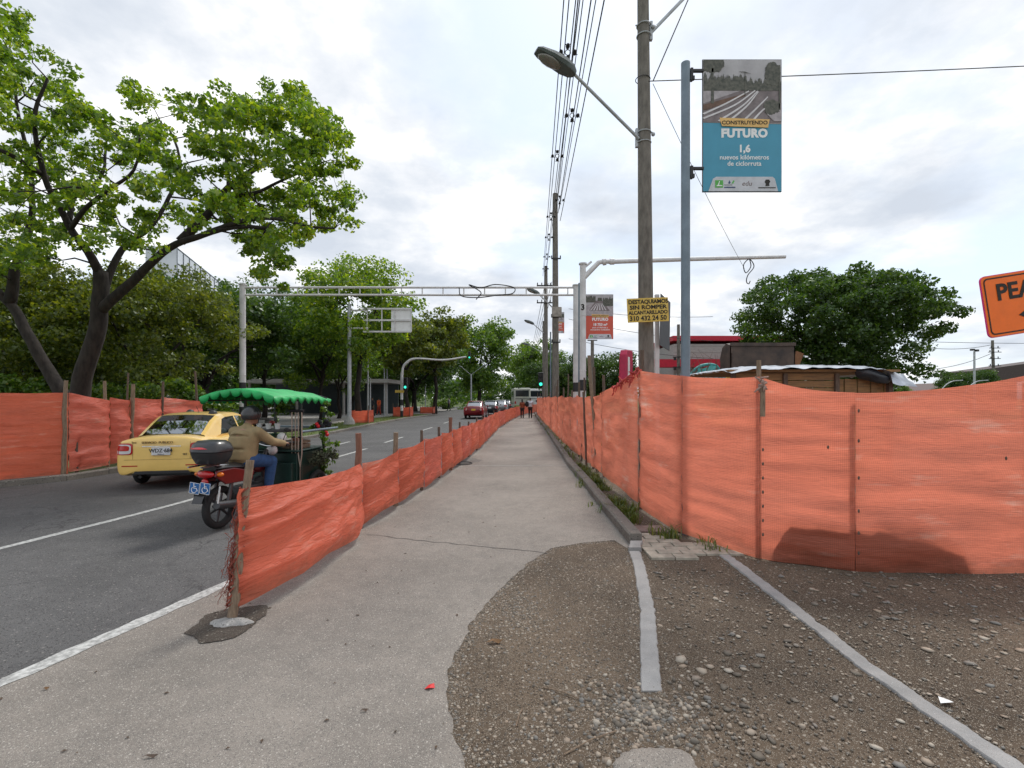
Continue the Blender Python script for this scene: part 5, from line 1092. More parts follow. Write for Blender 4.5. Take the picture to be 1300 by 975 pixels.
Yy = 42; u9 = tapered_pole('street_lamp', W(768, 0, Yy).x, Yy, 4.2, .06, .05, GALV, 'thin pale lamp post in front of the dark round tree behind the leaning stick', 'street lamp'); luminaire(u9, (0, 0, 2.6), (.9, 0, 3.4), .4, .2)

# ------------------------------------------------------------------ orange warning sign at the right edge
ORG = mat('sign_orange', (0.95, 0.16, 0.0), .45, var=.06, scale=8)
so = empty('warning_sign', (W(1243, 0, 4.55).x, 4.55, 0), 0, 'bright orange warning sign with black border and letters at the right edge', 'sign')
w_, h_ = 1.28, .585; ang = R(9); tilt = Matrix.Rotation(-ang, 3, 'Y'); ctr = W(1243, 352, 4.55) - so.location + tilt @ Vector((w_ / 2, 0, -h_ / 2))
def rrect(w, h, r, n=5):
    out = []
    for cx, cy, a0 in ((w / 2 - r, h / 2 - r, 0), (-w / 2 + r, h / 2 - r, 90), (-w / 2 + r, -h / 2 + r, 180), (w / 2 - r, -h / 2 + r, 270)):
        for k in range(n + 1): a = R(a0 + 90 * k / n); out.append((cx + r * math.cos(a), cy + r * math.sin(a)))
    return out
u_, v_ = tilt @ Vector((1, 0, 0)), tilt @ Vector((0, 0, 1))
mb = MB(); mb.prism(rrect(w_, h_, .05), ctr + Vector((0, .012, 0)), u_, v_, (0, -.012, 0)); mb.build('plate', mat('pink_edge', (.7, .04, .25), .5), so)
mb = MB(); mb.prism(rrect(w_ - .012, h_ - .012, .045), ctr, u_, v_, (0, -.003, 0)); mb.build('face', ORG, so)
mb = MB(); o_ = rrect(w_ - .05, h_ - .05, .04); i_ = rrect(w_ - .075, h_ - .075, .032); n = len(o_); vs = [ctr + u_ * a + v_ * b + Vector((0, -.0055, 0)) for a, b in o_ + i_]
mb.add(vs, [(i, (i + 1) % n, (i + 1) % n + n, i + n) for i in range(n)]); mb.build('border', INK, so)
text('PEATONES', .215, INK, so, ctr + v_ * .115 + Vector((0, -.006, 0)), (R(90), -ang, 0), bold=.006, sx_=.98)
mb = MB(); mb.prism([(-.33, -.115), (-.17, -.03), (-.17, -.09), (.35, -.09), (.35, -.14), (-.17, -.14), (-.17, -.2)], ctr, u_, v_, (0, -.007, 0)); mb.build('arrow', INK, so)
mb = MB()
for k in (-.02, .45): mb = MB(); q = ctr + u_ * k; mb.box((q.x, q.y + .04, q.z / 2 + .1), (.05, .05, q.z + .3)); mb.build('post', WOOD, so)

# ------------------------------------------------------------------ right background: building, shed, loader
WALLG = mat('grey_cladding', (0.36, 0.345, 0.325), .7, scale=3, var=.15, stretch=(1, 1, 6)); REDW = mat('red_fascia', (0.50, 0.01, 0.035), .5, var=.1)
Yb = 38; bx0, bx1 = W(856, 0, Yb).x, 21.0; bd = empty('shop_building', (bx0, Yb, 0), 0, 'grey walled building with red stripes below its roof, behind the banner pole', 'building'); bw = bx1 - bx0
zT = W(0, 427, Yb).z; mb = MB(); mb.box((bw / 2, 4, zT / 2 - .3), (bw, 8, zT - .6)); mb.build('wall', WALLG, bd); mb = MB(); mb.box((bw / 2, 4, zT - .16), (bw + .3, 8.3, .38)); mb.build('roof_trim', REDW, bd)
mb = MB(); mb.box((bw / 2 - 1.2, -.4, W(0, 462, Yb).z), (bw + 2.2, .8, .62)); mb.build('awning', REDW, bd)
mb = MB(); [mb.box((bw / 2, -.004, z), (bw, .02, .02)) for z in (4.3, 4.8, 5.3, 5.8)]; mb.build('cladding_joint', mat('joint', (.22, .2, .19), .8), bd)
SHOPW = glass_mat('shop_glass', (.25, .4, .55)); BLUEP = mat('poster_blue', (.18, .33, .48), .5, scale=2.5, col2=(.55, .6, .62))
for k in range(6): mb = MB(); mb.box((.8 + k * 1.6, -.02, 3.2), (1.35, .03, 1.0)); f = mb.build('window', BLUEP, bd)
# small red kiosk sign left of the pole
rk = empty('red_sign', (W(799, 0, 17).x, 17, 0), R(62), 'tall red boxed sign with a white panel, partly behind the fence post', 'sign'); mb = MB(); mb.prism([(-.5, 1.9), (-.38, 3.25), (-.25, 3.42), (.5, 3.45), (.5, 1.9)], (0, 0, 0), (1, 0, 0), (0, 0, 1), (0, .25, 0)); mb.build('body', mat('crimson', (.42, .01, .06), .5), rk, bevel=.03)
mb = MB(); mb.box((-.12, -.01, 2.75), (.2, .02, .85)); mb.build('white_panel', WHITEP, rk); mb = MB(); [mb.box((x, .12, .95), (.08, .08, 1.9)) for x in (-.35, .35)]; mb.build('leg', BLACK, rk)
# teal hoop (a playground-like frame with netting) and bare shrub
tq = empty('teal_frame', (W(915, 0, 22).x, 22, 0), 0, 'teal metal frame with zigzag bars beside the loader bucket', 'metal frame'); TEAL = mat('teal', (.04, .26, .26), .6, var=.3); mb = MB()
mb.tube(smoothline([(-1.5, 0, 0), (-1.45, 0, 2.4), (-1.0, 0, 3.15), (-.2, 0, 3.2), (0.0, 0, 2.5)], 5), .07, 8); mb.cyl((-.9, 0, 2.75), (1.0, 0, 3.1), .03, 6); mb.cyl((-.9, 0, 2.3), (1.0, 0, 2.4), .03, 6)
for k in range(9): x = -.9 + k * .21; mb.cyl((x, 0, 2.32), (x + .1, 0, 2.8 + k * .03), .018, 5); mb.cyl((x + .1, 0, 2.8 + k * .03), (x + .21, 0, 2.34), .018, 5)
mb.cyl((1.0, 0, 0), (1.0, 0, 3.1), .03, 6); mb.build('bars', TEAL, tq, smooth='auto'); mb = MB()
P = []
for i in range(10):
    a = i / 9; P.append([(-1.55 + a * 1.3 + .1 * math.sin(j * 3 + i), -.08 - .05 * (i % 2), 3.2 - .5 * (1 - a) ** 2 - j * .16 + .06 * math.sin(i * 2 + j)) for j in range(5)])
mb.grid(P); mb.build('cloth', mat('teal_cloth', (.08, .36, .36), .7, var=.3), tq, smooth=True)
bs = empty('bare_shrub', (W(893, 0, 20).x, 20, 0), 0, 'leafless twiggy shrub just right of the banner pole above the fence', 'shrub'); mb = MB(); rg = random.Random(4)
for k in range(16):
    a = rg.uniform(0, 6.28); b = Vector((math.cos(a) * rg.uniform(.2, 1.0), math.sin(a) * .5, rg.uniform(2.2, 3.6))); L = crooked((0, 0, 0), b, 5, .05, rg); mb.tube(L, [.03, .025, .02, .015, .01, .005], 5, False)
    for q in range(5): e = L[3 + q % 3] + Vector((rg.gauss(0, .3), rg.gauss(0, .2), rg.uniform(.1, .5))); mb.tube([L[3 + q % 3], e], [.008, .003], 4, False)
mb.build('branches', WOODD, bs)
# plank shed with a plastic sheeted roof
PLK = mat('planks', (0.34, 0.19, 0.08), .8, scale=3, col2=(0.20, 0.12, 0.06), bump=.6, bscale=20, stretch=(1, 6, 9)); PLAS = mat('plastic_sheet', (0.20, 0.22, 0.26), .3, scale=4, col2=(0.42, 0.46, 0.52), bump=1.0, bscale=5)
Ysd = 11.0; sx1 = W(930, 0, Ysd).x; sh = empty('plank_shed', (sx1, Ysd, 0), 0, 'low wooden plank shed with crinkled plastic sheeting over its flat roof', 'shed'); sw = W(1128, 0, Ysd).x - sx1
mb = MB()
for k in range(14): mb.box((sw * .33, 0, .08 + k * .165), (sw * .66 + .02 * (k % 3), .03, .15))
for k in range(8): mb.box((sw * .70 + k * .15, .05 - .02 * (k % 2), 1.1), (.135, .03, 2.15))
mb.build('wall', PLK, sh); [MB().box((x, -.03, 1.15), (.09, .09, 2.3)).build('post', WOODD, sh) for x in (.0, sw * .33, sw * .66, sw)]; [MB().box((x, 2.4, 1.15), (.09, .09, 2.3)).build('post', WOODD, sh) for x in (0, sw * .5, sw)]
mb = MB(); mb.box((sw / 2, 1.3, 2.36), (sw + .3, 2.9, .05)); mb.build('roof', PLK, sh); P = []
for i in range(61):
    a = i / 60; x = -.18 + a * (sw + .55); row = []
    for j in range(25):
        b = j / 24; y = -.35 + b * 3.1; z = 2.44 + .05 * math.sin(a * 3) - .16 * max(0, a - .75) * 4 * a - .10 * max(0, .1 - a) * 8 + .018 * (1 - abs(mnoise.noise(Vector((x * 3, y * 5, 2)))) * 3) * (1 + 2.5 * max(0, a - .7))
        if j < 3: z -= (3 - j) * .03 * (1 + .5 * mnoise.noise(Vector((x * 4, 3, 1)))) + (0.16 * (a > .86) * (3 - j) / 2)
        row.append((x, y, z))
    P.append(row)
mb = MB(); mb.grid(P); mb.build('plastic_sheet', PLAS, sh, smooth=True)
mb = MB()     # dark bundle on the right end of the roof
mb.sph((0, 0, 0), (.42, .16, .13), 28, 18); mb.v = [(x * (1 + .35 * mnoise.noise(Vector((x * 5, y * 5, z * 5)))) + sw - .42, y - .16, z * (1 + .9 * mnoise.noise(Vector((x * 4, y * 7, z * 9)))) + 2.24 - x * .2) for x, y, z in mb.v]; mb.build('roof_bundle', mat('dark_tarp', (.03, .035, .045), .4, bump=1, bscale=6), sh, smooth=True)
# loader with raised bucket
RUST = mat('bucket_steel', (0.045, 0.035, 0.032), .6, .3, scale=3, col2=(0.10, 0.07, 0.055), bump=.4, bscale=12); Yk = 15.0
ld = empty('wheel_loader', (W(968, 0, Yk).x, Yk, 0), 0, 'raised dark steel loader bucket above the shed roof, on its machine behind', 'loader'); bwd = 2.02
prof = [(0.0, .0), (.0, .78), (.28, .86), (.55, .74), (.72, .42), (.7, .1), (.52, -.06), (.25, -.08)]   # (depth, height)
zc = W(0, 470, Yk).z; mb = MB(); inner = [(a * .92 + .03, b * .92 + .03) for a, b in prof]
for side in (-1, 1): mb.prism([(a, b) for a, b in prof], (side * bwd / 2, 0, zc), (0, 1, 0), (0, 0, 1), (-side * .03, 0, 0))
P = [[(-bwd / 2, a, zc + b), (bwd / 2, a, zc + b)] for a, b in prof]; mb.grid(P); mb.box((0, -.03, zc + .80), (bwd, .05, .10)); mb.box((0, -.02, zc + .28), (bwd - .1, .04, .5)); bk = mb.build('bucket', RUST, ld)
mb = MB(); mb.box((bwd / 2 + .1, .05, zc + .35), (.24, .05, .45), Matrix.Rotation(R(20), 3, 'Y')); mb.build('cutting_edge', mat('rusty_edge', (.20, .09, .04), .8), ld)
mb = MB(); [mb.tube([(x, .5, zc + .2), (x, 1.4, zc - .3), (x, 2.6, 1.5)], [.12, .13, .14], 8) for x in (-.45, .45)]; mb.build('lift_arm', YEL, ld); mb = MB(); mb.box((0, 3.6, 1.1), (1.4, 2.6, .8)); mb.box((0, 3.5, 1.75), (1.1, 1.2, .5)); mb.build('chassis', YEL, ld, bevel=.06)
for x in (-.85, .85):
    for y in (2.7, 4.6): mb = MB(); mb.ring((x, y, .6), (1, 0, 0), .42, .19, 20, 8); mb.cyl((x - .15, y, .6), (x + .15, y, .6), .3, 16); mb.build('wheel', RUB, ld, smooth='auto')
# overpass at the far right and a low roof
OV = mat('overpass', (.07, .052, .05), .8, var=.2); Yo = 70; ov = empty('overpass', (W(1232, 0, Yo).x, Yo, 0), 0, 'dark brown overpass deck at the right edge behind the far utility pole', 'overpass'); mb = MB()
mb.prism([(0, 4.6), (0, 5.6), (22, 8.6), (22, 5.2), (6, 4.0), (3.5, 4.5)], (0, 0, 0), (1, 0, 0), (0, 0, 1), (0, 5, 0)); mb.build('deck', OV, ov); mb = MB(); mb.box((6.5, 2.5, 2.2), (2.0, 3.5, 4.4)); mb.box((18, 2.5, 2.5), (2.0, 3.5, 5.4)); mb.build('pier', OV, ov)
lr = empty('low_house', (W(1195, 0, 68).x, 68, 0), 0, 'low dark roofed house right of the domed tree', 'house'); mb = MB(); mb.box((2, 3, 1.3), (9, 6, 2.6)); mb.build('wall', mat('house_wall', (.24, .2, .18), .8), lr); mb = MB(); mb.prism([(-5, 2.6), (0, 3.9), (5, 2.6)], (2, -.4, 0), (1, 0, 0), (0, 0, 1), (0, 7, 0)); mb.build('roof', mat('roof_dark', (.09, .055, .05), .8), lr)
hs = empty('hoop_shelter', (W(1210, 0, 40).x, 40, 0), 0, 'thin pale metal hoops showing above the fence right of the domed tree', 'metal hoops'); mb = MB()
for k in range(2):
    x = -1.2 + k * 2.1; mb.tube(smoothline([(x, 0, 0), (x, 0, 1.7), (x + .4, 0, 2.6), (x + 1.1, 0, 3.1), (x + 2.0, 0, 3.2)], 5), .04, 6)
mb.build('hoop', GALV, hs)

# ------------------------------------------------------------------ left background: glass building, pavilion, bench
gb = empty('glass_building', (-42.5, 70, 0), 0, 'pale glass building whose corner rises above the trees on the left', 'building'); A = Vector((-42.5, 70, 0)); B = Vector((-37.7, 54.4, 0)); d = (B - A).normalized(); nrm = Vector((-d.y, d.x, 0)); nrm = -nrm if nrm.x < 0 else nrm; L_ = (B - A).length
GLS = mat('facade_glass', (.48, .52, .56), .12, .0, spec=1.0, var=.12, scale=.4, coat=.6); z0, z1 = 13.5, 18.6
def slab(nm, s0, s1, zz0, zz1, o0, o1, m):
    mb = MB(); q = [d * s0 + nrm * o0, d * s1 + nrm * o0, d * s1 + nrm * o1, d * s0 + nrm * o1]; mb.prism([(0, 0), (1, 0)], (0, 0, 0), (0, 0, 0), (0, 0, 0), (0, 0, 0)) if False else None
    vs = [p + Vector((0, 0, zz0)) for p in q] + [p + Vector((0, 0, zz1)) for p in q]; mb.add(vs, [(0, 1, 2, 3), (7, 6, 5, 4), (0, 4, 5, 1), (1, 5, 6, 2), (2, 6, 7, 3), (3, 7, 4, 0)]); return mb.build(nm, m, gb)
slab('glass_facade', 0, L_, z0, z1, -3, 0, GLS); slab('soffit', .3, L_, z0 - .9, z0 - .02, -3, -.4, BLACK); slab('lower_wall', .5, L_, 0, z0 - 1, -3, -1.5, mat('dark_wall', (.05, .07, .08), .5))
mb = MB()
for k in range(9): q = d * (k * L_ / 8) + nrm * .03; mb.cyl(q + Vector((0, 0, z0)), q + Vector((0, 0, z1)), .05, 6)
for z in (z0, z0 + 1.7, z0 + 3.4, z1): mb.cyl(nrm * .03 + Vector((0, 0, z)), d * L_ + nrm * .03 + Vector((0, 0, z)), .05, 6)
mb.build('mullion', mat('mullion', (.2, .22, .25), .5), gb)
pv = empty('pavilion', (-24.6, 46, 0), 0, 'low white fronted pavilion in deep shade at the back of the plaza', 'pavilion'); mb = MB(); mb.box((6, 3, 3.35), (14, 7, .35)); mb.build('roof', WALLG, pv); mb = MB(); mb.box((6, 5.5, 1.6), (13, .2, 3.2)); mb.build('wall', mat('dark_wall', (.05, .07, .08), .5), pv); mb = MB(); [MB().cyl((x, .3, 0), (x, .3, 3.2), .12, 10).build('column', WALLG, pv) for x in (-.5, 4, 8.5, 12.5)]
bn = empty('bench', (W(326, 0, 28).x, 28, .1), 0, 'dark concrete bench on the plaza behind the green canopy', 'bench'); mb = MB(); mb.box((0, 0, .42), (1.7, .5, .1)); mb.build('seat', mat('bench_dark', (.09, .085, .08), .8), bn, bevel=.01)
for x in (-.65, .65): mb = MB(); mb.box((x, 0, .18), (.18, .42, .37)); mb.build('leg', MATS['bench_dark'], bn)

# ------------------------------------------------------------------ vehicles
GLASS = glass_mat('car_glass', (.22, .28, .27), 0.03); TLR = mat('tail_red', (.45, .008, .01), .15, coat=.5, var=.25, scale=25); CLR = mat('clear_lens', (.62, .6, .6), .15, coat=.5); INT = mat('car_interior', (.03, .03, .033), .8)
SKIN = mat('skin', (.33, .18, .12), .6, var=.08)
def shrink(o, target, off):
    s = o.modifiers.new('wrap', 'SHRINKWRAP'); s.target = target; s.wrap_method = 'NEAREST_SURFACEPOINT'; s.wrap_mode = 'ABOVE_SURFACE'; s.offset = off; return o
def car_wheel(root, x, y, r, side):
    mb = MB(); mb.ring((x, y, r), (1, 0, 0), r - .085, .085, 28, 10); mb.cyl((x - .085, y, r), (x + .085, y, r), r - .09, 24); w = mb.build('wheel', RUB, root, smooth='auto')
    mb = MB(); c = Vector((x + side * .075, y, r))
    mb.ring(c, (1, 0, 0), r - .105, .018, 26, 6); mb.cyl(c + Vector((-.02, 0, 0)), c + Vector((side * .03, 0, 0)), .05, 12)
    for k in range(5):
        a = k * 1.2566; dd = Vector((0, math.sin(a), math.cos(a))); s_ = Vector((0, math.cos(a), -math.sin(a)))
        for e in (-1, 1): mb.tube([c + s_ * .022 * e + dd * .03 + Vector((side * .015, 0, 0)), c + s_ * .035 * e + dd * (r - .11)], [.018, .014], 6)
    mb.build('rim', RIMM, w, smooth='auto'); mb = MB(); mb.cyl(c - Vector((side * .05, 0, 0)), c - Vector((side * .03, 0, 0)), r - .1, 20); mb.build('brake', BLACK, w)
def make_car(loc, rz, paint, label, detail=True, plate=None, L=4.35, plate_m=None):
    root = empty('car', loc, rz, label, 'car'); r = .30; yw = (.88, L - .95); Ra = .36
    ys = sorted(set([0, .05, .16, .32] + [yw[0] + Ra * k for k in (-1.0, -.92, -.7, -.35, 0, .35, .7, .92, 1.0)] + [1.5, 1.9, 2.3, 2.65] + [yw[1] + Ra * k for k in (-1.0, -.92, -.7, -.35, 0, .35, .7, .92, 1.0)] + [L - .32, L - .14, L - .04, L]))
    def lerp(tab, y):
        for (a, b), (c, d_) in zip(tab[:-1], tab[1:]):
            if y <= c: return b + (d_ - b) * (y - a) / (c - a)
        return tab[-1][1]
    HW = [(0, .73), (.05, .80), (.16, .825), (.4, .835), (1.2, .845), (3.0, .845), (3.7, .82), (L - .32, .76), (L - .14, .70), (L - .04, .6), (L, .5)]
    DK = [(0, .99), (.05, 1.04), (.16, 1.06), (.5, 1.065), (1.0, .99), (3.2, .99), (3.5, .95), (L - .32, .86), (L - .14, .78), (L, .68)]
    def arch(y):
        z = .24 if .2 < y < L - .2 else .30
        for c in yw:
            if abs(y - c) < Ra: z = max(z, r + math.sqrt(max(0, Ra * Ra - (y - c) ** 2)))
        return z
    P = []
    for y in ys:
        hw, zd, za = lerp(HW, y), lerp(DK, y), arch(y); zs = min(zd, .97) - .02; za2 = min(za, .70)
        zc_ = .34 if y < .3 else .25; half = [(0, zc_), (hw - .16, zc_), (hw - .15, za2 - .005), (hw - .02, za2), (hw, max(.45, za2 + .03)), (hw + .004, max(.62, za2 + .06)), (hw - .012, .80), (hw - .05, zs), (hw - .10, zs + .025), (hw * .55, zd), (0, zd + .008)]
        P.append([(-x, y, z) for x, z in half] + [(x, y, z) for x, z in half[-2:0:-1]] + [(-half[0][0], y, half[0][1])])
    mb = MB(); mb.grid(P); mb.add(P[0][:-1], [tuple(range(len(P[0]) - 1))]); mb.add(P[-1][:-1], [tuple(range(len(P[0]) - 1))])
    bmv = mb; body = bmv.build('body', paint, root, smooth=True)
    # weld ring seams, then soften
    bm = bmesh.new(); bm.from_mesh(body.data); bmesh.ops.remove_doubles(bm, verts=bm.verts, dist=.0005); bmesh.ops.recalc_face_normals(bm, faces=bm.faces)
    bm.to_mesh(body.data); bm.free()
    if detail: s = body.modifiers.new('sub', 'SUBSURF'); s.levels = 2; s.render_levels = 2
    # cabin
    RF = [(.42, 1.06), (.62, 1.16), (.9, 1.31), (1.2, 1.425), (1.45, 1.46), (1.9, 1.475), (2.35, 1.465), (2.6, 1.42), (3.0, 1.2), (3.42, .97)]
    zb = .95; lean = .42
    def sidex(z, y=2.0): return .80 - (z - zb) * lean - .15 * max(0, (1.25 - y) / .83)
    P = []
    for y, zr in RF:
        zs = max(zb, zr - .07); xs = sidex(zs, y); xb = sidex(zb, y); P.append([(-xb, y, zb), (-xs, y, zs), (-xs + .03, y, zs + (zr - zs) * .6), (-xs + .10, y, zr - .004), (-xs * .45, y, zr + .012), (0, y, zr + .016), (xs * .45, y, zr + .012), (xs - .10, y, zr - .004), (xs - .03, y, zs + (zr - zs) * .6), (xs, y, zs), (xb, y, zb)])
    # the cabin is a painted shell with openings: roof, pillars and lower rails; glass fills the openings
    def cell(i, j): return [P[i][j], P[i + 1][j], P[i + 1][j + 1], P[i][j + 1]]
    roof = MB(); rear = MB(); front = MB()
    for i in range(len(RF) - 1):
        for j in range(1, 9):
            tgt = roof
            if 3 <= j <= 6 and i in (0, 1, 2): tgt = rear
            if 3 <= j <= 6 and i in (7, 8): tgt = front
            tgt.add(cell(i, j), [(0, 1, 2, 3)])
    # side: planar lean, cut by window polygons -> build pillars as strips in (y,z)
    def zr_at(y): return max(zb, lerp(RF, y) - .07)
    wins = [[(.98, 1.02), (1.30, 1.02), (1.30, 1.34), (1.22, 1.33)], [(1.36, 1.02), (2.02, 1.02), (2.02, 1.385), (1.36, 1.36)], [(2.10, 1.02), (3.08, 1.02), (2.60, 1.335), (2.45, 1.375), (2.10, 1.385)]]
    wins = [[(.98, 1.02), (2.02, 1.02), (2.02, 1.385), (1.50, 1.375), (1.26, 1.34)], wins[2]]
    for sgn in (-1, 1):
        outline = [(y, zr_at(y)) for y, _ in RF]; pts2 = [(.42, zb - .03)] + outline + [(3.42, zb - .03)]
        bm = bmesh.new(); 
        def P3(q, off=0): return (sgn * (sidex(q[1], q[0]) + off), q[0], q[1])
        vo = [bm.verts.new(P3(q)) for q in pts2]; es = [bm.edges.new((vo[i], vo[(i + 1) % len(vo)])) for i in range(len(vo))]
        for w in wins:
            vv = [bm.verts.new(P3(q)) for q in w]; es += [bm.edges.new((vv[i], vv[(i + 1) % len(vv)])) for i in range(len(vv))]
        bmesh.ops.triangle_fill(bm, edges=es, use_beauty=True)
        vsl = [v.co[:] for v in bm.verts]; idx = {v: i for i, v in enumerate(bm.verts)}; roof.add(vsl, [tuple(idx[v] for v in f.verts) for f in bm.faces]); bm.free()
    ro = roof.build('cabin', paint, root, smooth='auto'); rear.build('rear_window', GLASS, root, smooth=True); front.build('windscreen', GLASS, root, smooth=True)
    for sgn in (-1, 1):
        for w in wins:
            mb = MB(); mb.add([(sgn * (sidex(z, y) - .006), y, z) for y, z in w], [tuple(range(len(w)))]); mb.build('side_window', GLASS, root)
    # interior seen through the glass
    mb = MB(); mb.box((0, 2.0, .93), (1.4, 2.5, .04)); 
    for x in (-.38, .38): mb.box((x, 2.1, 1.12), (.46, .14, .36)); mb.box((x, 2.12, 1.34), (.22, .09, .12)); mb.box((x, 1.2, 1.08), (.5, .14, .22)); mb.box((x, 1.17, 1.22), (.22, .08, .1))
    mb.build('seats', INT, root, bevel=.03)
    for x in (-.745, .745):
        for y in yw: car_wheel(root, x, y, r, 1 if x > 0 else -1)
    mb = MB(); mb.box((0, L / 2, .29), (1.0, L - .5, .10)); [mb.box((x, y, .50), (.22, .7, .3)) for x in (-.60, .60) for y in yw]; mb.tube([(-.4, .05, .26), (-.4, .5, .26)], .03, 8); mb.build('underbody', BLACK, root)
    # rear lamps, bumper trim, plate recess, handle
    for sgn in (-1, 1):
        def lampgrid(poly_rows, m, nm, off, par=root):
            mb = MB(); P_ = [[(sgn * x, y, z) for x, y, z in row] for row in poly_rows]; mb.grid(P_); o = mb.build(nm, m, par, smooth=True); shrink(o, body, off); s = o.modifiers.new('sub', 'SUBSURF'); s.render_levels = 1; s.levels = 1; return o
        def rows(z0, z1, x0, ymax, n=7, slant=.0):
            out = []
            for i in range(n + 1):
                t = i / n; pts = [(x0, -.03), (.74, .0), (.82, .10), (.86, ymax)]; q = t * 3; k = min(2, int(q)); f = q - k; x = pts[k][0] + (pts[k + 1][0] - pts[k][0]) * f; y = pts[k][1] + (pts[k + 1][1] - pts[k][1]) * f
                a = z0 + slant * t + .05 * max(0, t - .55) / .45 * 2; b = z1 + .01 * t; out.append([(x, y, a + (b - a) * j / 3) for j in range(4)])
            return out
        tl = lampgrid(rows(.70, .93, .50, .34), BLACK if False else TLR, 'tail_light', .010)
        lampgrid(rows(.715, .90, .53, .16, 5), CLR, 'lens', .015, tl); lampgrid(rows(.775, .875, .56, .13, 5), TLR, 'lens', .019, tl)
        mb = MB(); mb.grid([[(sgn * (.42 + k * .055), -.02 + .01 * k, z) for z in (.47, .49)] for k in range(6)]); o = mb.build('reflector', TLR, root); shrink(o, body, .006)
        mb = MB(); mb.cyl((sgn * .86, 1.52, .90), (sgn * .86, 1.72, .90), .012, 8); [mb.cyl((sgn * .83, y, .90), (sgn * .86, y, .90), .012, 6) for y in (1.53, 1.71)]; mb.build('door_handle', BLACK, root)
        mb = MB(); mb.sph((sgn * .93, 2.92, 1.02), (.08, .05, .065), 10, 6); mb.cyl((sgn * .80, 2.95, .98), (sgn * .9, 2.93, 1.0), .02, 6); mb.build('mirror', paint, root, smooth=True)
        mb = MB(); mb.grid([[(sgn * (.40 + .07 * i), L + .02 - .03 * i, z) for z in (.62, .70, .76)] for i in range(5)]); shrink(mb.build('headlight', CLR, root, smooth=True), body, .01)
        # door shut lines
        mb = MB()
        for y, z0_, z1_ in ((1.35, .42, .97), (2.06, .24, .97), (3.05, .30, .97)): mb.grid([[(sgn * .88, y - .004, z0_ + (z1_ - z0_) * k / 8), (sgn * .88, y + .004, z0_ + (z1_ - z0_) * k / 8)] for k in range(9)])
        shrink(mb.build('shut_line', BLACK, root), body, .002)
    if detail:
        mb = MB(); mb.grid([[(x, -.02, z) for z in (.852, .868)] for x in [-.34 + .068 * i for i in range(11)]]); shrink(mb.build('boot_strip', CHROME, root), body, .012)
        for zz, ww in ((.60, .66), ):
            mb = MB(); mb.grid([[(x, -.02, zz - .003 + .10 * max(0, abs(x) - .56) * 0), (x, -.02, zz + .003)] for x in [-ww + ww * 2 / 20 * i for i in range(21)]]); shrink(mb.build('shut_line', mat('seam', (.25, .15, .03), .7), root), body, .003)
        for sgn in (-1, 1):
            mb = MB(); mb.grid([[(sgn * (.50 + .0 * k), -.02, .61 + k * .07), (sgn * .507, -.02, .61 + k * .07)] for k in range(6)]); shrink(mb.build('shut_line', MATS['seam'], root), body, .003)
        mb = MB(); mb.cyl((0.05, 1.62, 1.48), (0.05, 1.45, 1.62), .005, 6); mb.sph((.05, 1.62, 1.48), (.02, .04, .015), 8, 4); mb.build('antenna', BLACK, root)
        mb = MB(); mb.prism([(-.52, .31), (-.46, .375), (.46, .375), (.52, .31)], (0, -.012, 0), (1, 0, 0), (0, 0, 1), (0, .2, 0)); mb.build('bumper_valance', BLACK, root, bevel=.01)
    mb = MB(); mb.box((0, -.028, .765), (.33, .012, .155)); pl = mb.build('number_plate', plate_m or mat('plate_white', (.62, .62, .64), .5), root, bevel=.004)
    if plate: text(plate, .105, INK, pl, (0, -.037, .775), bold=.002, sx_=.93, name='plate_number'); text('MEDELLIN', .028, INK, pl, (0, -.037, .706), name='plate_number')
    return root, body
TAXI = mat('taxi_yellow', (.84, .56, .16), .32, coat=.6, var=.03, spec=.5)
rd = R(12)
taxi, tb = make_car((-6.63, 9.15, .008), rd, TAXI, 'yellow taxi driving away in the far lane beside the orange fence', True, 'WDZ·684')
taxi.name = 'taxi'; taxi.scale = (.96,) * 3
text('SERVICIO  PUBLICO', .062, mat('gold_letter', (.18, .10, .03), .5, .3), taxi, (-.06, -.03, .935), bold=.001, ext=.006, sx_=1.0)
text('GLS', .045, INK, taxi, (.42, -.03, .70), ext=.004, bold=.001); text('Taxi', .05, MATS['gold_letter'], taxi, (-.48, -.0, .94), ext=.004)
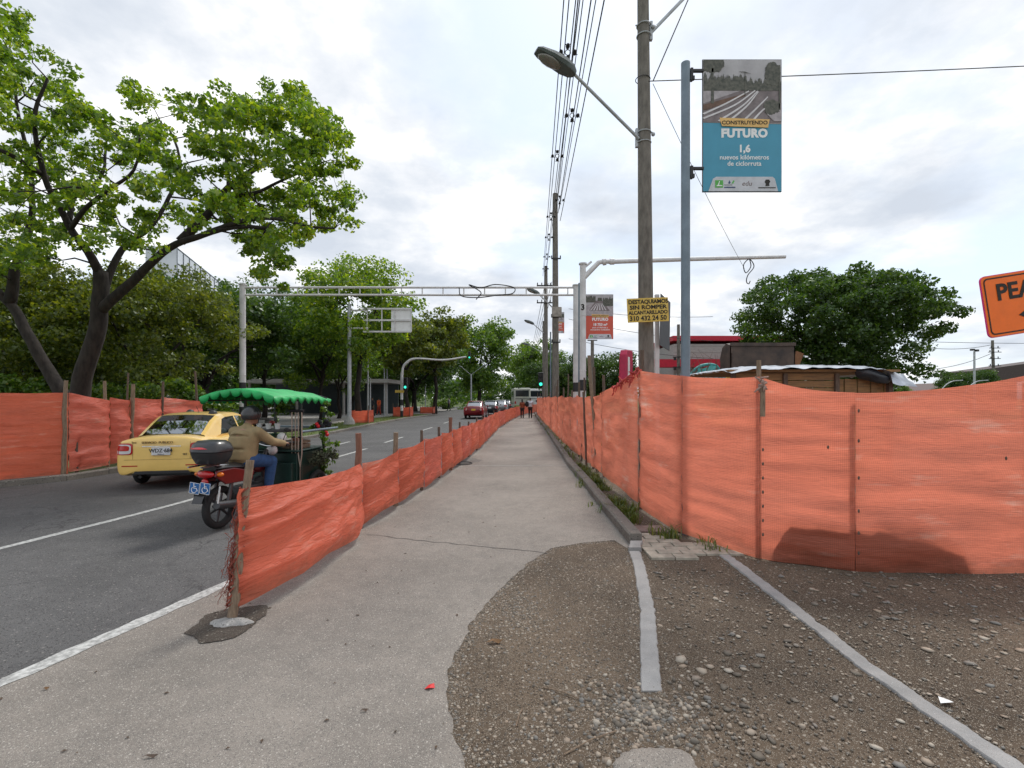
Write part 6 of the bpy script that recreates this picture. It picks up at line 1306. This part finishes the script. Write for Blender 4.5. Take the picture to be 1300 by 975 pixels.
# people inside the taxi (heads and shoulders behind the glass)
def person_mesh(name, joints, m, parent, vox=.012, smooth=6):
    """joints: list of chains [(x,y,z,r),...] merged by voxel remesh into one continuous surface"""
    mb = MB()
    for ch in joints:
        for i, a in enumerate(ch):
            mb.sph(a[:3], a[3] if not isinstance(a[3], tuple) else a[3], 12, 8)
            if i: b = ch[i - 1]; ra = a[3] if not isinstance(a[3], tuple) else max(a[3][:2]); rb = b[3] if not isinstance(b[3], tuple) else max(b[3][:2]); mb.tube([b[:3], a[:3]], [rb * .98, ra * .98], 12)
    o = mb.build(name, m, parent, smooth=True); r_ = o.modifiers.new('remesh', 'REMESH'); r_.mode = 'VOXEL'; r_.voxel_size = vox; r_.use_smooth_shade = True
    s = o.modifiers.new('smooth', 'SMOOTH'); s.iterations = smooth; s.factor = .6; return o
def seated_in_car(x, y, shirt, label):
    p = empty('person', taxi.matrix_basis @ Vector((x, y, .5)), rd, label, 'person')
    person_mesh('body', [[(0, 0, .86, .085), (0, 0, .72, .055), (0, 0, .6, .06)], [(0, .0, .86, (.08, .095, .11))], [(-.19, .0, .52, .07), (0, 0, .56, .08), (.19, 0, .52, .07)], [(0, 0, .52, (.17, .11, .2)), (0, 0, .2, (.16, .12, .15))], [(-.2, 0, .5, .055), (-.26, .1, .25, .045), (-.18, .3, .25, .035)], [(.2, 0, .5, .055), (.26, .1, .25, .045), (.18, .3, .25, .035)], [(-.02, .085, .85, .02)]], SKIN, p)
    person_mesh('shirt', [[(0, 0, .48, (.185, .125, .16)), (0, 0, .2, (.17, .13, .16))], [(-.19, .0, .52, .08), (0, 0, .54, .085), (.19, 0, .52, .08)], [(-.2, 0, .5, .065), (-.24, .05, .36, .06)], [(.2, 0, .5, .065), (.24, .05, .36, .06)]], shirt, p)
    mb = MB(); mb.sph((0, -.015, .90), (.09, .10, .095), 12, 8); mb.build('hair', BLACK, p, smooth=True)
bpy.context.view_layer.update()
seated_in_car(.40, 1.45, mat('white_shirt', (.55, .6, .65), .8), 'passenger in a pale shirt seated by the right rear window of the yellow taxi')
seated_in_car(-.38, 2.25, mat('grey_shirt', (.2, .2, .22), .8), 'driver seen dimly through the rear glass of the yellow taxi')

REDP = mat('car_red', (.20, .006, .012), .3, coat=.6); DARKP = mat('car_dark', (.025, .03, .035), .3, coat=.6); SILV = mat('car_silver', (.35, .36, .38), .35, .4); YPL = mat('plate_yellow', (.7, .42, .04), .5); WHP = mat('car_white', (.6, .6, .6), .35)
make_car((-3.15, 39.5, .008), R(-2), REDP, 'dark red saloon stopped in the lane beyond the orange stakes', False, plate_m=YPL)
make_car((-2.2, 47.5, .008), R(-2), DARKP, 'dark car directly in front of the red saloon', False)
make_car((-1.4, 55, .008), R(-2), SILV, 'silver grey car third in the queue', False)
make_car((-.9, 62, .008), R(-2), DARKP, 'dark car farthest ahead in the queue toward the bus', False)
# buses
def make_bus(loc, label, body_m, rz=0):
    root = empty('bus', loc, rz, label, 'bus'); mb = MB(); mb.box((0, 3.5, 1.72), (2.3, 7.0, 2.75)); mb.build('body', body_m, root, bevel=.16)
    mb = MB(); mb.box((0, -.01, 2.35), (1.8, .03, .85)); mb.build('rear_window', mat('dark_glass', (.02, .025, .03), .08), root, bevel=.03); mb = MB(); mb.box((0, -.02, 1.62), (1.9, .03, .07)); mb.build('trim', BLACK, root); mb = MB(); mb.box((0, -.02, .55), (2.2, .05, .35)); mb.build('bumper', mat('bumper_green', (.25, .36, .05), .5), root, bevel=.02)
    for x in (-.95, .95): mb = MB(); mb.box((x, -.01, 1.1), (.2, .03, .35)); mb.build('tail_light', TLR, root)
    mb = MB(); mb.sph((0, -.02, 1.28), (.12, .02, .16), 12, 8); mb.build('badge', BLACK, root)
    for s in (-1, 1):
        for k in range(5): mb = MB(); mb.box((s * 1.155, .9 + k * 1.25, 2.3), (.02, 1.0, .75)); mb.build('side_window', MATS['dark_glass'], root, bevel=.0)
        for y in (1.5, 5.4): mb = MB(); mb.ring((s * 1.0, y, .45), (1, 0, 0), .3, .14, 18, 6); mb.cyl((s * 1.0 - .12, y, .45), (s * 1.0 + .12, y, .45), .26, 14); mb.build('wheel', RUB, root, smooth='auto')
    return root
CREAM = mat('bus_cream', (.56, .56, .48), .45, coat=.3)
make_bus((W(663, 0, 66).x, 66, 0), 'cream minibus seen from behind at the end of the fenced path', CREAM, R(3))
make_bus((W(681, 0, 70).x + .1, 72, 0), 'second pale bus with a dark rear, just right of the cream minibus', WHP, R(3))

# ------------------------------------------------------------------ walking people
JEAN = mat('jeans', (.02, .06, .16), .85, var=.25, scale=12); BLK = mat('black_cloth', (.012, .012, .015), .85)
def walker(loc, rz, shirt, trousers, label, h=1.68, sleeve_short=True, shoulder=.19, long_hair=False, step=.16, hair=True):
    p = empty('person', loc, rz, label, 'person'); k = h / 1.7; S = lambda ch: [[(x * k, y * k, z * k, (r * k if not isinstance(r, tuple) else tuple(q * k for q in r))) for x, y, z, r in c] for c in ch]
    leg = lambda s, d: [(s * .09, 0, .90, .085), (s * .09, d * .35 + .03, .50, .06), (s * .09, d, .09, .042), (s * .09, d + .1, .04, .035)]
    arm = lambda s, d: [(s * shoulder, 0, 1.38, .055), (s * (shoulder + .05), d * .3, 1.12, .043), (s * (shoulder + .04), d, .88, .032), (s * (shoulder + .04), d + .02, .80, .038)]
    person_mesh('body', S([leg(-1, step), leg(1, -step), arm(-1, -.12), arm(1, .12), [(0, 0, .93, (.15, .1, .12)), (0, 0, 1.12, (.13, .09, .12)), (0, .0, 1.32, (.17, .10, .13))], [(0, 0, 1.4, .06), (0, .01, 1.5, .05), (0, .01, 1.59, (.07, .085, .1))], [(-shoulder, 0, 1.38, .055), (shoulder, 0, 1.38, .055)], [(0, .09, 1.57, .015)], [(-.075, .01, 1.58, .018)], [(.075, .01, 1.58, .018)]]), SKIN, p, .016, 4)
    person_mesh('shirt', S([[(0, 0, .96, (.165, .115, .1)), (0, 0, 1.12, (.15, .11, .12)), (0, .0, 1.32, (.185, .12, .13))], [(-shoulder, 0, 1.38, .066), (shoulder, 0, 1.38, .066)]] + [arm(s, d)[:2] if sleeve_short else arm(s, d)[:3] for s, d in ((-1, -.12), (1, .12))]), shirt, p, .016, 3).scale = (1.04, 1.06, 1.0)
    person_mesh('trousers', S([[(a[0], a[1], a[2], (a[3] + .014)) for a in leg(s, d)[:3]] for s, d in ((-1, step), (1, -step))] + [[(0, 0, .93, (.165, .115, .10))]]), trousers, p, .016, 3)
    mb = MB(); [mb.sph((s * .09 * k, (d + .06) * k, .04), (.05, .13, .045), 10, 6) for s, d in ((-1, step), (1, -step))]; mb.build('shoes', BLK, p, smooth=True)
    mb = MB(); mb.sph((0, -.01 * k, 1.62 * k), (.08 * k, .09 * k, .09 * k), 12, 8)
    if long_hair: mb.sph((0, -.06 * k, 1.48 * k), (.085 * k, .05 * k, .16 * k), 12, 8)
    mb.build('hair', BLACK, p, smooth=True); return p
walker((.87, 41.2, .01), 0, mat('rust_shirt', (.22, .05, .02), .85), BLK, 'woman in a rust top and dark trousers walking away at the end of the path', 1.62, long_hair=True, shoulder=.165)
mw = walker((1.56, 41.2, .01), 0, mat('pale_shirt', (.5, .52, .58), .85), BLK, 'man in a pale shirt walking away with a black bag on his left shoulder', 1.74)
mb = MB(); mb.sph((0, 0, 0), (.17, .1, .24), 12, 8); mb.ring((.12, .05, .2), (0, 1, 0), .2, .015, 16, 5); tag(mb.build('shoulder_bag', BLK, loc=(1.27, 41.12, 1.2), smooth=True), 'black bag hanging on the left side of the man in the pale shirt', 'bag')
walker((W(473, 0, 44).x, 44, .1), R(90), BLK, BLK, 'person in dark clothes standing on the plaza beyond the nearest orange tree box', 1.7, False)
walker((W(481, 0, 47).x, 47, .1), R(60), mat('orange_vest', (.75, .12, .03), .7), mat('red_trousers', (.4, .05, .03), .8), 'person in orange work clothes on the plaza behind the island', 1.65, False)
walker((W(570, 0, 62).x, 62, .1), R(90), mat('grey_shirt', (.2, .2, .22), .8), BLK, 'person in grey in the shade beyond the crossing', 1.7)

# ------------------------------------------------------------------ motorcycle with canopied cart
MR = mat('moto_red', (.13, .006, .008), .3, coat=.5, var=.15); MBK = mat('moto_black', (.02, .02, .022), .35, coat=.3); DGR = mat('cart_green', (.006, .028, .022), .45, var=.2); AMB = mat('amber', (.7, .16, .01), .25)
BLU = mat('sign_blue', (.02, .13, .36), .45); CAN = mat('canopy_green', (.010, .34, .085), .5, scale=5, var=.15, bump=.3, bscale=8)
mo = empty('motorcycle', (-3.90, 6.45, .008), R(-9), 'motorcycle pushing a green canopied cart, black top box and red tail toward the camera', 'motorcycle')
def mwheel(x, y, r, w=.05, nm='wheel'):
    mb = MB(); mb.ring((x, y, r), (1, 0, 0), r - w, w, 32, 10); wh = mb.build(nm, RUB, mo, smooth=True); mb = MB(); mb.ring((x, y, r), (1, 0, 0), r - w - .03, .016, 28, 6); mb.cyl((x - .06, y, r), (x + .06, y, r), .04, 12)
    for k in range(6):
        a = k * 1.0472 + .3; dd = Vector((0, math.cos(a), math.sin(a))); mb.tube([Vector((x, y, r)) + dd * .03, Vector((x, y, r)) + dd * (r - w - .03)], [.02, .012], 6)
    mb.build('rim', mat('dark_alloy', (.06, .06, .065), .4, .5), wh, smooth='auto'); return wh
mwheel(0, 0, .285, .048)
def part(nm, m, f, **k): b = MB(); f(b); return b.build(nm, m, mo, **k)
part('rear_fender', MBK, lambda b: b.grid([[(x, -.05 - .36 * math.cos(a) + .0, .285 + .36 * math.sin(a)) for x in (-.07, -.04, .04, .07)] for a in [R(v) for v in range(20, 100, 10)]]), smooth=True)
part('swing_arm', MBK, lambda b: [b.tube([(x, 0, .285), (x, .5, .38)], .025, 8) for x in (-.09, .09)])
DMET = mat('dark_metal', (.10, .10, .105), .4, .8)
part('shock_absorber', DMET, lambda b: [b.tube([(x, .02, .33), (x, .1, .68)], .026, 8) for x in (-.11, .11)])
part('exhaust', DMET, lambda b: b.tube([(.14, -.22, .36), (.14, .1, .32), (.13, .35, .28), (.1, .6, .3)], [.05, .052, .04, .02], 12), smooth='auto')
part('tail_cowl', MR, lambda b: [b.prism([(-.20, .80), (-.24, .73), (-.05, .60), (.45, .58), (.5, .70), (.1, .80)], (s * .11, 0, 0), (0, 1, 0), (0, 0, 1), (s * .035, 0, 0)) for s in (-1, 1)], bevel=.012)
part('tail_light', TLR, lambda b: b.sph((0, -.24, .755), (.125, .05, .05), 14, 8), smooth=True); part('turn_signal', AMB, lambda b: [b.sph((s * .16, -.18, .75), (.05, .04, .03), 10, 6) for s in (-1, 1)], smooth=True)
part('tail_light', MATS['tail_red'], lambda b: b.sph((0, -.25, .66), (.05, .03, .045), 10, 6), smooth=True)
part('seat', MBK, lambda b: b.tube([(0, -.18, .82), (0, -.02, .82), (0, .3, .79), (0, .55, .77), (0, .7, .8)], [.10, .13, .135, .12, .08], 14, True, .42), smooth='auto')
part('rack', CHROME, lambda b: [b.tube([(x, .05, .84), (x, -.2, .87), (x, -.42, .87)], .012, 6) for x in (-.09, .09)])
part('engine', mat('engine', (.06, .06, .062), .5, .5), lambda b: [b.box((0, .55, .38), (.26, .34, .24)), b.cyl((0, .68, .45), (0, .82, .52), .08, 12), b.cyl((-.15, .52, .36), (.15, .52, .36), .09, 14)], bevel=.02)
part('frame', MBK, lambda b: [b.tube([(0, .95, .95), (0, .8, .7), (0, .6, .62), (0, .2, .7)], .03, 8), b.tube([(0, .92, .9), (0, .85, .5), (0, .6, .25)], .025, 8)])
part('fuel_tank', MR, lambda b: b.sph((0, .78, .74), (.12, .2, .11), 16, 10), smooth=True)
part('foot_peg', MBK, lambda b: b.cyl((-.24, .72, .32), (.24, .72, .32), .014, 8))
part('handlebar', CHROME, lambda b: b.tube(smoothline([(-.36, .93, 1.03), (-.22, 1.0, 1.04), (-.06, 1.03, 1.0), (.06, 1.03, 1.0), (.22, 1.0, 1.04), (.36, .93, 1.03)], 4), .012, 8), smooth='auto'); part('hand_grip', RUB, lambda b: [b.cyl((s * .25, .985, 1.04), (s * .38, .92, 1.03), .018, 10) for s in (-1, 1)])
part('mirror', BLACK, lambda b: [(b.cyl((s * .22, 1.0, 1.04), (s * .3, 1.0, 1.22), .006, 6), b.sph((s * .31, 1.0, 1.25), (.06, .015, .035), 10, 6)) for s in (-1, 1)])
part('headlight', CLR, lambda b: b.sph((0, 1.08, .93), (.09, .06, .08), 12, 8), smooth=True)
# top box
def boxrings(b, lv, cx=.05, cy=-.19):
    P = []
    for z, w, dpt in lv: w *= .9; dpt *= .92; P.append([(cx + w * (abs(math.cos(t)) ** .62) * math.copysign(1, math.cos(t)), cy + dpt * (abs(math.sin(t)) ** .62) * math.copysign(1, math.sin(t)), z) for t in [2 * math.pi * k / 28 for k in range(29)]])
    b.grid(P)
part('top_box', MBK, lambda b: boxrings(b, [(.885, .001, .001), (.885, .15, .13), (.90, .18, .16), (.98, .225, .20), (1.045, .24, .215), (1.05, .235, .21)]), smooth='auto')
part('top_box_lid', MBK, lambda b: boxrings(b, [(1.052, .235, .21), (1.056, .248, .222), (1.09, .245, .215), (1.15, .22, .185), (1.19, .17, .13), (1.20, .06, .04), (1.20, .001, .001)]), smooth='auto')
part('reflector', TLR, lambda b: b.grid([[(-.09 + .035 * i, -.19 - .207 + .03 * j + abs(i - 3.5) ** 2 * .002 - (.0 if j else .006), 1.095 + j * .03) for j in range(3)] for i in range(8)]), smooth=True)
# the two blue plates with the wheelchair sign, number plate
pz = .60
for k, x in enumerate((-.02, .13)):
    b = MB(); b.box((x - .03, -.36, pz), (.142, .006, .142), Matrix.Rotation(R(8), 3, 'Y')); pl = b.build('blue_plate', BLU, mo, bevel=.002); b = MB(); c = Vector((x - .03, -.3655, pz))
    for a0, pts in ((0, [(.0, .045), (.0, .0), (.035, .0), (.048, -.035)]), (0, [(.0, .022), (.03, .022)])): b.tube([c + Vector((q[0] - .005, 0, q[1])) for q in pts], .005, 6)
    b.sph(c + Vector((-.005, 0, .055)), (.009, .003, .009), 8, 6); b.tube([c + Vector((-.005 + .036 * math.cos(a), 0, -.02 + .036 * math.sin(a))) for a in [R(v) for v in range(115, 345, 15)]], .0045, 6); b.build('wheelchair_symbol', WHITEP, pl)
    b = MB(); cr = rrect(.142, .142, .008, 2); ci = rrect(.132, .132, .006, 2); n = len(cr); rot = Matrix.Rotation(R(8), 3, 'Y'); b.add([c + rot @ Vector((q[0], .0005, q[1])) for q in cr + ci], [(i, (i + 1) % n, (i + 1) % n + n, i + n) for i in range(n)]); b.build('plate_border', WHITEP, pl)
part('number_plate', WHITEP, lambda b: b.box((.20, -.25, .50), (.02, .006, .22), Matrix.Rotation(R(8), 3, 'Y'))); part('mud_flap', RUB, lambda b: [b.box((.0, -.33, .47), (.17, .01, .14)), b.box((.03, -.30, .56), (.12, .08, .03))])
# cart
CX, HWc = -.11, .46
part('cart_body', DGR, lambda b: [b.box((CX, 1.62, .62), (.86, .75, .50)), b.box((CX, 1.2, .55), (.8, .1, .34)), b.box((CX, 1.62, .90), (.94, .85, .03))], bevel=.015)
part('cart_tray', mat('tray_dark', (.05, .045, .05), .5), lambda b: [b.box((CX - .1, 1.35, 1.22), (.8, .42, .04)), b.box((CX - .1, 1.35, 1.02), (.7, .36, .03))], bevel=.008)
part('cart_rail', BPOLE, lambda b: [b.cyl((CX - HWc, 1.98, 1.24), (CX + HWc, 1.98, 1.24), .02, 8), b.cyl((CX + HWc, 1.3, 1.2), (CX + HWc, 2.0, 1.2), .02, 8), b.cyl((CX + HWc - .02, 1.3, 1.2), (CX + HWc + .32, 1.85, 1.24), .018, 8)])
for x, y in ((CX + HWc, 1.30), (CX + HWc, 1.97), (CX - HWc, 1.97), (CX - HWc, 1.22)):
    b = MB(); b.box((x, y, 1.02), (.035, .035, 1.4)); b.build('canopy_post', DGR, mo, bevel=.004)
for s in (-1, 1): mwheel(CX + s * (HWc + .03), 1.72, .27, .042)
part('cart_axle', MBK, lambda b: [b.cyl((CX - HWc, 1.72, .27), (CX + HWc, 1.72, .27), .02, 8), b.tube([(0, .95, .9), (CX, 1.3, .6)], .03, 8), b.tube([(CX - .3, 1.3, .4), (0, .7, .35)], .025, 8), b.tube([(CX + .3, 1.3, .4), (0, .7, .35)], .025, 8)])
# canopy: arched cloth with a scalloped hem
x0c, x1c, y0c, y1c = -.80, .40, .55, 2.12
def ctop(a, b_): return 1.72 + .15 * math.sin(math.pi * (a * .9 + .05)) ** .8 + .015 * mnoise.noise(Vector((a * 4, b_ * 5, 1))) + .03 * math.sin(math.pi * b_) - .04 * b_
def canopy(b):
    P = []
    for i in range(41):
        a = i / 40; P.append([(x0c + (x1c - x0c) * a, y0c + (y1c - y0c) * j / 30 , ctop(a, j / 30) + .008 * math.sin(j * 2.1) * math.sin(math.pi * a)) for j in range(31)])
    b.grid(P)
    def hem(edge, n):
        m_ = len(edge); Q = []
        for i, p in enumerate(edge):
            ph = i / (m_ - 1) * n % 1.0; dd = .03 + .085 * math.sin(math.pi * ph) ** .7; sw_ = .006 * math.sin(ph * 6.28)
            Q.append([p, (p[0] + edge_n[0] * (.006 + sw_), p[1] + edge_n[1] * (.006 + sw_), p[2] - dd * .5), (p[0] + edge_n[0] * sw_ * 1.6, p[1] + edge_n[1] * sw_ * 1.6, p[2] - dd)])
        b.grid(Q)
    for edge_n, f, n in (((0, -1), lambda t: (x0c + (x1c - x0c) * t, y0c, ctop(t, 0)), 7), ((0, 1), lambda t: (x0c + (x1c - x0c) * t, y1c, ctop(t, 1)), 9), ((1, 0), lambda t: (x1c, y0c + (y1c - y0c) * t, ctop(1, t)), 8), ((-1, 0), lambda t: (x0c, y0c + (y1c - y0c) * t, ctop(0, t)), 11)):
        hem([f(k / 110) for k in range(111)], n)
co = part('canopy', CAN, canopy, smooth=True); sd = co.modifiers.new('solid', 'SOLIDIFY'); sd.thickness = .0015
part('canopy_frame', BLACK, lambda b: [b.tube([(x0c + (x1c - x0c) * a, y, ctop(a, .5) - .03) for a in [k / 10 for k in range(11)]], .012, 6) for y in (.65, 1.3, 1.97)] + [b.cyl((x, .6, 1.70), (x, 2.08, 1.70), .012, 6) for x in (x0c + .03, x1c - .03)] + [b.cyl((CX - HWc, 1.97, 1.7), (CX + HWc, 1.97, 1.7), .012, 6)])
bpy.context.view_layer.update(); MM = mo.matrix_basis.copy()
def mloc(x, y, z): return MM @ Vector((x, y, z))
# goods on the cart, all resting things
def goods(nm, x, y, z, f, m, label, cat, **k): b = MB(); f(b); return tag(b.build(nm, m, loc=mloc(x, y, z), rz=R(-9), **k), label, cat)
for i, (x, lab) in enumerate(((-.38, 'white cup standing on the left of the cart tray'), (-.22, 'second white cup from the left on the cart tray'), (-.06, 'white cup at the right of the row on the cart tray'))):
    goods('cup', x, 1.3, 1.241, lambda b: b.tube([(0, 0, 0), (0, 0, .09)], [.035, .045], 12), WHITEP, lab, 'cup', smooth='auto')
goods('helmet_bag', .12, 1.15, 1.05, lambda b: b.sph((0, 0, .07), (.075, .07, .08), 12, 8), WHITEP, 'round white bundle hanging by the handlebar in front of the rider', 'bundle', smooth=True)
goods('crate', -.35, 1.55, .916, lambda b: [b.box((0, 0, .01), (.34, .3, .02))] + [b.box((s * .17, 0, z), (.012, .3, .05)) for s in (-1, 1) for z in (.05, .13, .2)] + [b.box((0, s * .15, z), (.34, .012, .05)) for s in (-1, 1) for z in (.05, .13, .2)], mat('crate_green', (.02, .12, .06), .6), 'dark green slatted crate on the left of the cart', 'crate')
goods('crate', .08, 1.6, .916, lambda b: [b.box((0, 0, .01), (.3, .3, .02))] + [b.box((s * .15, 0, z), (.012, .3, .045)) for s in (-1, 1) for z in (.04, .1)] + [b.box((0, s * .15, z), (.3, .012, .045)) for s in (-1, 1) for z in (.04, .1)], WOOD, 'shallow wooden crate on the right of the cart', 'crate')
goods('flower_pot', .1, 1.6, .94, lambda b: b.tube([(0, 0, 0), (0, 0, .14)], [.06, .085], 14), mat('terracotta', (.35, .12, .06), .8), 'small clay pot in the shallow crate', 'pot', smooth='auto')
# vines and red flowers on the right posts of the cart
vn = empty('climbing_plant', mloc(CX + HWc + .06, 1.9, 0), R(-9), 'green climbing vine with red and black blooms on the right front corner of the cart', 'plant'); rg = random.Random(17)
cl = [(rg.gauss(.02, .07), rg.gauss(0, .08), z, rg.uniform(.05, .1)) for z in [.45 + .1 * k for k in range(13)] for q in range(1 + (z < 1.2))]
leaf_cloud('foliage', cl, 26, .06, LEAFB, vn, 71); b = MB(); b.tube([(.0, 0, .02)] + [(rg.gauss(0, .03), rg.gauss(0, .03), z * .2) for z in range(1, 9)], .008, 6); b.build('stem', LEAFC, vn)
b = MB(); [b.sph((rg.gauss(.03, .05), -.05 + rg.gauss(0, .03), 1.27 + rg.gauss(0, .04)), .04, 8, 6) for k in range(9)]; b.build('bloom', BLK, vn, smooth=True)
b = MB(); [b.sph((x, -.1, z), .032, 8, 6) for x, z in ((-.09, 1.30), (-.06, 1.26), (.08, 1.16), (.10, 1.12))]; b.build('bloom', mat('red_bloom', (.6, .01, .02), .6), vn, smooth=True)
v2 = empty('climbing_plant', mloc(CX - HWc, 1.97, 0), R(-9), 'thin vine with a dark red flower on the left post of the cart', 'plant'); leaf_cloud('foliage', [(rg.gauss(0, .03), rg.gauss(0, .03), .9 + .09 * k, .05) for k in range(9)], 14, .05, LEAFB, v2, 72); b = MB(); b.sph((-.03, -.04, 1.30), .05, 8, 6); b.build('bloom', mat('dark_bloom', (.2, .02, .02), .7), v2, smooth=True); b = MB(); b.tube([(0, .03, .0), (0.01, .03, 1.6)], .006, 5); b.build('stem', LEAFC, v2)
moss = leaf_cloud('moss_basket', [(rg.uniform(-.25, .25), rg.gauss(0, .06), rg.gauss(0, .05), .10) for k in range(14)], 60, .04, mat('moss', (.05, .055, .03), .95, var=.3), None, 73); moss.location = mloc(CX + HWc + .16, 1.55, .78); tag(moss, 'mossy hanging basket on the right side of the cart', 'basket')
# crutches
for i, (x, lab) in enumerate(((.25, 'left one of the two crutches stood upright on the cart'), (.36, 'right one of the two crutches stood upright on the cart'))):
    cr_ = empty('crutch', mloc(x, 1.26, .40), R(-9), lab, 'crutch', 'crutches carried on the cart'); b = MB()
    [b.tube([(0, 0, 0), (0, 0, .25), (s * .03, 0, .45), (s * .03, 0, 1.12)], .010, 8) for s in (-1, 1)]; b.build('shaft', mat('crutch_metal', (.40, .33, .28), .35, .5), cr_); b = MB(); b.tube([(-.06, 0, 1.13), (0, 0, 1.14), (.06, 0, 1.13)], .024, 10); b.build('arm_pad', BLK, cr_, smooth='auto'); b = MB(); b.cyl((-.03, 0, .72), (.03, 0, .72), .014, 8); b.build('hand_grip', BLK, cr_)
# the rider
JK = mat('khaki_jacket', (.26, .195, .10), .85, scale=6, var=.15, bump=1.0, bscale=9)
rp = empty('person', mloc(0, .42, .0), R(-9), 'rider in a khaki jacket, jeans and black helmet seated on the motorcycle', 'person'); T = lambda ch: [[(x, y - .42, z, r) for x, y, z, r in c] for c in ch]
armc = lambda s: [(s * .185, .50, 1.25, .062), (s * .285, .68, 1.10, .048), (s * .31, .90, 1.055, .036), (s * .31, .955, 1.045, .034)]
legc = lambda s: [(s * .10, .42, .86, .10), (s * .19, .80, .80, .068), (s * .17, .76, .42, .048), (s * .17, .74, .36, .04), (s * .175, .88, .345, .034)]
head = Vector((.015, .60, 1.455))
hands = []
for s in (-1, 1):
    for k in range(4): bx = s * (.285 + .022 * k); hands.append([(bx, .955 - .01 * k, 1.055, .0115), (bx, 1.0 - .01 * k, 1.058, .0105), (bx, 1.012 - .01 * k, 1.028, .0095), (bx, .99 - .01 * k, 1.010, .0085)])
    hands.append([(s * .27, .955, 1.045, .013), (s * .262, .985, 1.022, .0115), (s * .275, .99, 1.008, .010)])
person_mesh('body', T([armc(-1), armc(1), legc(-1), legc(1), [(0, .42, .90, (.16, .12, .11)), (0, .44, 1.03, (.15, .11, .12)), (0, .49, 1.2, (.17, .11, .12))], [(-.185, .50, 1.25, .06), (0, .51, 1.27, .07), (.185, .50, 1.25, .06)], [(0, .53, 1.30, .058), (0, .56, 1.38, .052)], [(head.x, head.y, head.z, (.075, .092, .105)), (head.x + .012, head.y + .05, head.z - .065, (.045, .05, .04))], [(head.x + .02, head.y + .105, head.z - .012, .016), (head.x + .018, head.y + .098, head.z + .02, .012)], [(head.x - .078, head.y - .005, head.z - .01, .018)], [(head.x + .078, head.y - .005, head.z - .01, .018)]] + hands), SKIN, rp, .0075, 3)
person_mesh('jacket', T([[(a[0], a[1], a[2], a[3] + .020) for a in armc(s)[:3]] for s in (-1, 1)] + [[(0, .42, .86, (.205, .155, .08)), (0, .43, 1.0, (.205, .155, .12)), (0, .47, 1.16, (.205, .145, .12)), (0, .50, 1.23, (.17, .11, .09))], [(-.185, .50, 1.25, .078), (0, .52, 1.275, .082), (.185, .50, 1.25, .078)], [(0, .53, 1.33, .066)]]), JK, rp, .011, 22)
person_mesh('jeans', T([[(a[0], a[1], a[2], a[3] + .016) for a in legc(s)[:3]] for s in (-1, 1)] + [[(0, .42, .86, (.18, .135, .08))]]), JEAN, rp, .011, 3)
b = MB(); [b.sph((s * .175, .40, .345), (.048, .14, .05), 12, 8) for s in (-1, 1)]; b.build('shoes', BLK, rp, smooth=True)
b = MB(); hc = head + Vector((0, -.42 - .01, .035)); P = []
for i in range(15):
    ph = R(4 + i * 8.0); row = []
    for k in range(33):
        th = 2 * math.pi * k / 32; fr_ = max(0, math.sin(th)); zc_ = math.cos(ph); ph2 = ph * (1 - .34 * fr_ ** 2)
        row.append(hc + Vector((.125 * math.sin(ph2) * math.cos(th), .148 * math.sin(ph2) * math.sin(th), .142 * math.cos(ph2))))
    P.append(row)
b.grid(P); b.add(P[0][:-1], [tuple(range(32))]); hm = b.build('helmet', MBK, rp, smooth=True); s_ = hm.modifiers.new('s', 'SOLIDIFY'); s_.thickness = .012
b = MB(); b.grid([[hc + Vector((.13 * math.sin(a), .15 * math.cos(a) + .012 * k, .062 - .008 * k)) for k in range(3)] for a in [R(v) for v in range(-60, 65, 10)]]); pk = b.build('peak', MBK, hm, smooth=True)
b = MB(); [b.tube([hc + Vector((s * .115, 0.02, -.03)), hc + Vector((s * .06, .06, -.14))], .006, 6) for s in (-1, 1)]; b.build('chin_strap', BLK, hm)
for s in (-1, 1):
    b = MB(); b.sph(head + Vector((.012 + s * .03, -.42 + .084, .012)), (.013, .008, .008), 8, 6); b.build('eye', WHITEP, rp, smooth=True)
b = MB(); b.sph(head + Vector((.016, -.42 + .098, -.045)), (.022, .008, .006), 8, 6); b.build('mouth', mat('lips', (.25, .09, .07), .6), rp, smooth=True)
b = MB(); b.grid([[(x, -.42 - .012 + .0, z) for z in (.9, 1.0, 1.1, 1.2)] for x in (-.001, .001)])
